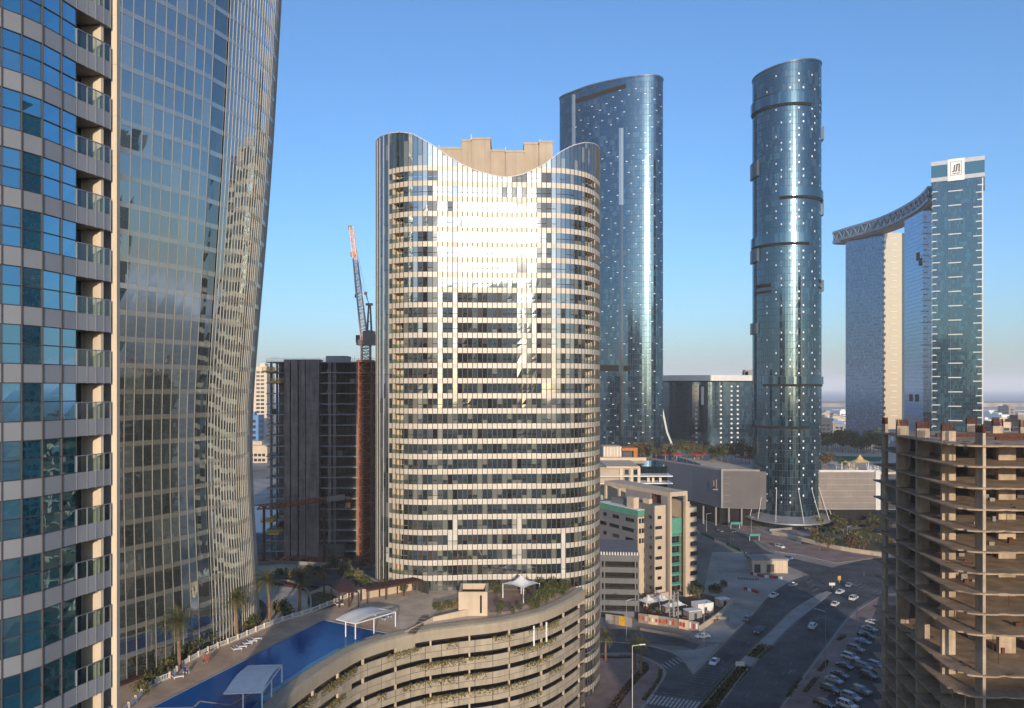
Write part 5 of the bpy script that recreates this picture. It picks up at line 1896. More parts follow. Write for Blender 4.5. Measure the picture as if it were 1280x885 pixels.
# deck paving patterns: lighter paths, lawn, planting beds
sheet('garden_path', on_deck([(322, 735), (345, 728), (372, 735), (385, 752), (384, 768), (345, 780), (326, 782)]), DZ + .03, M['decklight'])
sheet('garden_path', on_deck([(442, 741), (470, 737), (520, 735), (600, 736), (640, 745), (700, 736), (690, 750), (640, 766), (560, 778), (500, 790), (440, 765)]), DZ + .03, M['decklight'])
sheet('terrace_paving', on_deck([(604, 742), (632, 738), (680, 740), (668, 752), (640, 764), (612, 766)]), DZ + .05, M['brickpave'])
sheet('lawn', on_deck([(386, 744), (398, 740), (412, 742), (423, 748), (424, 756), (405, 762), (390, 766), (384, 754)]), DZ + .06, M['lawn'])
sheet('planting_bed_soil', on_deck([(320, 725), (352, 715), (392, 712), (432, 712), (425, 726), (405, 733), (385, 741), (350, 727)]), DZ + .04, M['site'])
def curb(name, pts, z=DZ, w=.35, h=.45, mat='tan'):
    q = resample(catmull([Vector((*p, 0)) for p in on_deck(pts)]), step=1.0)
    b = MB()
    for a, c in zip(q, q[1:]):
        b.bar((a.x, a.y, z + h / 2), (c.x, c.y, z + h / 2), w, h)
    return structure(b.build(name, M[mat]))
curb('planter_kerb', [(386, 745), (399, 740), (413, 741.5), (424, 748), (426, 757)])
curb('planter_kerb', [(338, 727), (362, 727), (380, 736), (388, 748), (388, 765)])
curb('planter_kerb', [(427, 703), (445, 716), (462, 730), (482, 742)], h=.8)
curb('planter_kerb', [(360, 718), (392, 712), (428, 703)], h=1.0)
curb('planter_kerb', [(340, 730), (370, 735), (398, 735)], h=.6, mat='brown')

# ------------------------------------------------------------------ structures on the deck
def low_box(label, name, cat, px0, px1, ytop, ybase, dep, mat, z=DZ, **kw):
    a, b = G(px0, ybase, z), G(px1, ybase, z)
    zt = H + (HOR - ytop) / F * a.y
    m = MB()
    m.box(a.x, b.x, a.y, a.y + dep, z, zt)
    return tag(m.build(name, M[mat]), label, cat)
def stair_hut():
    g = G(592, 769, DZ)
    root = thing('stair_hut', 'tall beige open topped stair hut with a dark slot on the podium deck', 'hut', (g.x, g.y, DZ))
    x0, x1 = g.x - 3.1, g.x + 2.9
    y0, y1 = g.y - .6, g.y + 7.0
    zt = DZ + 5.0
    t = .5
    for (a, b_, c, d) in ((x0, x1, y0, y0 + t), (x0, x1, y1 - t, y1), (x0, x0 + t, y0 + t, y1 - t), (x1 - t, x1, y0 + t, y1 - t)):
        m = MB()
        m.box(a, b_, c, d, DZ, zt)
        m.build('wall', M['cream'], root)
    m = MB()
    m.box(x0 + t, x1 - t, y0 + t, y1 - t, DZ, zt - 1.2)
    m.build('inner_floor', M['brown'], root)
    m = MB()
    m.box(x1 - 1.55, x1 - 1.15, y0 - .04, y0 + .1, DZ + .6, zt - .7)
    m.build('slot_window', M['void'], root)
stair_hut()
def ramp_wall():
    root = thing('planter_wall', 'low beige wall with a planted top running left from the stair hut', 'wall', (*G2(560, 775, DZ), DZ))
    m = MB()
    a, b = G(541, 777, DZ), G(592, 769, DZ)
    m.hexa((a.x, a.y, DZ), (b.x, b.y, DZ), (b.x, b.y + .6, DZ), (a.x, a.y + .6, DZ), (a.x, a.y, DZ + .9), (b.x, b.y, DZ + 1.5), (b.x, b.y + .6, DZ + 1.5), (a.x, a.y + .6, DZ + .9))
    m.build('wall', M['cream'], root)
    a, b = G(506, 792, DZ), G(541, 777, DZ)
    m = MB()
    m.hexa((a.x, a.y, DZ), (b.x, b.y, DZ), (b.x + .3, b.y + 1.0, DZ), (a.x + .3, a.y + 1.0, DZ), (a.x, a.y, DZ + .5), (b.x, b.y, DZ + .9), (b.x + .3, b.y + 1.0, DZ + .9), (a.x + .3, a.y + 1.0, DZ + .5))
    m.build('wall', M['tan'], root)
ramp_wall()
def steps():
    root = thing('deck_steps', 'short dark flight of steps cutting through the coping by the pool', 'steps', (*G2(520, 785, DZ), DZ))
    a, b = Vector(G2(514, 793, DZ)), Vector(G2(532, 775, DZ))
    d = (b - a) / 6
    for i in range(6):
        m = MB()
        p = a + d * i
        m.obox((p.x, p.y), (d.normalized().x, d.normalized().y), (-d.normalized().y, d.normalized().x), 0, d.length, -.7, .7, DZ, DZ + .2 + .12 * i)
        m.build('step', M['concrete_dark'], root)
steps()

def canopy(label, c, L):
    """flat white fabric roof on a white steel frame; corners c = four (x, y) points, in order"""
    cx = sum(p[0] for p in c) / 4
    cy = sum(p[1] for p in c) / 4
    root = thing('shade_canopy', label, 'canopy', (cx, cy, DZ), 0, 'white pool canopies')
    zt = 30.5
    A, B, Cc, D = [Vector(p) for p in c]
    m = MB()
    nU, nV = 12, 6
    def pt(u, v):
        p = A.lerp(B, u).lerp(D.lerp(Cc, u), v)
        return (p.x, p.y, zt + .55 * math.sin(math.pi * v) - .35 * v * 0 + .04 * math.sin(u * 9))
    for i in range(nU):
        for j in range(nV):
            m.face([pt(i / nU, j / nV), pt((i + 1) / nU, j / nV), pt((i + 1) / nU, (j + 1) / nV), pt(i / nU, (j + 1) / nV)])
    m.build('fabric_roof', M['fabric'], root)
    for (p, q) in ((A, B), (B, Cc), (Cc, D), (D, A)):
        f = MB()
        f.bar((p.x, p.y, zt - .06), (q.x, q.y, zt - .06), .2, .2)
        f.build('frame_beam', M['white'], root)
    for (p, e) in ((A.lerp(B, .5), 0), (B, 0), (B.lerp(Cc, .45), 0), (Cc, 0)):
        f = MB()
        f.tube([(p.x, p.y, DZ), (p.x, p.y, zt - .1)], [.12, .12], 8)
        f.build('post', M['white'], root)
    for t in (.0, 0.5, 1.0):
        f = MB()
        p, q = A.lerp(D, t), B.lerp(Cc, t)
        f.bar((p.x, p.y, zt + .5 * math.sin(math.pi * t) - .12), (q.x, q.y, zt + .5 * math.sin(math.pi * t) - .12), .1, .1)
        f.build('rafter', M['white'], root)
canopy('white fabric canopy standing in the near end of the pool', [(-42.0, 116.6), (-36.6, 117.2), (-37.0, 128.6), (-42.3, 128.2)], 0)
canopy('white fabric canopy over the far corner of the pool', [(-33.9, 154.2), (-29.6, 151.2), (-23.2, 159.2), (-28.7, 162.6)], 0)

def pergola_curved():
    g = G(428, 745, DZ)
    root = thing('pergola', 'curved brown slatted pergola beside the round lawn', 'pergola', (g.x, g.y, DZ))
    corner = [G2(405, 731, DZ + 3), G2(432, 723, DZ + 3), G2(448, 741, DZ + 3), G2(424, 742, DZ + 3)]
    A, B, Cc, D = [Vector(p) for p in corner]
    n_ = 18
    for i in range(n_):
        m = MB()
        t0, t1 = i / n_, (i + .82) / n_
        def pt(t, v):
            p = A.lerp(B, v).lerp(D.lerp(Cc, v), t)
            return (p.x + .8 * math.sin(math.pi * v) * (.3 + t), p.y, DZ + 3 + .4 * math.sin(math.pi * t))
        q = [pt(t0, 0), pt(t0, 1), pt(t1, 1), pt(t1, 0)]
        m.hexa(*[(x, y, z) for x, y, z in q], *[(x, y, z + .2) for x, y, z in q])
        m.build('roof_slat', M['brown'], root)
    for (p, v) in ((A, 0), (B, 0), (Cc, 0), (D, 0), (A.lerp(D, .5), 0), (B.lerp(Cc, .5), 0), (D.lerp(Cc, .5), 0)):
        m = MB()
        m.bar((p.x, p.y, DZ), (p.x, p.y, DZ + 3.1), .28)
        m.build('post', M['brown'], root)
pergola_curved()
def pergola_long():
    a, b = G(459, 754, DZ), G(527, 741, DZ)
    root = thing('pergola', 'long dark brown pergola in front of a cream wall by the tower', 'pergola', (a.x, a.y, DZ))
    d = Vector((b.x - a.x, b.y - a.y))
    Ln = d.length
    d.normalize()
    w = Vector((-d.y, d.x))
    for i in range(22):
        m = MB()
        s = Ln * i / 22
        m.obox((a.x, a.y), (d.x, d.y), (w.x, w.y), s, s + Ln / 22 * .8, -.4, 3.2, DZ + 2.9, DZ + 3.12)
        m.build('roof_slat', M['brown'], root)
    for s in (0, .33, .66, 1):
        for v in (0, 2.8):
            m = MB()
            p = Vector((a.x, a.y)) + d * Ln * s + w * v
            m.bar((p.x, p.y, DZ), (p.x, p.y, DZ + 2.9), .26)
            m.build('post', M['brown'], root)
    m = MB()
    m.obox((a.x, a.y), (d.x, d.y), (w.x, w.y), -.2, Ln + .3, -.2, .15, DZ + 2.6, DZ + 2.9)
    m.build('beam', M['brown'], root)
    m = MB()
    m.obox((a.x, a.y), (d.x, d.y), (w.x, w.y), .6, Ln - .4, 3.4, 3.7, DZ, DZ + 2.3)
    m.build('screen_wall', M['cream'], root)
    m = MB()
    m.obox((a.x, a.y), (d.x, d.y), (w.x, w.y), Ln + .4, Ln + .7, -2, 4, DZ, DZ + 2.7)
    m.build('end_screen', M['darksteel'], root)
pergola_long()
def tent():
    c = G(652, 752, DZ)
    root = thing('shade_tent', 'white peaked tent roof on four posts at the right end of the deck', 'tent', (c.x, c.y + 3, DZ))
    cx, cy = c.x - .2, c.y + 2.4
    co = [(cx - 4.0, cy + .6), (cx + .6, cy - 3.6), (cx + 4.3, cy + 1.0), (cx + .2, cy + 4.2)]
    pk = Vector((cx + .1, cy + .6, DZ + 5.2))
    m = MB()
    n_ = 8
    for i in range(4):
        a, b = Vector((*co[i], DZ + 3.2)), Vector((*co[(i + 1) % 4], DZ + 3.2))
        for k in range(n_):
            for j in range(n_):
                def pt(u, v):
                    e = a.lerp(b, u)
                    e.z -= -.25 * math.sin(math.pi * u)
                    p = e.lerp(pk, v)
                    p.z -= .75 * math.sin(math.pi * v) * .8
                    return p
                m.face([pt(k / n_, j / n_), pt((k + 1) / n_, j / n_), pt((k + 1) / n_, (j + 1) / n_), pt(k / n_, (j + 1) / n_)])
    m.build('tent_roof', M['fabric'], root)
    for p in co:
        q = MB()
        q.tube([(p[0], p[1], DZ), (p[0], p[1], DZ + 3.3)], [.13, .11], 8)
        q.build('post', M['white'], root)
tent()

# ------------------------------------------------------------------ white balustrade along the deck
def fence():
    pts = on_deck([(140, 905), (164, 884), (190, 858), (216, 846), (230, 832), (262, 815), (300, 799), (345, 780), (395, 764), (436, 747), (462, 738)])
    q = resample(catmull([Vector((*p, 0)) for p in pts]), step=2.6)
    root = thing('pool_fence', 'white railing with cream posts between the palms and the pool deck', 'fence', (q[3].x, q[3].y, DZ))
    for i, p in enumerate(q):
        m = MB()
        m.box(p.x - .17, p.x + .17, p.y - .17, p.y + .17, DZ, DZ + 1.15)
        m.build('post', M['cream_light'], root)
    for a, b in zip(q, q[1:]):
        m = MB()
        m.bar((a.x, a.y, DZ + .95), (b.x, b.y, DZ + .95), .09, .1)
        m.bar((a.x, a.y, DZ + .2), (b.x, b.y, DZ + .2), .09, .1)
        for t in (.125, .25, .375, .5, .625, .75, .875):
            c = a.lerp(b, t)
            m.bar((c.x, c.y, DZ + .2), (c.x, c.y, DZ + .95), .06)
        m.build('rail_panel', M['white'], root)
        k = MB()
        k.bar((a.x, a.y, DZ + .08), (b.x, b.y, DZ + .08), .3, .16)
        k.build('kerb', M['tan'], root)
fence()

# ------------------------------------------------------------------ palms
def palm(label, px, py, h, seed, group='palms along the pool deck', z=DZ):
    rnd = random.Random(seed)
    g = G(px, py, z)
    root = thing('palm_tree', label, 'palm tree', (g.x, g.y, z), 0, group)
    lean = Vector((rnd.uniform(-.5, .5), rnd.uniform(-.5, .5), 0))
    t = MB()
    pts, rad = [], []
    for i in range(13):
        u = i / 12
        pts.append(Vector((0, 0, h * u)) + lean * u * u)
        rad.append((.34 - .12 * u) * (1.12 if i % 2 else 1.0) + (.12 if i == 0 else 0) + (.08 if i > 10 else 0))
    t.tube(pts, rad, 10)
    t.build('trunk', M['trunk'], root, local=True, smooth=True)
    top = pts[-1]
    c = MB()
    nf = 46
    for f in range(nf):
        az = 2.399 * f + rnd.uniform(-.2, .2)
        el = R(80 - 112 * (f / nf) ** .9 + rnd.uniform(-8, 8))
        L = rnd.uniform(2.7, 3.7)
        d = Vector((math.cos(az), math.sin(az), 0))
        side = Vector((-d.y, d.x, 0))
        prev = top.copy()
        e = el
        rv = rnd.random()
        if el < R(-15):
            rv = rv * .3 + .7
        seg = 9
        for s in range(seg):
            u = s / seg
            e -= R(3.5 + 6.5 * u)
            nx = prev + (d * math.cos(e) + Vector((0, 0, math.sin(e)))) * (L / seg)
            up = side.cross((nx - prev).normalized()).normalized()
            w = .62 * math.sin(math.pi * (u * .86 + .12)) + .05
            for sg in (-1, 1):
                for q in (0.0, .5):
                    a = prev.lerp(nx, q)
                    b_ = prev.lerp(nx, q + .32)
                    tip = a.lerp(nx, .9) + side * sg * w * rnd.uniform(.75, 1.1) - up * w * rnd.uniform(.1, .6) + (nx - prev) * .4
                    c.face([a, b_, tip], rv * .6 + rnd.random() * .4)
            prev = nx
    c.build('crown', M['palm'], root, local=True)
    sk = MB()
    for f in range(16):
        az = 2.399 * f
        d = Vector((math.cos(az), math.sin(az), 0))
        a = top + Vector((0, 0, -.2)) + d * .18
        b_ = a + d * .5 + Vector((0, 0, -rnd.uniform(.5, 1.1)))
        s = Vector((-d.y, d.x, 0)) * .1
        sk.face([a - s, a + s, b_])
    sk.build('dead_skirt', M['leaf_dry'], root, local=True)
    return root
palm('nearest palm of the row, leaning beside the blue chair on the deck', 224, 836, 7.9, 1)
palm('second palm of the row, beside the two people on the deck', 258, 803, 6.0, 2)
palm('third palm of the row, close to the foot of the waisted tower', 296, 795, 7.3, 3)
palm('fourth palm, taller, just right of the foot of the waisted tower', 337, 778, 8.6, 4)
palm('last palm of the row, beside the round lawn', 374.5, 764, 6.9, 5)

# ------------------------------------------------------------------ bushes and small trees
def bush_mesh(seed, n=260, s=.16, rx=1, ry=1, rz=1):
    m = MB()
    rnd = random.Random(seed)
    for _ in range(7):
        c = (rnd.uniform(-.5, .5) * rx, rnd.uniform(-.5, .5) * ry, rz * rnd.uniform(.35, .9))
        leafcloud(m, c, rx * .55, ry * .55, rz * .5, n // 7, s, rnd.randint(0, 9999))
    return m
BUSH = {}
def bush(label, x, y, z, r, h, mat='leaf', group=None, seed=0, name='bush', trunk=True):
    key = (seed % 4, mat)
    root = thing(name, label, 'bush' if name == 'bush' else 'tree', (x, y, z), random.uniform(0, 6), group)
    if key not in BUSH:
        o = bush_mesh(100 + seed % 4).build('crown', M[mat], root, local=True)
        BUSH[key] = o.data
    else:
        o = bpy.data.objects.new('crown', BUSH[key])
        C.objects.link(o)
        o.parent = root
    o.scale = (r, r, h if name == 'bush' else h * .62)
    o.location = (0, 0, 0 if name == 'bush' else h * .38)
    t = MB()
    rnd = random.Random(seed)
    hh = h * .8
    t.tube([(0, 0, 0), (.05 * r, 0, hh * .5), (0, .05 * r, hh)], [.05 * r + .03, .04 * r + .02, .015], 6)
    for k in range(4):
        a = k * 1.6 + rnd.random()
        t.tube([(0, 0, hh * .35), (math.cos(a) * r * .5, math.sin(a) * r * .5, hh * .8)], [.03 * r + .015, .01], 5)
    t.build('trunk', M['trunk'], root, local=True)
    return root
rnd = random.Random(77)
bl = [(176, 868), (186, 858), (196, 851), (207, 843), (214, 838), (233, 826), (240, 820), (247, 815), (265, 806), (274, 800), (283, 795), (290, 789), (304, 788), (312, 785), (318, 783), (345, 768), (352, 765), (358, 770)]
for i, (x, y) in enumerate(bl):
    g = G(x, y, DZ)
    bush(f'leafy shrub behind the white railing, {nth(i)} from the near end of the bed', g.x, g.y, DZ, rnd.uniform(1.1, 1.7), rnd.uniform(1.3, 2.4), 'leaf' if i % 3 else 'leaf_dry', 'shrubs behind the white railing', i)
gl = [(350, 712), (360, 714), (372, 708), (384, 710), (396, 706), (408, 703), (418, 700), (432, 706), (441, 711), (449, 716), (456, 722), (463, 728), (470, 733), (478, 737), (426, 710), (400, 715), (436, 716), (446, 722)]
for i, (x, y) in enumerate(gl):
    g = G(x, min(y + 10, 742), DZ)
    bush(f'garden shrub at the rear of the deck by the lawn, {nth(i)} of the bed', g.x, g.y, DZ, rnd.uniform(1.2, 1.9), rnd.uniform(1.2, 2.6), 'leaf_dry' if i % 2 else 'leaf', 'garden shrubs at the rear of the deck', i + 3)
for i, (x, y) in enumerate([(545, 768), (552, 766), (560, 765), (568, 764), (575, 763)]):
    g = G(x, y, DZ)
    bush(f'planter shrub left of the stair hut, {nth(i)} from the left on the low wall', g.x, g.y, DZ + .6, 1.2, 1.6, 'leaf_dry' if i % 2 else 'leaf', 'planter shrubs by the stair hut', i)
for i, (x, y, r, h) in enumerate([(663, 765, .9, 2.6), (671, 762, 1.3, 3.2), (679, 758, 1.4, 3.6), (687, 754, 1.4, 3.4), (695, 750, 1.4, 3.0), (703, 745, 1.3, 2.6), (710, 741, 1.2, 2.2), (650, 767, .7, 1.5), (640, 769, .7, 1.4)]):
    g = G(x, y - 2, DZ)
    bush(f'dark shrub behind the coping by the white tent, {nth(i)} of the planter', g.x, g.y, DZ, r, h, 'leaf', 'dark shrubs behind the coping', i)
g = G(625, 768, DZ)
bush('round dark green shrub standing alone left of the white tent', g.x, g.y, DZ, 1.0, 2.6, 'leaf', None, 2)
for i, x in enumerate((612, 622, 660, 676, 690, 704, 480, 505)):
    p = Vector(((x - 640) / F * 187, 186.2))
    bush(f'shrub against the foot of the beige tower, {nth(i)} of the row', p.x, p.y - .8, DZ, 1.3, rnd.uniform(1.8, 3.0), 'leaf', 'shrubs at the foot of the beige tower', i)
# trailing plants on the podium bands
tp = MB()
rnd = random.Random(31)
for _ in range(105):
    i = rnd.randint(8, len(W) - 14)
    lv = rnd.randint(0, 5)
    z = DZ - 2.1 - .88 - 3.42 * lv
    if pxof(W[i]) > 700:
        continue
    ln = rnd.randint(2, 5)
    for k in range(ln * 34):
        j = i + rnd.random() * ln
        p, nn_ = W[int(j)].lerp(W[int(j) + 1], j % 1), WN[int(j)]
        dz = abs(rnd.gauss(0, .55))
        q = p + nn_ * (2.05 + rnd.uniform(.0, .18))
        leafcloud(tp, (q.x, q.y, z - dz + .1), .18, .18, .14, 1, .22)
to = tp.build('trailing_plants', M['leaf_dry'])
to['kind'] = 'stuff'
to['label'] = 'dry trailing plants hanging over the podium bands'

# ------------------------------------------------------------------ loungers, chairs, people
def lounger_proto():
    root = thing('sun_lounger', 'white sun lounger nearest the people, one of the row by the pool', 'sun lounger', (0, 0, 0), 0, 'loungers in the row by the pool')
    f = MB()
    for y in (-.32, .32):
        f.bar((-.95, y, .3), (.55, y, .3), .06, .06)
        f.bar((.55, y, .3), (1.0, y, .75), .06, .06)
    f.build('frame', M['white'], root, local=True)
    for x in (-.8, .5):
        for y in (-.3, .3):
            m = MB()
            m.bar((x, y, 0), (x, y, .3), .06)
            m.build('leg', M['white'], root, local=True)
    m = MB()
    m.box(-.95, .55, -.3, .3, .31, .38)
    m.build('seat_cushion', M['white'], root, local=True)
    m = MB()
    m.hexa((.55, -.3, .31), (.55, .3, .31), (.5, .3, .4), (.5, -.3, .4), (1.02, -.3, .76), (1.02, .3, .76), (.97, .3, .85), (.97, -.3, .85))
    m.build('back_cushion', M['blue'], root, local=True)
    return root
lp = lounger_proto()
spots = [(296, 813, 'white lounger in the pool side row, nearest of the row to the camera'), (302, 810, 'second white lounger of the pool side row'), (309, 806, 'third white lounger of the pool side row'),
         (315, 803, 'fourth white lounger of the pool side row'), (321, 800, 'white lounger at the far end of the pool side row'), (222, 848, 'lone white lounger beside the nearest palm'),
         (424, 757, 'white lounger at the far end of the pool by the second canopy')]
for i, (x, y, lab) in enumerate(spots):
    g = G(x, y, DZ)
    if i == 0:
        lp.location = (g.x, g.y, DZ)
        lp.rotation_euler = (0, 0, R(200))
        lp['label'] = lab
    else:
        dup(lp, (g.x, g.y, DZ), R(200 + 6 * (i % 3)), lab, 'loungers in the row by the pool' if i < 5 else 'lone loungers')
def chair(label, px, py, rz, group):
    g = G(px, py, DZ)
    root = thing('pool_chair', label, 'chair', (g.x, g.y, DZ), rz, group)
    m = MB()
    m.box(-.3, .3, -.3, .3, .42, .5)
    m.build('seat', M['blue'], root, local=True)
    m = MB()
    m.hexa((-.3, .26, .5), (.3, .26, .5), (.3, .34, .5), (-.3, .34, .5), (-.3, .42, 1.2), (.3, .42, 1.2), (.3, .5, 1.2), (-.3, .5, 1.2))
    m.build('backrest', M['blue'], root, local=True)
    for x in (-.28, .28):
        for y in (-.28, .32):
            l = MB()
            l.bar((x, y, 0), (x, y, .44), .06)
            l.build('leg', M['white'], root, local=True)
        l = MB()
        l.bar((x, -.28, .68), (x, .36, .7), .06)
        l.build('armrest', M['white'], root, local=True)
chair('blue chair with a high back beside the lone lounger on the deck', 233, 842, R(160), None)
chair('dark blue chair under the far pool canopy, left of its neighbour', 480, 775, R(170), None)
chair('dark blue chair under the far pool canopy, beside the post', 487, 772, R(200), None)

def person(label, x, y, z, rz, top, bottom, hat=None, hair='tyre', pose=0):
    """one continuous body grown with a skin modifier; clothing is part of the surface by material"""
    root = thing('person', label, 'person', (x, y, z), rz)
    V = [(0, 0, .95, .125), (0, 0, 1.15, .12), (0, 0, 1.36, .135), (0, -.01, 1.5, .055), (0, -.02, 1.58, .075), (0, -.025, 1.68, .09),
         (.17, 0, 1.40, .06), (.26, -.02, 1.14, .045), (.25, -.16, .92, .035), (.24, -.22, .84, .03),
         (-.17, 0, 1.40, .06), (-.27, .03, 1.14, .045), (-.28, -.03, .90, .035), (-.28, -.06, .81, .03),
         (.09, 0, .86, .095), (.10, -.06 - .08 * pose, .49, .065), (.10, .02 - .16 * pose, .09, .045), (.10, -.13 - .16 * pose, .035, .035),
         (-.09, 0, .86, .095), (-.10, -.03 + .1 * pose, .49, .065), (-.10, .06 + .22 * pose, .09, .045), (-.10, -.09 + .22 * pose, .035, .035)]
    E = [(0, 1), (1, 2), (2, 3), (3, 4), (4, 5), (2, 6), (6, 7), (7, 8), (8, 9), (2, 10), (10, 11), (11, 12), (12, 13), (0, 14), (14, 15), (15, 16), (16, 17), (0, 18), (18, 19), (19, 20), (20, 21)]
    me = bpy.data.meshes.new('body')
    me.from_pydata([v[:3] for v in V], E, [])
    o = bpy.data.objects.new('body', me)
    C.objects.link(o)
    sk = o.modifiers.new('skin', 'SKIN')
    for i, v in enumerate(V):
        me.skin_vertices[0].data[i].radius = (v[3], v[3])
    me.skin_vertices[0].data[0].use_root = True
    sub = o.modifiers.new('sub', 'SUBSURF')
    sub.levels = sub.render_levels = 2
    dg = bpy.context.evaluated_depsgraph_get()
    m2 = bpy.data.meshes.new_from_object(o.evaluated_get(dg))
    o.modifiers.clear()
    o.data = m2
    for m in ('skin', top, bottom):
        m2.materials.append(M[m])
    for p in m2.polygons:
        c = p.center
        p.use_smooth = True
        p.material_index = 2 if .42 < c.z < .98 and abs(c.x) < .2 else (1 if .98 <= c.z < 1.46 and abs(c.x) < .235 else 0)
    o.parent = root
    h = MB()
    h.tube([(0, -.02, 1.70), (0, -.015, 1.76), (0, -.01, 1.80)], [.10, .095, .05], 10)
    h.build('hair', M[hair], root, local=True)
    for (fx, fz, s, mt) in ((-.035, 1.685, .012, 'tyre'), (.035, 1.685, .012, 'tyre')):
        e = MB()
        e.box(fx - s, fx + s, -.118, -.10, fz - s * .7, fz + s * .7)
        e.build('eye', M[mt], root, local=True)
    nz = MB()
    nz.mesh([(-.015, -.11, 1.63), (.015, -.11, 1.63), (0, -.135, 1.635), (0, -.11, 1.675)], [(0, 1, 2), (0, 2, 3), (1, 3, 2)])
    nz.build('nose', M['skin'], root, local=True)
    if hat:
        t = MB()
        t.tube([(0, -.02, 1.74), (0, -.02, 1.755)], [.2, .19], 14)
        t.tube([(0, -.02, 1.75), (0, -.02, 1.86)], [.115, .09], 12)
        t.build('hat', M[hat], root, local=True)
    return root
g = G(259, 829, DZ)
person('person in a red top and white hat standing on the pool deck', g.x, g.y, DZ, R(20), 'red', 'red', 'white')
g = G(254.5, 830.5, DZ)
person('person in dark shorts without a shirt, walking next to the red top', g.x, g.y, DZ, R(-60), 'skin', 'brown', None, 'tyre', 1)
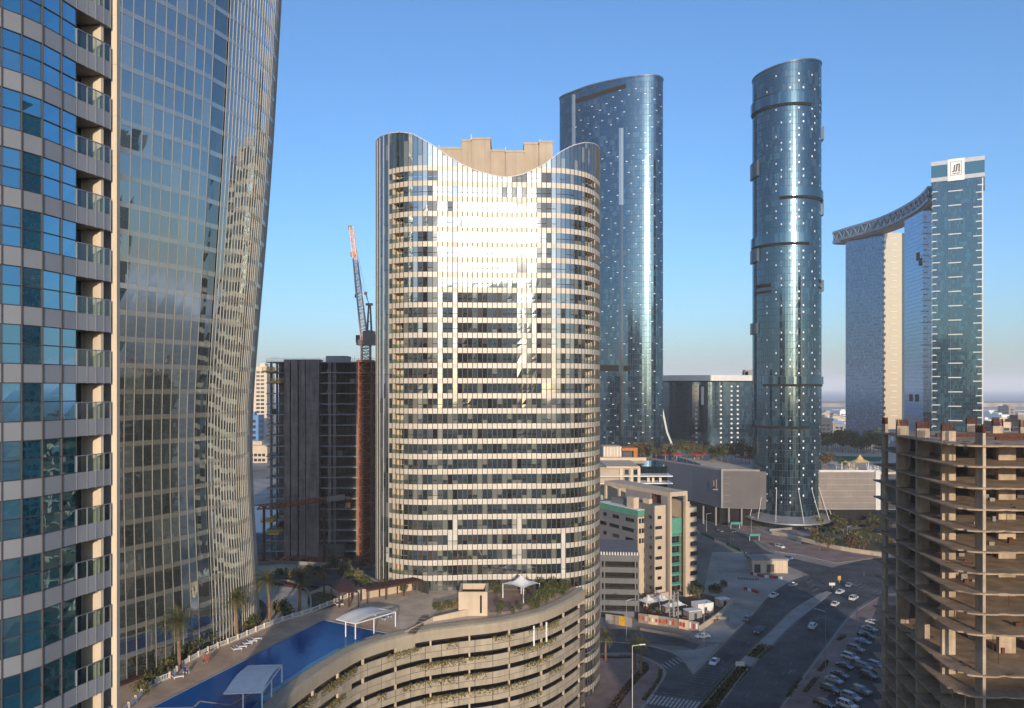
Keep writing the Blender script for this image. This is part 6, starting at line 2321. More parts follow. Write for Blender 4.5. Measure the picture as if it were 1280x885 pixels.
# ================================================================== UNFINISHED BUILDINGS AND CRANE
def skeleton_right():
    root = thing('unfinished_building', 'bare concrete building skeleton with open floors and rusty rebar on its roof', 'building', (98, 158, 0))
    rnd = random.Random(8)
    zs = [65.1, 61.5, 57.8, 54.1, 50.4, 46.8, 43.1, 39.6, 36.1, 32.5, 25.4, 21.8, 18.2, 14.6, 11.0, 7.4, 3.8]
    base = [(82.6, 183), (81.6, 175), (80.4, 166), (79.2, 157), (78.2, 149), (77.6, 143.5), (77.9, 140.4), (79.4, 138.4), (82.0, 137.7), (86, 137.5), (92, 137.4), (100, 137.4), (110, 137.6), (118, 138)]
    for k, z in enumerate(zs):
        edge = resample(catmull([Vector(p) for p in base]), .8)
        nn = normals(edge)
        out = []
        for i, p in enumerate(edge):
            j = rnd.uniform(-.05, .05)
            if rnd.random() < .05:
                j -= rnd.uniform(.2, .5)
            # walking from the far left end to the front: outside is on the right-hand side of travel reversed
            out.append(p + nn[i] * j)
        for i in range(2, len(out) - 2):          # chipped corner
            if 84 < out[i].x < 85.5 or (78.2 < out[i].x < 78.9 and out[i].y < 140):
                out[i] = out[i] - nn[i] * rnd.uniform(.25, .6)
        poly = [(p.x, p.y) for p in out] + [(118, 183)]
        m = MB()
        m.prism(poly, z - .28, z, .3 + .4 * rnd.random())
        m.build('floor_slab', M['slab_dusty'], root)
        if k in (0, 3, 6, 10):
            u = MB()
            for _ in range(26):
                i = rnd.randint(4, len(out) - 5)
                p = out[i] - nn[i] * rnd.uniform(.6, 6)
                u.bar((p.x, p.y, z + .1), (p.x + rnd.uniform(-1.5, 1.5), p.y + rnd.uniform(-1.2, 1.2), z + .12), rnd.uniform(.1, .25), .12)
            u.build('loose_timber', M['rust'], root, 'stuff')
    z0, z1 = 0, zs[0]
    walls = [(82.9, 84.4 - .9, 177.6, 179.4, 'a'), (81.2, 83.6, 168.6, 169.2, 'b'), (80.2, 82.7, 158.4, 159.0, 'b'), (80.0, 82.5, 148.8, 149.4, 'b'),
             (101.0, 103.2, 177.6, 178.2, 'b'), (81.45, 81.95, 138.4, 140.7, 'c'), (101.4, 103.6, 168.6, 169.2, 'b'), (104, 106.4, 163.6, 164.2, 'b'),
             (91.0, 94.2, 149.6, 150.3, 'd'), (90.4, 97.5, 158, 158.6, 'd'), (88, 88.6, 160, 178, 'd'), (99.5, 101.0, 145.5, 146.1, 'd'), (105, 107.5, 150, 150.6, 'd'), (112, 112.6, 140, 142.4, 'c')]
    for (x0, x1, y0, y1, kind) in walls:
        m = MB()
        top = z1 + (0 if kind == 'd' else 1.9 if kind != 'c' else 2.1)
        # formwork lifts: one box per storey, a hair apart in size
        lv = zs[::-1] + [top]
        lo = 0
        for h in lv:
            e = rnd.uniform(0, .03)
            m.box(x0 - e, x1 + e, y0 - e, y1 + e, lo, h - (.26 if h != top else 0))
            lo = h
        m.build('column', M['concrete_raw'], root)
        if kind != 'd':
            r = MB()
            nx, ny = max(2, int((x1 - x0) / .28)), max(2, int((y1 - y0) / .28))
            for i in range(nx + 1):
                for j in range(ny + 1):
                    if 0 < i < nx and 0 < j < ny:
                        continue
                    x, y = x0 + .06 + (x1 - x0 - .12) * i / nx, y0 + .06 + (y1 - y0 - .12) * j / ny
                    r.bar((x, y, top - .2), (x + rnd.uniform(-.06, .06), y + rnd.uniform(-.06, .06), top + rnd.uniform(1.2, 1.6)), .10)
            for h in (.35, .75, 1.1):
                r.bar((x0, y0, top + h), (x1, y0, top + h), .07)
                r.bar((x0, y1, top + h), (x1, y1, top + h), .07)
            r.build('rebar', M['rust'], root, 'stuff')
    for (a, b, y) in ((85.5, 89.5, 171.5), (90.5, 97, 172), (98, 104.5, 171.5), (106, 118, 172)):
        m = MB()
        lo = 0
        for h in zs[::-1]:
            m.box(a, b, y, y + .3, lo, h - .3)
            lo = h
        m.build('block_wall', M['concrete_dark'], root)
    for (a, b, y, k) in ((93, 99, 155, 1), (96, 103, 152, 3), (94, 100, 154, 6), (99, 106, 156, 8), (86, 90, 160, 4), (97, 101, 150, 10), (92, 96, 153, 12)):
        m = MB()
        m.box(a, b, y, y + .25, zs[k], zs[k - 1] - .3)
        m.build('block_wall', M['concrete_dark'], root)
    for _ in range(34):
        k = rnd.randint(1, 13)
        x = rnd.uniform(82, 92)
        y = rnd.uniform(141, 156)
        m = MB()
        if rnd.random() < .5:
            w_ = rnd.uniform(.5, 1.3)
            m.box(x, x + w_, y, y + w_ * .8, zs[k], zs[k] + rnd.uniform(.4, 1.2))
            m.build('block_stack', M[rnd.choice(('concrete', 'greywall', 'rust'))], root)
        else:
            m.tube([(x, y, zs[k]), (x + .05, y, zs[k - 1] - .28)], [.07, .06], 6)
            m.build('prop', M['rust'], root)
    # slim props near the front corner
    for (x, y, a, b) in ((79.9, 141, 0, 21.6), (80.6, 146.5, 18.2, 21.6), (84, 150, 21.8, 25.2)):
        m = MB()
        m.tube([(x, y, a), (x, y, b)], [.13, .13], 8)
        m.build('prop', M['concrete_raw'], root)
    # low upstands and a parapet kerb on the roof
    m = MB()
    m.box(86, 117, 162, 162.5, zs[0], zs[0] + .7)
    m.build('upstand', M['rust'], root)
    m = MB()
    m.box(92, 117, 152, 152.5, zs[0], zs[0] + .6)
    m.build('upstand', M['rust'], root)
skeleton_right()

def skeleton_left():
    root = thing('unfinished_tower', 'dark unfinished concrete tower with bare piers behind the beige tower', 'building', (-83, 365, 0))
    Y = 352.0
    X = lambda px: (px - 640) / F * Y
    x0, x1 = X(333), X(480)
    dep = 26
    zt = H + (HOR - 452) * Y / F
    fh = 4.62
    nf = 18
    for k in range(nf + 1):
        z = zt - fh * k
        if z < .5:
            break
        m = MB()
        m.box(x0, x1, Y - .5, Y + dep, z - .45, z)
        m.build('floor_slab', M['greywall'], root)
    rnd = random.Random(6)
    for (a, b, pr) in ((356, 363, 1.2), (365, 373, 1.6), (375, 382.5, 1.6), (384, 400, 2.2)):
        m = MB()
        lo = 0
        while lo < zt + .5:
            hi = min(zt + 1.0, lo + fh)
            e = rnd.uniform(0, .05)
            m.box(X(a) - e, X(b) + e, Y - pr, Y + 5, lo, hi - .06)
            lo = hi
        m.build('pier', M['pierdark'], root)
    for (a, b) in ((337.5, 339.5), (345, 346.5), (410, 414), (416.5, 420), (445, 450), (462, 464)):
        m = MB()
        m.box(X(a), X(b), Y - .1, Y + 1.5, 0, zt - .4)
        m.build('column', M['pierdark'], root)
    m = MB()
    m.box(x0 + 1, x1, Y + 15, Y + 15.6, 0, zt - .4)
    m.build('rear_wall', M['pierdark'], root)
    for _ in range(26):
        k = rnd.randint(0, 15)
        a = rnd.choice((rnd.uniform(338, 353), rnd.uniform(402, 442)))
        m = MB()
        w_ = rnd.uniform(1, 4)
        m.box(X(a), X(a) + w_, Y + rnd.uniform(.5, 5), Y + 6, zt - fh * (k + 1), zt - fh * (k + 1) + rnd.uniform(.8, 2.8))
        m.build('stacked_blocks', M[rnd.choice(('concrete_dark', 'site', 'greywall', 'rust'))], root)
    g = MB()
    for i in range(60):
        x = x0 + (x1 - x0) * i / 60
        g.bar((x, Y - .3, zt), (x, Y - .3, zt + rnd.uniform(.9, 2.4)), .12)
    for h in (.6, 1.3):
        g.bar((x0, Y - .3, zt + h), (x1, Y - .3, zt + h), .1)
    g.build('guard_rail', M['steel'], root, 'stuff')
    m = MB()
    m.box(X(406), X(432), Y + 2, Y + 12, zt, zt + 2.6)
    m.build('roof_formwork', M['greywall'], root)
M['pierdark'] = solid('pierdark', (0.29, 0.225, 0.19), 0.95, 0.2, 0.2, 0.3, fine=0.3, streak=0.5, rnd=0.05)
skeleton_left()

def platform(label, px0, px1, y):
    Y = 351
    a, b = P(px0, y, Y), P(px1, y, Y)
    root = thing('loading_platform', label, 'platform', (a.x, Y, a.z), 0, 'yellow loading platforms')
    m = MB()
    m.box(a.x, b.x, Y - 4.5, Y + 1, a.z - .9, a.z - .1)
    m.build('platform_floor', M['yellow'], root)
    for s in (Y - 4.4, Y + .9):
        m = MB()
        for h in (.5, 1.1):
            m.bar((a.x, s, a.z + h), (b.x, s, a.z + h), .15)
        for t in (0, .5, 1):
            m.bar((a.x + (b.x - a.x) * t, s, a.z), (a.x + (b.x - a.x) * t, s, a.z + 1.2), .15)
        m.build('railing', M['yellow'], root)
for lab, a, b, y in (('topmost yellow loading platform sticking out of the dark unfinished tower', 332, 347, 463), ('second yellow loading platform from the top of the dark unfinished tower', 339, 354, 476),
                     ('yellow loading platform low on the dark unfinished tower, upper of the two', 329.5, 345, 648.5), ('lowest yellow loading platform on the dark unfinished tower', 338, 352, 663.5)):
    platform(lab, a, b, y)

def crane():
    Y = 340.0
    base = P(457.5, 690, Y)
    root = thing('tower_crane', 'luffing tower crane with a rusty orange mast and pale jib beside the beige tower', 'crane', (base.x, Y, 0))
    def lattice(a, b, w, n, mat, name, th=.22, taper=1.0):
        a, b = Vector(a), Vector(b)
        d = (b - a).normalized()
        up = Vector((0, 1, 0))
        s = d.cross(up).normalized()
        t = s.cross(d).normalized()
        m = MB()
        def c(u, i, j):
            ww = w * (1 + (taper - 1) * u) / 2
            return a.lerp(b, u) + s * ww * i + t * ww * j
        for (i, j) in ((1, 1), (1, -1), (-1, -1), (-1, 1)):
            m.bar(c(0, i, j), c(1, i, j), th * 1.3)
        for k in range(n):
            u, v = k / n, (k + 1) / n
            f = k % 2
            for (p, q) in (((1, 1), (1, -1)), ((1, -1), (-1, -1)), ((-1, -1), (-1, 1)), ((-1, 1), (1, 1))):
                A, B = (p, q) if f else (q, p)
                m.bar(c(u, *A), c(v, *B), th * .7)
                m.bar(c(u, *p), c(u, *q), th * .7)
        return m.build(name, M[mat], root)
    X = base.x
    zt = P(457, 450, Y).z
    lattice((X, Y, 0), (X, Y, zt), 5.2, 26, 'orange_rust', 'lower_mast', .42)
    m = MB()
    m.box(X - 2.1, X + 2.1, Y - .2, Y + 2.1, 0, zt)          # climbing core inside the mast
    m.build('mast_ladder_shaft', M['rust'], root)
    m = MB()
    m.box(X - 3.4, X + 3.4, Y - 3.4, Y + 3.4, zt - 6, zt - 5.2)
    m.box(X - 3.4, X + 3.4, Y - 3.4, Y + 3.4, zt - 1, zt - .2)
    m.build('climbing_collar', M['orange_rust'], root)
    z2 = P(457, 428, Y).z
    lattice((X, Y, zt), (X, Y, z2), 3.6, 6, 'cranegrey', 'upper_mast', .3)
    m = MB()
    m.box(X - 3.6, X + 3.8, Y - 3, Y + 3, z2 - 1.2, z2)
    m.build('slewing_ring', M['cranegrey'], root)
    def bx(name, px0, px1, y0, y1, mat, d=2.0):
        a, b = P(px0, y1, Y), P(px1, y0, Y)
        m = MB()
        m.box(a.x, b.x, Y - d, Y + d, a.z, b.z)
        return m.build(name, M[mat], root)
    bx('machine_house', 454.5, 468, 414, 425, 'cranegrey', 2.4)
    bx('deck', 446, 469, 425, 428, 'cranegrey', 2.6)
    bx('cab', 445.5, 451, 419, 427, 'darksteel', 1.4)
    bx('counterweight', 462, 468.5, 418, 427, 'concrete', 2.2)
    foot = P(455.5, 424, Y)
    tip = P(439.5, 284, Y)
    lattice(foot, tip, 2.6, 34, 'jib', 'jib', .26, .55)
    m = MB()
    m.bar(tip, tip + Vector((-1.4, 0, -.4)), 1.6)
    m.build('jib_head', M['cranegrey'], root)
    ap = P(461, 380, Y)
    m = MB()
    for dy in (-1.6, 1.6):
        m.bar((foot.x + 1, Y + dy, foot.z), (ap.x, Y + dy * .4, ap.z), .4)
        m.bar((foot.x + 3.2, Y + dy, foot.z - 1), (ap.x + .6, Y + dy * .4, ap.z), .4)
    for t in (.25, .5, .75):
        m.bar((foot.x + 1 + (ap.x - foot.x - 1) * t, Y, foot.z + (ap.z - foot.z) * t), (foot.x + 3.2 + (ap.x - foot.x - 2.6) * t, Y, foot.z + (ap.z - foot.z) * t), .25)
    m.box(ap.x - 1.2, ap.x + 1.6, Y - 1, Y + 1, ap.z - .6, ap.z + .3)
    m.build('a_frame', M['cranegrey'], root)
    m = MB()
    mid = foot.lerp(tip, .62)
    m.bar(ap, tip.lerp(foot, .02), .09)
    m.bar(ap, mid, .09)
    m.build('luffing_rope', M['darksteel'], root)
    m = MB()
    k = P(442, 318, Y)
    hk = P(444.5, 368, Y)
    m.bar(tip + Vector((-.8, 0, 0)), hk, .10)
    m.box(hk.x - .35, hk.x + .35, Y - .3, Y + .3, hk.z - 1.4, hk.z)
    m.build('hoist_rope', M['darksteel'], root)
    m = MB()
    m.box(k.x - 1.2, k.x + 1.2, Y - .9, Y + .9, k.z - .8, k.z + .9)
    m.build('jib_trolley', M['orange'], root)
    a = P(456.8, 366, Y)
    m = MB()
    m.tube([ap, P(457.5, 368, Y)], [.14, .14], 6)
    m.box(a.x - .5, a.x + .7, Y - .4, Y + .4, a.z - .8, a.z + .4)
    m.build('lamp_mast', M['darksteel'], root)
M['cranegrey'] = solid('cranegrey', (0.24, 0.175, 0.145), 0.6, 0.15, 0.8, rnd=0.1)
M['jib'] = solid('jib', (0.72, 0.47, 0.39), 0.6, 0.1, 0.8, rnd=0.1)
crane()

def boom():
    Y = 343.0
    root = thing('crane_boom', 'long rusty orange lattice boom lying level across the foot of the dark tower', 'crane boom', tuple(P(380, 628, Y)))
    a, b = P(322, 634, Y), P(409, 624, Y)
    m = MB()
    for s in (-.9, .9):
        for z in (-.9, .9):
            m.bar(a + Vector((0, s, z)), b + Vector((0, s, z)), .35)
    for k in range(20):
        u, v = k / 20, (k + 1) / 20
        f = .9 if k % 2 else -.9
        for s in (-.9, .9):
            m.bar(a.lerp(b, u) + Vector((0, s, f)), a.lerp(b, v) + Vector((0, s, -f)), .28)
        m.bar(a.lerp(b, u) + Vector((0, -.9, f)), a.lerp(b, u) + Vector((0, .9, f)), .24)
    m.build('lattice', M['orange_rust'], root)
    c, d = b, P(431, 621, Y)
    m = MB()
    m.bar(c, d, 1.6, 2.2)
    m.build('name_board', M['mallwall'], root)
    e = P(435, 630, Y)
    m = MB()
    m.bar(d, P(437, 622, Y), .5)
    m.bar(P(436, 622, Y), e, .12)
    m.box(e.x - .9, e.x + .9, Y - .8, Y + .8, e.z - 1.6, e.z + .6)
    m.build('hook_block', M['orange'], root)
    for px in (330, 405):
        p = P(px, 630, Y)
        m = MB()
        m.bar((p.x, Y, 0), (p.x, Y, p.z - .8), .9)
        m.build('trestle', M['rust'], root)
boom()
def excavator():
    p = G(345, 707.5, 0)
    root = thing('excavator', 'small orange excavator on the brown building site behind the palms', 'excavator', (p.x, p.y, 0), R(20))
    for s in (-1.3, 1.3):
        m = MB()
        m.box(-2.2, 2.2, s - .35, s + .35, 0, .9)
        m.build('track', M['tyre'], root, local=True)
    m = MB()
    m.box(-1.8, 1.5, -1.3, 1.3, 1.0, 2.3)
    m.build('body', M['orange'], root, local=True)
    m = MB()
    m.box(.2, 1.6, .2, 1.3, 2.3, 3.2)
    m.build('cab', M['darksteel'], root, local=True)
    m = MB()
    m.bar((1.4, -.2, 1.8), (3.2, -.2, 3.8), .4)
    m.bar((3.2, -.2, 3.8), (4.8, -.2, 2.4), .32)
    m.build('boom', M['orange'], root, local=True)
    m = MB()
    m.box(4.4, 5.2, -.6, .3, 1.4, 2.4)
    m.build('bucket', M['darksteel'], root, local=True)
excavator()
rnd = random.Random(14)
def site_item(label, name, cat, px, py, w, d, h, mat, rz=0.0, group=None):
    p = G(px, py, 0)
    m = MB()
    m.box(-w / 2, w / 2, -d / 2, d / 2, 0, h)
    m.box(-w / 2 + .1, w / 2 - .1, -d / 2 + .1, d / 2 - .1, h, h + .15)
    o = m.build(name, M[mat])
    o.location = (p.x, p.y, 0)
    o.rotation_euler = (0, 0, rz)
    return tag(o, label, cat, group)
site_item('big grey concrete block structure at the foot of the dark unfinished tower', 'site_pump_house', 'shed', 414, 697, 13, 7, 6.5, 'concrete_dark')
site_item('pale blue container stacked near the dark tower', 'site_container', 'container', 421, 690.5, 3.6, 5, 11, 'greywall')
for i, (x, y) in enumerate(((330, 702), (352, 701), (375, 699.5), (398, 700.5), (430, 700), (452, 700))):
    site_item(f'low stack of orange formwork panels, {nth(i)} from the left on the brown site', 'formwork_stack', 'formwork', x, y, rnd.uniform(5, 9), 2.5, rnd.uniform(.8, 1.8), 'orange_rust', rnd.uniform(-.3, .3), 'formwork stacks on the site')
for i in range(16):
    site_item(f'pile of dark building material, {nth(i)} from the left on the brown site', 'material_pile', 'material pile', 325 + 145 * (i + rnd.random()) / 16, rnd.uniform(701, 716), rnd.uniform(1.5, 5), rnd.uniform(1, 3), rnd.uniform(.6, 2.0), rnd.choice(('rust', 'concrete_dark', 'site', 'mallwall')), rnd.uniform(0, 3), 'material piles on the site')

# ================================================================== MALL DECK: trees, umbrellas, tents
ZT = 30.0
rnd = random.Random(41)
def deck_tree(label, px, py, h, r, mat, group, seed):
    g = G(px, py, ZT)
    return bush(label, g.x, g.y, ZT, r, h, mat, group, seed, name='tree')
for i in range(34):
    px = 786 + 160 * (i + rnd.random() * .8) / 34
    y = rnd.uniform(567, 578) + (max(0, px - 880)) * .07
    bushy = rnd.random()
    deck_tree(f'bushy tree behind the mall pool, {nth(i)} from the left of the row', px, y, rnd.uniform(5, 10.5), rnd.uniform(3.2, 5), 'leaf_red' if bushy < .25 else ('leaf_dry' if bushy < .45 else 'leaf'), 'trees on the mall deck', i)
for i in range(30):
    px = 1020 + 85 * (i + rnd.random() * .8) / 30
    y = rnd.uniform(560, 567)
    deck_tree(f'dark tree before the gate slabs, {nth(i)} from the left of the belt', px, y, rnd.uniform(8, 13), rnd.uniform(4, 6), 'leaf', 'dark trees before the gate slabs', i + 2)
deck_tree('broad reddish bush at the corner of the mall roof beside the round tower', 1031, 585, 7.5, 5.0, 'leaf_red', None, 1)
deck_tree('second reddish bush, behind the broad one at the mall roof corner', 1037, 581, 6.0, 4.0, 'leaf_red', None, 2)
deck_tree('round green tree on the mall roof beside the court', 1053, 587, 5.5, 3.4, 'leaf', None, 0)
sheet('sports_court', [G2(1042, 577, ZT), G2(1100, 577, ZT), G2(1104, 571, ZT), G2(1040, 570, ZT)], ZT + .06, M['court'])
def parasol(label, px, py, mat, group, r=3.4, h=3.4):
    g = G(px, py, ZT)
    root = thing('parasol', label, 'parasol', (g.x, g.y, ZT), rnd.random(), group)
    m = MB()
    n = 8
    for i in range(n):
        a, b_ = 2 * math.pi * i / n, 2 * math.pi * (i + 1) / n
        m.face([(0, 0, h + 1.1), (r * math.cos(a), r * math.sin(a), h), (r * math.cos(b_), r * math.sin(b_), h)])
        m.face([(r * math.cos(a), r * math.sin(a), h), (r * math.cos(a), r * math.sin(a), h - .35), (r * math.cos(b_), r * math.sin(b_), h - .35), (r * math.cos(b_), r * math.sin(b_), h)])
    m.build('canopy', M[mat], root, local=True)
    m = MB()
    m.tube([(0, 0, 0), (0, 0, h + 1)], [.1, .1], 6)
    m.build('pole', M['white'], root, local=True)
for i, px in enumerate((868, 873, 878, 832, 840, 846, 926, 931, 937)):
    parasol(f'red parasol among the mall deck trees, {nth(i)} of the nine', px, 574 + (4 if px > 900 else 0) + (i % 2), 'red', 'red parasols on the mall deck')
def play_tent():
    g = G(1075, 588, ZT)
    root = thing('play_tent', 'yellow peaked playground tent on the mall roof', 'tent', (g.x, g.y, ZT))
    x, y = g.x, g.y
    for (dx, dz, r, h) in ((0, 4.6, 6.0, 4.2), (-4.5, 2.0, 4.2, 1.2), (-8, 4.5, 3, .8)):
        m = MB()
        n = 8
        for i in range(n):
            a, b_ = 2 * math.pi * i / n, 2 * math.pi * (i + 1) / n
            p0 = [(x + dx + r * math.cos(t), y + r * .7 * math.sin(t), ZT + dz) for t in (a, b_)]
            p1 = [(x + dx + r * .35 * math.cos(t), y + r * .25 * math.sin(t), ZT + dz + h * .35) for t in (a, b_)]
            m.face([p0[0], p0[1], p1[1], p1[0]])
            m.face([p1[0], p1[1], (x + dx, y, ZT + dz + h)])
        m.build('tent_roof', M['tentyellow'], root)
        for t in (.6, 2.2, 3.8, 5.4):
            q = MB()
            q.tube([(x + dx + r * .9 * math.cos(t), y + r * .6 * math.sin(t), ZT), (x + dx + r * .9 * math.cos(t), y + r * .6 * math.sin(t), ZT + dz)], [.13, .13], 6)
            q.build('post', M['white'], root)
play_tent()
for i in range(14):
    g = G(rnd.choice((rnd.uniform(1043, 1068), rnd.uniform(1085, 1097))), rnd.uniform(587, 589), ZT)
    m = MB()
    h = rnd.uniform(1.2, 2.8)
    for (dx, dy) in ((-.8, -.5), (.8, -.5), (.8, .5), (-.8, .5)):
        m.bar((dx, dy, 0), (dx, dy, h), .14)
    m.box(-.9, .9, -.6, .6, h * .5, h * .5 + .15)
    m.bar((.9, 0, h * .5), (2.2, 0, .1), .5, .1)
    o = m.build('playground_slide', M[rnd.choice(('white', 'alu', 'steel'))])
    o.location = (g.x, g.y, ZT)
    tag(o, f'pale climbing frame with a slide, {nth(i)} one on the mall roof playground', 'play frame', 'play frames on the mall roof')

# trees and garden at the foot of the round tower
for i in range(26):
    px, y = 1012 + 100 * (i + rnd.random()) / 26, rnd.uniform(660, 690)
    g = G(px, y)
    bush(f'garden tree below the mall wall, {nth(i)} from the left beside the round tower', g.x, g.y, 0, rnd.uniform(2.4, 4.2), rnd.uniform(4, 7.5), ('leaf', 'leaf_red', 'leaf_dry', 'leaf')[i % 4], 'garden trees right of the round tower', i, name='tree')
sheet('garden_ground', pxpoly([(1000, 672), (1115, 655), (1118, 692), (1040, 694), (1005, 688)]), 0.05, M['lawn'])
def retaining():
    root = thing('retaining_wall', 'low pale curved retaining wall between the junction and the garden', 'wall', (*G2(1040, 690), 0))
    for pts, h, mat in (([(965, 668), (1000, 676), (1050, 688), (1108, 697)], 2.0, 'cream'), ([(962, 664), (1010, 662), (1060, 676), (1112, 684)], 1.2, 'greywall')):
        q = resample(catmull([Vector((*p, 0)) for p in pxpoly(pts)]), step=4.0)
        for a, b_ in zip(q, q[1:]):
            m = MB()
            m.bar((a.x, a.y, h / 2), (b_.x, b_.y, h / 2), .5, h)
            m.build('wall_segment', M[mat], root)
retaining()

# ================================================================== STREET: walls, tents, small buildings
def seg_wall(name, label, pts, h, w, mats, cat='wall', step=3.2, z=0):
    q = resample([Vector((*p, 0)) for p in pxpoly(pts)], step=step)
    root = thing(name, label, cat, (q[0].x, q[0].y, z))
    r = random.Random(3)
    for i, (a, b_) in enumerate(zip(q, q[1:])):
        m = MB()
        e = (b_ - a) * .01
        m.bar((a.x + e.x, a.y + e.y, z + h / 2), (b_.x - e.x, b_.y - e.y, z + h / 2), w, h)
        m.build('wall_panel', M[mats[i % len(mats)] if isinstance(mats, list) else mats], root)
    return root, q
hw, hq = seg_wall('hoarding', 'site hoarding with red and white posters along the street beside the grey parking block', [(798, 778), (812, 780), (840, 784), (874, 790)], 3.0, .25, ['mallwall', 'cream', 'greywall'], 'hoarding')
# poster sheets on the hoarding
r = random.Random(12)
acc = 0
for i, (a, b_) in enumerate(zip(hq, hq[1:])):
    d = (b_ - a).normalized()
    nv = Vector((d.y, -d.x, 0))
    for k in range(3):
        m = MB()
        p = a.lerp(b_, .05 + k * .32) + nv * .16
        q = a.lerp(b_, .05 + k * .32 + r.uniform(.15, .28)) + nv * .16
        z0, z1 = r.uniform(.5, 1.0), r.uniform(1.9, 2.7)
        m.face([(p.x, p.y, z0), (q.x, q.y, z0), (q.x, q.y, z1), (p.x, p.y, z1)])
        m.build('poster', M[('red', 'orange', 'white', 'red', 'cream')[r.randint(0, 4)] if i < len(hq) * .5 else ('white', 'red', 'cream')[r.randint(0, 2)]], hw)
seg_wall('boundary_wall', 'low cream boundary wall curving beside the white sedan on the side street', [(874, 790), (890, 779), (904, 768), (916, 754)], 1.9, .35, 'cream')
seg_wall('boundary_wall', 'brown low wall in front of the hoarding on the side street', [(800, 788), (845, 796), (862, 800)], .9, .4, 'mallwall')
seg_wall('site_screen', 'pale green and yellow screens before the grey parking block', [(757, 779), (772, 781), (790, 784)], 3.0, .2, ['greywall', 'mallwall', 'yellow', 'greywall'], 'screen', 2.0)
seg_wall('barrier_row', 'red and white plastic barriers near the small beige substation', [(938, 718), (955, 722), (978, 724)], 1.0, .5, ['red', 'white', 'red'], 'barriers', 1.8)
seg_wall('barrier_row', 'red plastic barriers on the sandy plot left of the white pickup', [(930, 737), (942, 740), (948, 742)], 1.0, .5, ['red', 'white', 'red'], 'barriers', 1.8)
seg_wall('barrier_row', 'green screens along the upper road before the sandy plot', [(876, 668), (886, 672), (893, 676)], 1.4, .2, ['court'], 'screens', 2.5)
seg_wall('barrier_row', 'green screens further down the upper road, beyond the first ones', [(908, 681), (918, 686), (926, 690)], 1.4, .2, ['court'], 'screens', 2.5)
seg_wall('barrier_row', 'red and white barriers at the edge of the upper road', [(930, 692), (938, 696)], 1.0, .4, ['red', 'white'], 'barriers', 1.8)
def substation():
    g = G(940, 716.5)
    root = thing('substation', 'small flat roofed beige substation with dark doors on the sandy plot', 'substation', (g.x, g.y, 0))
    x0, y0 = g.x, g.y
    L = 14.5
    m = MB(); m.box(x0, x0 + L, y0, y0 + 9, 0, 5.2); m.build('wall', M['cream'], root)
    m = MB(); m.box(x0 - .4, x0 + L + .4, y0 - .4, y0 + 9.4, 5.2, 5.9); m.build('roof', M['greywall'], root)
    for a, w_, h in ((1.0, 2.4, 3.6), (6.0, 3.0, 3.6)):
        m = MB(); m.box(x0 + a, x0 + a + w_, y0 - .08, y0 + .05, .2, h); m.build('door', M['darksteel'], root)
    for a in (4.2, 9.6, 12.4):
        m = MB(); m.box(x0 + a, x0 + a + .5, y0 - .15, y0 + .05, 0, 5.2); m.build('pilaster', M['cream_light'], root)
substation()
def peaked(label, px, py, w, h, group=None):
    g = G(px, py)
    root = thing('site_tent', label, 'tent', (g.x, g.y, 0), .5, group)
    m = MB()
    n = 6
    for sx in (0, 1):
        x0, x1 = -w + sx * w, sx * w
        for i in range(n):
            for j in range(n):
                def pt(u, v):
                    s = max(0, 1 - max(abs(u - .5), abs(v - .5)) * 2)
                    return (x0 + (x1 - x0) * u, -w / 2 + w * v, h * .55 + h * .45 * s ** 1.6)
                m.face([pt(i / n, j / n), pt((i + 1) / n, j / n), pt((i + 1) / n, (j + 1) / n), pt(i / n, (j + 1) / n)])
    m.build('tent_roof', M['fabric'], root, local=True)
    for x in (-w, 0, w):
        for y in (-w / 2, w / 2):
            q = MB(); q.tube([(x, y, 0), (x, y, h * .55)], [.1, .1], 6); q.build('post', M['white'], root, local=True)
peaked('white double peaked tent in front of the cream wing of the office', 818, 758, 5.5, 4.4)
peaked('smaller white peaked tent further right in front of the office', 842, 763, 4.0, 3.4)
def cabin(label, px, py, w, d, h, mat):
    g = G(px, py)
    root = thing('site_cabin', label, 'cabin', (g.x, g.y, 0), .35)
    m = MB(); m.box(-w / 2, w / 2, -d / 2, d / 2, 0, h); m.build('wall', M[mat], root, local=True)
    m = MB(); m.box(-w / 2 - .1, w / 2 + .1, -d / 2 - .1, d / 2 + .1, h, h + .2); m.build('roof', M['white'], root, local=True)
    m = MB(); m.box(-.5, .5, -d / 2 - .06, -d / 2 + .02, 0, 2.1); m.build('door', M['darksteel'], root, local=True)
cabin('white site cabin behind the low cream wall', 878, 765, 6, 4, 3.2, 'white')
cabin('grey site cabin left of the white one, near the tents', 866, 773, 5, 3.4, 2.8, 'greywall')
cabin('small pale cabin close to the curve of the cream wall', 903, 757, 4, 3, 2.4, 'cream')
for i in range(26):
    px = 803 + 102 * (i + rnd.random()) / 26
    y = 768 + (px - 803) * .10 + rnd.uniform(-9, 5)
    site_item(f'builders material in the yard behind the hoarding, {nth(i)} from the left', 'yard_material', 'material pile', px, y, rnd.uniform(.8, 3), rnd.uniform(.6, 2), rnd.uniform(.4, 1.5), rnd.choice(('concrete_dark', 'greywall', 'rust', 'darksteel', 'tan')), rnd.uniform(0, 3), 'builders material in the yard')
sheet('yard_ground', pxpoly([(797, 776), (874, 788), (904, 767), (916, 752), (880, 742), (800, 752)]), 0.03, M['site'])
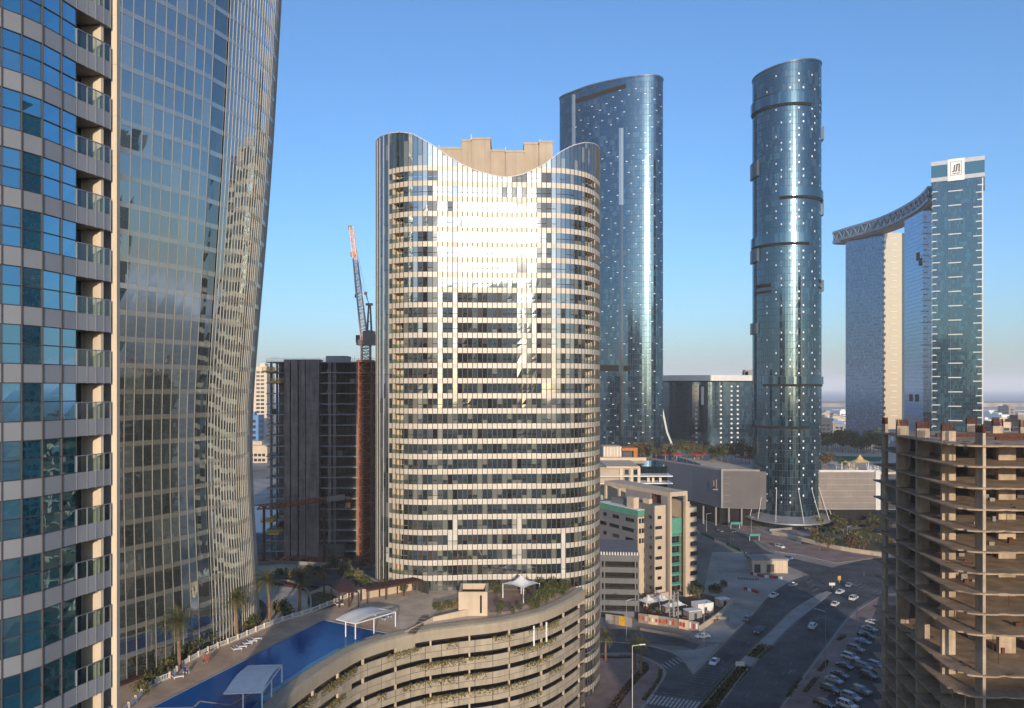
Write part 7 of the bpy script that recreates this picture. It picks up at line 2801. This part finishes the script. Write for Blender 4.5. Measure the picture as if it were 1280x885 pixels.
def yard_mast(label, px, py, h):
    g = G(px, py)
    m = MB()
    for s in (-.6, .6):
        for t in (-.6, .6):
            m.bar((s, t, 0), (s, t, h), .14)
    for k in range(int(h)):
        m.bar((-.6, -.6, k), (.6, -.6, k + 1), .1); m.bar((.6, -.6, k), (.6, .6, k + 1), .1)
        m.bar((-.6, -.6, k), (-.6, .6, k + 1), .1)
    o = m.build('scaffold_tower', M['steel'])
    o.location = (g.x, g.y, 0)
    tag(o, label, 'scaffold')
yard_mast('slim grey scaffold tower in the yard, left of its twin', 839, 778, 9)
yard_mast('slim grey scaffold tower in the yard, right of its twin', 845, 778, 10)
def kiosk():
    g = G(899, 648)
    root = thing('sign_pylon', 'yellow lit pylon sign beside the mall wall', 'sign', (g.x, g.y, 0))
    m = MB(); m.box(g.x - 1.3, g.x + 1.3, g.y - .6, g.y + .6, 0, 3.2); m.build('base', M['darksteel'], root)
    m = MB(); m.box(g.x - 1.4, g.x + 1.4, g.y - .7, g.y + .7, 3.2, 8.2); m.build('sign_face', M['signlit'], root)
    m = MB(); m.box(g.x - 1.4, g.x + 1.4, g.y - .7, g.y + .7, 8.2, 13); m.build('top', M['greywall'], root)
ms, nd_, ln_, bb = nmat('signlit')
bb.inputs['Base Color'].default_value = (0.7, 0.4, 0.06, 1)
bb.inputs['Emission Color'].default_value = (1.0, 0.55, 0.08, 1)
bb.inputs['Emission Strength'].default_value = 0.8
M['signlit'] = ms
kiosk()
for i, (px, y) in enumerate(((919, 661), (943, 676))):
    g = G(px, y)
    root = thing('bus_shelter', ('turquoise bus shelter at the upper road, further from the junction', 'turquoise bus shelter at the upper road, nearer the junction')[i], 'shelter', (g.x, g.y, 0))
    m = MB(); m.box(g.x - 2.6, g.x + 2.6, g.y - 1, g.y + 1, 2.5, 3.6); m.build('roof', M['shelter'] if 'shelter' in M else M.setdefault('shelter', solid('shelter', (0.06, 0.26, 0.26), 0.5, 0.05, 0.5)), root)
    for s in (-2.3, 2.3):
        m = MB(); m.bar((g.x + s, g.y, 0), (g.x + s, g.y, 2.5), .2); m.build('post', M['alu'], root)
    m = MB(); m.box(g.x - 2.3, g.x + 2.3, g.y + .8, g.y + .9, .4, 2.4); m.build('back_pane', M['railglass'], root)

# ================================================================== LAMPS AND SIGNS
def lamp(label, px, pybase, h, arms=1, ang=0.0, group='street lamps', r=.085, head=True):
    g = G(px, pybase, 0.1)
    root = thing('street_lamp', label, 'street lamp', (g.x, g.y, .1), ang, group)
    m = MB(); m.tube([(0, 0, 0), (0, 0, h * .5), (0, 0, h)], [r * 1.3, r, r * .7], 8); m.build('pole', M['steel' if px != 790.5 else 'alu'], root, local=True)
    m = MB(); m.box(-.3, .3, -.3, .3, 0, .35); m.build('base', M['greywall'], root, local=True)
    for k in range(arms):
        s = 1 if k == 0 else -1
        m = MB(); m.bar((0, 0, h - .1), (1.9 * s, 0, h + .25), .12); m.build('arm', M['alu'], root, local=True)
        m = MB(); m.hexa((1.6 * s, -.22, h + .12), (2.9 * s, -.22, h + .2), (2.9 * s, .22, h + .2), (1.6 * s, .22, h + .12), (1.6 * s, -.22, h + .3), (2.9 * s, -.16, h + .34), (2.9 * s, .16, h + .34), (1.6 * s, .22, h + .3)); m.build('lamp_head', M['steel' if px != 790.5 else 'white'], root, local=True)
lamp('tall pale street lamp standing beside the palm at the pink pavement', 790.5, 905, 17.5, 1, 0)
lamp('thin street lamp on the paved island by the white sedan', 880, 818, 14, 1, 1.0)
lamp('thin street lamp on the brick pavement above the parked cars', 1032, 846, 17, 1, 2.6)
lamp('thin street lamp at the upper end of the brick pavement', 1071, 793, 15, 1, 2.6)
lamp('street lamp on the parking strip near the dark cars', 1095, 806, 9, 1, 2.9)
lamp('street lamp in the garden below the mall wall', 1059, 688, 11, 1, .3)
lamp('street lamp beside the nearer turquoise shelter', 939, 672, 10, 1, .3)
lamp('street lamp beside the further turquoise shelter', 912, 656, 10, 1, .3)
lamp('street lamp at the kerb of the side street behind the tower', 783, 801, 12, 1, .3)
lamp('street lamp on the far side of the junction', 1105, 700, 11, 1, 2.4)
lamp('street lamp beside the upper road near the green screens', 883, 664, 9, 1, .3)
lamp('street lamp on the sandy plot beside the substation', 913, 690, 9, 1, .3)
palm('palm standing in the reddish bed on the pink pavement by the slip road', 801, 842, 7.6, 9, None, .15)
palm('smaller palm close behind the first one on the pink pavement', 794, 836, 6.2, 10, None, .15)
palm('palm at the foot of the beige tower beside the side street', 757, 826, 6.8, 11, None, .15)
def small_sign(label, px, py, z, w, h, mat, ph):
    g = G(px, py, z)
    root = thing('road_sign', label, 'sign', (g.x, g.y, z))
    m = MB(); m.bar((g.x, g.y, z), (g.x, g.y, z + ph), .12); m.build('pole', M['alu'], root)
    m = MB(); m.box(g.x - w / 2, g.x + w / 2, g.y - .16, g.y - .07, z + ph - h, z + ph); m.build('sign_plate', M[mat], root)
small_sign('white sign plate in the planted median', 925, 835, .16, 2.4, 1.2, 'alu', 1.8)
small_sign('yellow sign plate on the tip of the median', 1049, 729, .1, 1.2, 1.6, 'yellow', 2.8)
small_sign('white sign plate on the median tip beside the yellow one', 1040, 735, .1, 2.2, 1.0, 'alu', 2.0)
rb = random.Random(4)
for i in range(14):                       # bollards before the substation
    g = G(923 + i * 1.9, 724.5 + .1 * i)
    m = MB(); m.tube([(0, 0, 0), (0, 0, .9), (0, 0, 1.0)], [.16, .16, .06], 8)
    o = m.build('bollard', M['darksteel']); o.location = (g.x, g.y, 0)
    tag(o, f'short dark bollard before the beige substation, {nth(i)} from the left', 'bollard', 'bollards before the substation')
for i, (px, y) in enumerate(((890, 741), (894, 740), (899, 742), (905, 736))):
    g = G(px, y)
    bush(f'dark shrub on the sandy plot by the cream office, {nth(i)} of four', g.x, g.y, 0, 1.8, 2.6, 'leaf', 'dark shrubs by the office', i)
for i, (px, y) in enumerate(((870, 746), (866, 749), (874, 748))):
    g = G(px, y)
    bush(f'leafy tree at the right foot of the cream office, {nth(i)} of three', g.x, g.y, 0, 2.2, 4.2, 'leaf', 'trees at the right foot of the office', i, name='tree')

# pedestrians are only specks in the photograph
g = G(1080, 720); person('person in dark clothes at the far side of the junction', g.x, g.y, .1, R(40), 'darksteel', 'darksteel', None, 'tyre', 1)
g = G(951, 716); 

# ================================================================== CARS
def car_proto(kind):
    root = thing('parked_car', 'car', 'car', (0, 0, 0))
    if kind == 'sedan':
        L, Wd, prof = 4.6, 1.82, [(-2.3, .35), (2.3, .35), (2.3, .62), (2.15, .78), (1.15, .92), (-1.55, .96), (-2.2, .92), (-2.3, .7)]
        cab = [(-1.6, .94), (1.2, .90), (.45, 1.42), (-1.0, 1.43)]
    elif kind == 'suv':
        L, Wd, prof = 4.8, 1.92, [(-2.4, .4), (2.4, .4), (2.4, .8), (2.25, 1.0), (1.25, 1.1), (-2.3, 1.12), (-2.4, .9)]
        cab = [(-2.3, 1.1), (1.3, 1.08), (.6, 1.75), (-2.0, 1.76)]
    else:
        L, Wd, prof = 5.2, 1.9, [(-2.6, .45), (2.6, .45), (2.6, .85), (2.45, 1.02), (1.5, 1.08), (-2.55, 1.06), (-2.6, .9)]
        cab = [(-.5, 1.05), (1.55, 1.05), (.95, 1.72), (-.3, 1.74)]
    m = MB()
    hw = Wd / 2
    n = len(prof)
    ys = [(-hw, .93), (-hw + .09, 1.0), (hw - .09, 1.0), (hw, .93)]
    vs, fs = [], []
    zc = .65
    for (y, s) in ys:
        for (x, z) in prof:
            vs.append((x * (.985 if s < 1 else 1), y, zc + (z - zc) * (1 if s == 1 else .86)))
    for r_ in range(3):
        for i in range(n):
            j = (i + 1) % n
            fs.append((r_ * n + i, r_ * n + j, (r_ + 1) * n + j, (r_ + 1) * n + i))
    fs.append(tuple(range(n)))
    fs.append(tuple(range(4 * n - 1, 3 * n - 1, -1)))
    m.mesh(vs, fs)
    if kind == 'pickup':
        for y in (-hw + .05, hw - .05):
            m.box(-2.55, -.55, y - .05, y + .05, 1.0, 1.32)
        m.box(-2.6, -2.5, -hw + .05, hw - .05, 1.0, 1.32)
    m.build('body', M['carpaint'], root, local=True)
    g = MB()
    hi = hw - .08
    ins = .2
    b4 = [(x, y, z) for (x, z) in cab[:2] for y in (-hi, hi)]
    t4 = [(x, y, z) for (x, z) in cab[2:] for y in (-hi + ins, hi - ins)]
    g.hexa(b4[0], b4[2], b4[3], b4[1], t4[2], t4[0], t4[1], t4[3])
    g.build('windows', M['carglass'], root, local=True)
    r_ = MB()
    x1, x0 = cab[2][0], cab[3][0]
    z = cab[2][1]
    r_.hexa((x0, -hi + ins, z - .01), (x1, -hi + ins, z - .01), (x1, hi - ins, z - .01), (x0, hi - ins, z - .01), (x0 + .1, -hi + ins + .06, z + .05), (x1 - .12, -hi + ins + .06, z + .05), (x1 - .12, hi - ins - .06, z + .05), (x0 + .1, hi - ins - .06, z + .05))
    for (xa, za), (xb, zb) in (((cab[1][0], cab[1][1]), (cab[2][0], cab[2][1])), ((cab[0][0], cab[0][1]), (cab[3][0], cab[3][1]))):
        for s in (-1, 1):
            r_.bar((xa, s * hi, za), (xb, s * (hi - ins), zb), .09, .07)
    for s in (-1, 1):
        r_.bar((-.2, s * (hi + .0), cab[0][1]), (-.25, s * (hi - ins + .01), z), .1, .05)
    r_.build('roof', M['carpaint'], root, local=True)
    wr = .33 if kind == 'sedan' else .39
    for x in (-L * .3, L * .31):
        for s in (-1, 1):
            w_ = MB()
            w_.tube([(x, s * (hw - .22), wr), (x, s * (hw + .01), wr)], [wr, wr], 14)
            wh = w_.build('wheel', M['tyre'], root, local=True)
            h_ = MB()
            h_.tube([(x, s * (hw + .005), wr), (x, s * (hw + .03), wr)], [wr * .6, wr * .5], 10)
            h_.build('rim', M['steel'], wh, local=True)
    for s in (-1, 1):
        h_ = MB(); h_.box(L / 2 - .08, L / 2 + .02, s * (hw - .42) - .2, s * (hw - .42) + .2, .62, .76) if kind == 'sedan' else h_.box(L / 2 - .08, L / 2 + .02, s * (hw - .35) - .2, s * (hw - .35) + .2, .8, .98)
        h_.build('headlight', M['headlamp'], root, local=True)
        h_ = MB(); h_.box(-L / 2 - .02, -L / 2 + .08, s * (hw - .35) - .2, s * (hw - .35) + .2, .7, .88)
        h_.build('tail_light', M['taillamp'], root, local=True)
        h_ = MB(); h_.box(.75, .95, s * (hw + .1) - .1, s * (hw + .1) + .1, .95, 1.1)
        h_.build('mirror', M['carpaint'], root, local=True)
    return root
M['carglass'] = glass('carglass', (.9, .95, 1), (.01, .012, .014), .2, .05)
protos = {k: car_proto(k) for k in ('sedan', 'suv', 'pickup')}
used = set()
WHT, SIL, BLK, GRY, RED, BLU, DRED = (.72, .72, .7, 1), (.4, .41, .43, 1), (.015, .015, .017, 1), (.12, .125, .135, 1), (.4, .03, .02, 1), (.22, .28, .36, 1), (.06, .018, .016, 1)
def place_car(label, px, py, kind, col, dpx, group, name):
    g = G(px, py + 2, 0.0)
    q = G(px + dpx[0], py + 2 + dpx[1], 0.0)
    rz = math.atan2(q.y - g.y, q.x - g.x)
    pr = protos[kind]
    if kind not in used:
        used.add(kind)
        r_ = pr
        r_.location = (g.x, g.y, .07)
        r_.rotation_euler = (0, 0, rz)
        r_['label'] = label
        r_['group'] = group
        for ch in r_.children:
            ch.color = col
    else:
        r_ = dup(pr, (g.x, g.y, .07), rz, label, group, None, col)
    r_.name = name
    return r_
DOWN, UP = (-3.6, 4), (3.6, -4)
CARS = [
    ('white sedan coming down the left carriageway near the zebra crossing', 893, 828, 'sedan', WHT, (-4, 4.4), 0),
    ('white sedan turning on the side street beside the paved island', 878, 796, 'sedan', WHT, (-6, .6), 0),
    ('dark red car on the left carriageway', 934, 774, 'sedan', DRED, (-4, 4.4), 0),
    ('black car close to the median on the left carriageway', 948, 789.5, 'suv', BLK, (-4, 4.4), 0),
    ('white pickup on the left carriageway below the red barriers', 967, 745, 'pickup', WHT, (5, -3), 0),
    ('pale grey car at the top of the left carriageway', 991, 731, 'sedan', SIL, (6, -2.5), 0),
    ('white car alone in the middle of the right carriageway', 1016, 783.5, 'suv', WHT, (4, -4), 0),
    ('white car with red tail lights on the right carriageway, ahead of the lone white one', 1044, 755, 'sedan', WHT, (4, -3), 0),
    ('white car beside the tip of the median', 1050, 740, 'sedan', WHT, (-5, 2.5), 0),
    ('white car turning at the right edge of the junction', 1067, 748, 'suv', WHT, (5, -3), 0),
    ('pale blue car crossing the junction', 1061, 731, 'sedan', BLU, (4, -4), 0),
    ('small dark car on the upper road by the shelters', 900, 663, 'sedan', GRY, (6, 2), 0),
    ('blue car on the upper road just before the junction', 985, 697, 'sedan', (.04, .09, .3, 1), (7, 2), 0),
    ('white van on the far side of the upper road', 975, 683, 'suv', WHT, (7, 2), 0),
    ('white car parked farthest up the line beside the brick pavement', 1091.6, 778.5, 'sedan', WHT, (5, 1.2), 1),
    ('silver car parked second from the far end of the line', 1086.7, 786.5, 'sedan', SIL, (5, 1.2), 1),
    ('black car parked between the silver and the blue grey one', 1082.6, 795.5, 'suv', BLK, (5, 1.3), 1),
    ('blue grey car parked in the middle of the line', 1078.5, 802.5, 'sedan', BLU, (5, 1.4), 1),
    ('dark car with a pale roof parked in the line', 1069.5, 812.5, 'suv', (.2, .19, .18, 1), (5, 1.4), 1),
    ('white car parked in the middle of the line above two black ones', 1063, 822.5, 'suv', WHT, (5, 1.5), 1),
    ('black car parked just below the white one in the line', 1055.6, 833.5, 'sedan', BLK, (5, 1.6), 1),
    ('dark grey car parked second below the white one in the line', 1050, 844.5, 'sedan', (.03, .03, .035, 1), (5, 1.7), 1),
    ('silver car parked near the lower end of the line', 1042.5, 851, 'sedan', SIL, (5, 1.7), 1),
    ('big black car parked at the lower end of the line', 1038.5, 864, 'suv', BLK, (5, 1.8), 1),
    ('dark car partly in the frame at the very bottom of the parking', 1030, 882, 'suv', BLK, (5, 1.8), 1),
    ('black and silver car double parked in the middle of the parking', 1080, 835, 'suv', (.25, .25, .26, 1), (5, 1.6), 1),
    ('black car double parked just behind the silver one', 1085, 846, 'suv', BLK, (5, 1.6), 1),
    ('silver car parked close to the concrete skeleton', 1095, 833, 'suv', SIL, (5, 1.6), 1),
    ('blue grey car standing at the lower right of the parking', 1077, 865, 'suv', BLU, (5, 1.8), 1),
    ('silver car at the bottom of the parking beside the blue grey one', 1064, 873, 'suv', SIL, (5, 1.8), 1),
    ('white car cut by the bottom edge in the parking', 1059, 883, 'suv', WHT, (5, 1.8), 1),
]
for lab, px, py, kind, col, d, pk in CARS:
    place_car(lab, px, py, kind, col, d, 'cars parked beside the brick pavement' if pk else 'cars on the roads', 'parked_car' if pk else 'moving_car')

# ================================================================== HAZE
if HAZE_DENSITY > 0:
    hm = MB()
    hm.box(-32000, 32000, -4200, 46000, -5, 300)
    ho = hm.build('haze', M['white'])
    ho['kind'] = 'stuff'
    ho.data.materials.clear()
    mm = bpy.data.materials.new('haze')
    mm.use_nodes = True
    nt = mm.node_tree
    nt.nodes.remove(nt.nodes['Principled BSDF'])
    pv = nt.nodes.new('ShaderNodeVolumePrincipled')
    pv.inputs['Color'].default_value = (0.98, 0.98, 1.0, 1)
    pv.inputs['Anisotropy'].default_value = -0.1
    pv.inputs['Density'].default_value = HAZE_DENSITY
    nt.links.new(pv.outputs[0], nt.nodes['Material Output'].inputs['Volume'])
    ho.data.materials.append(mm)
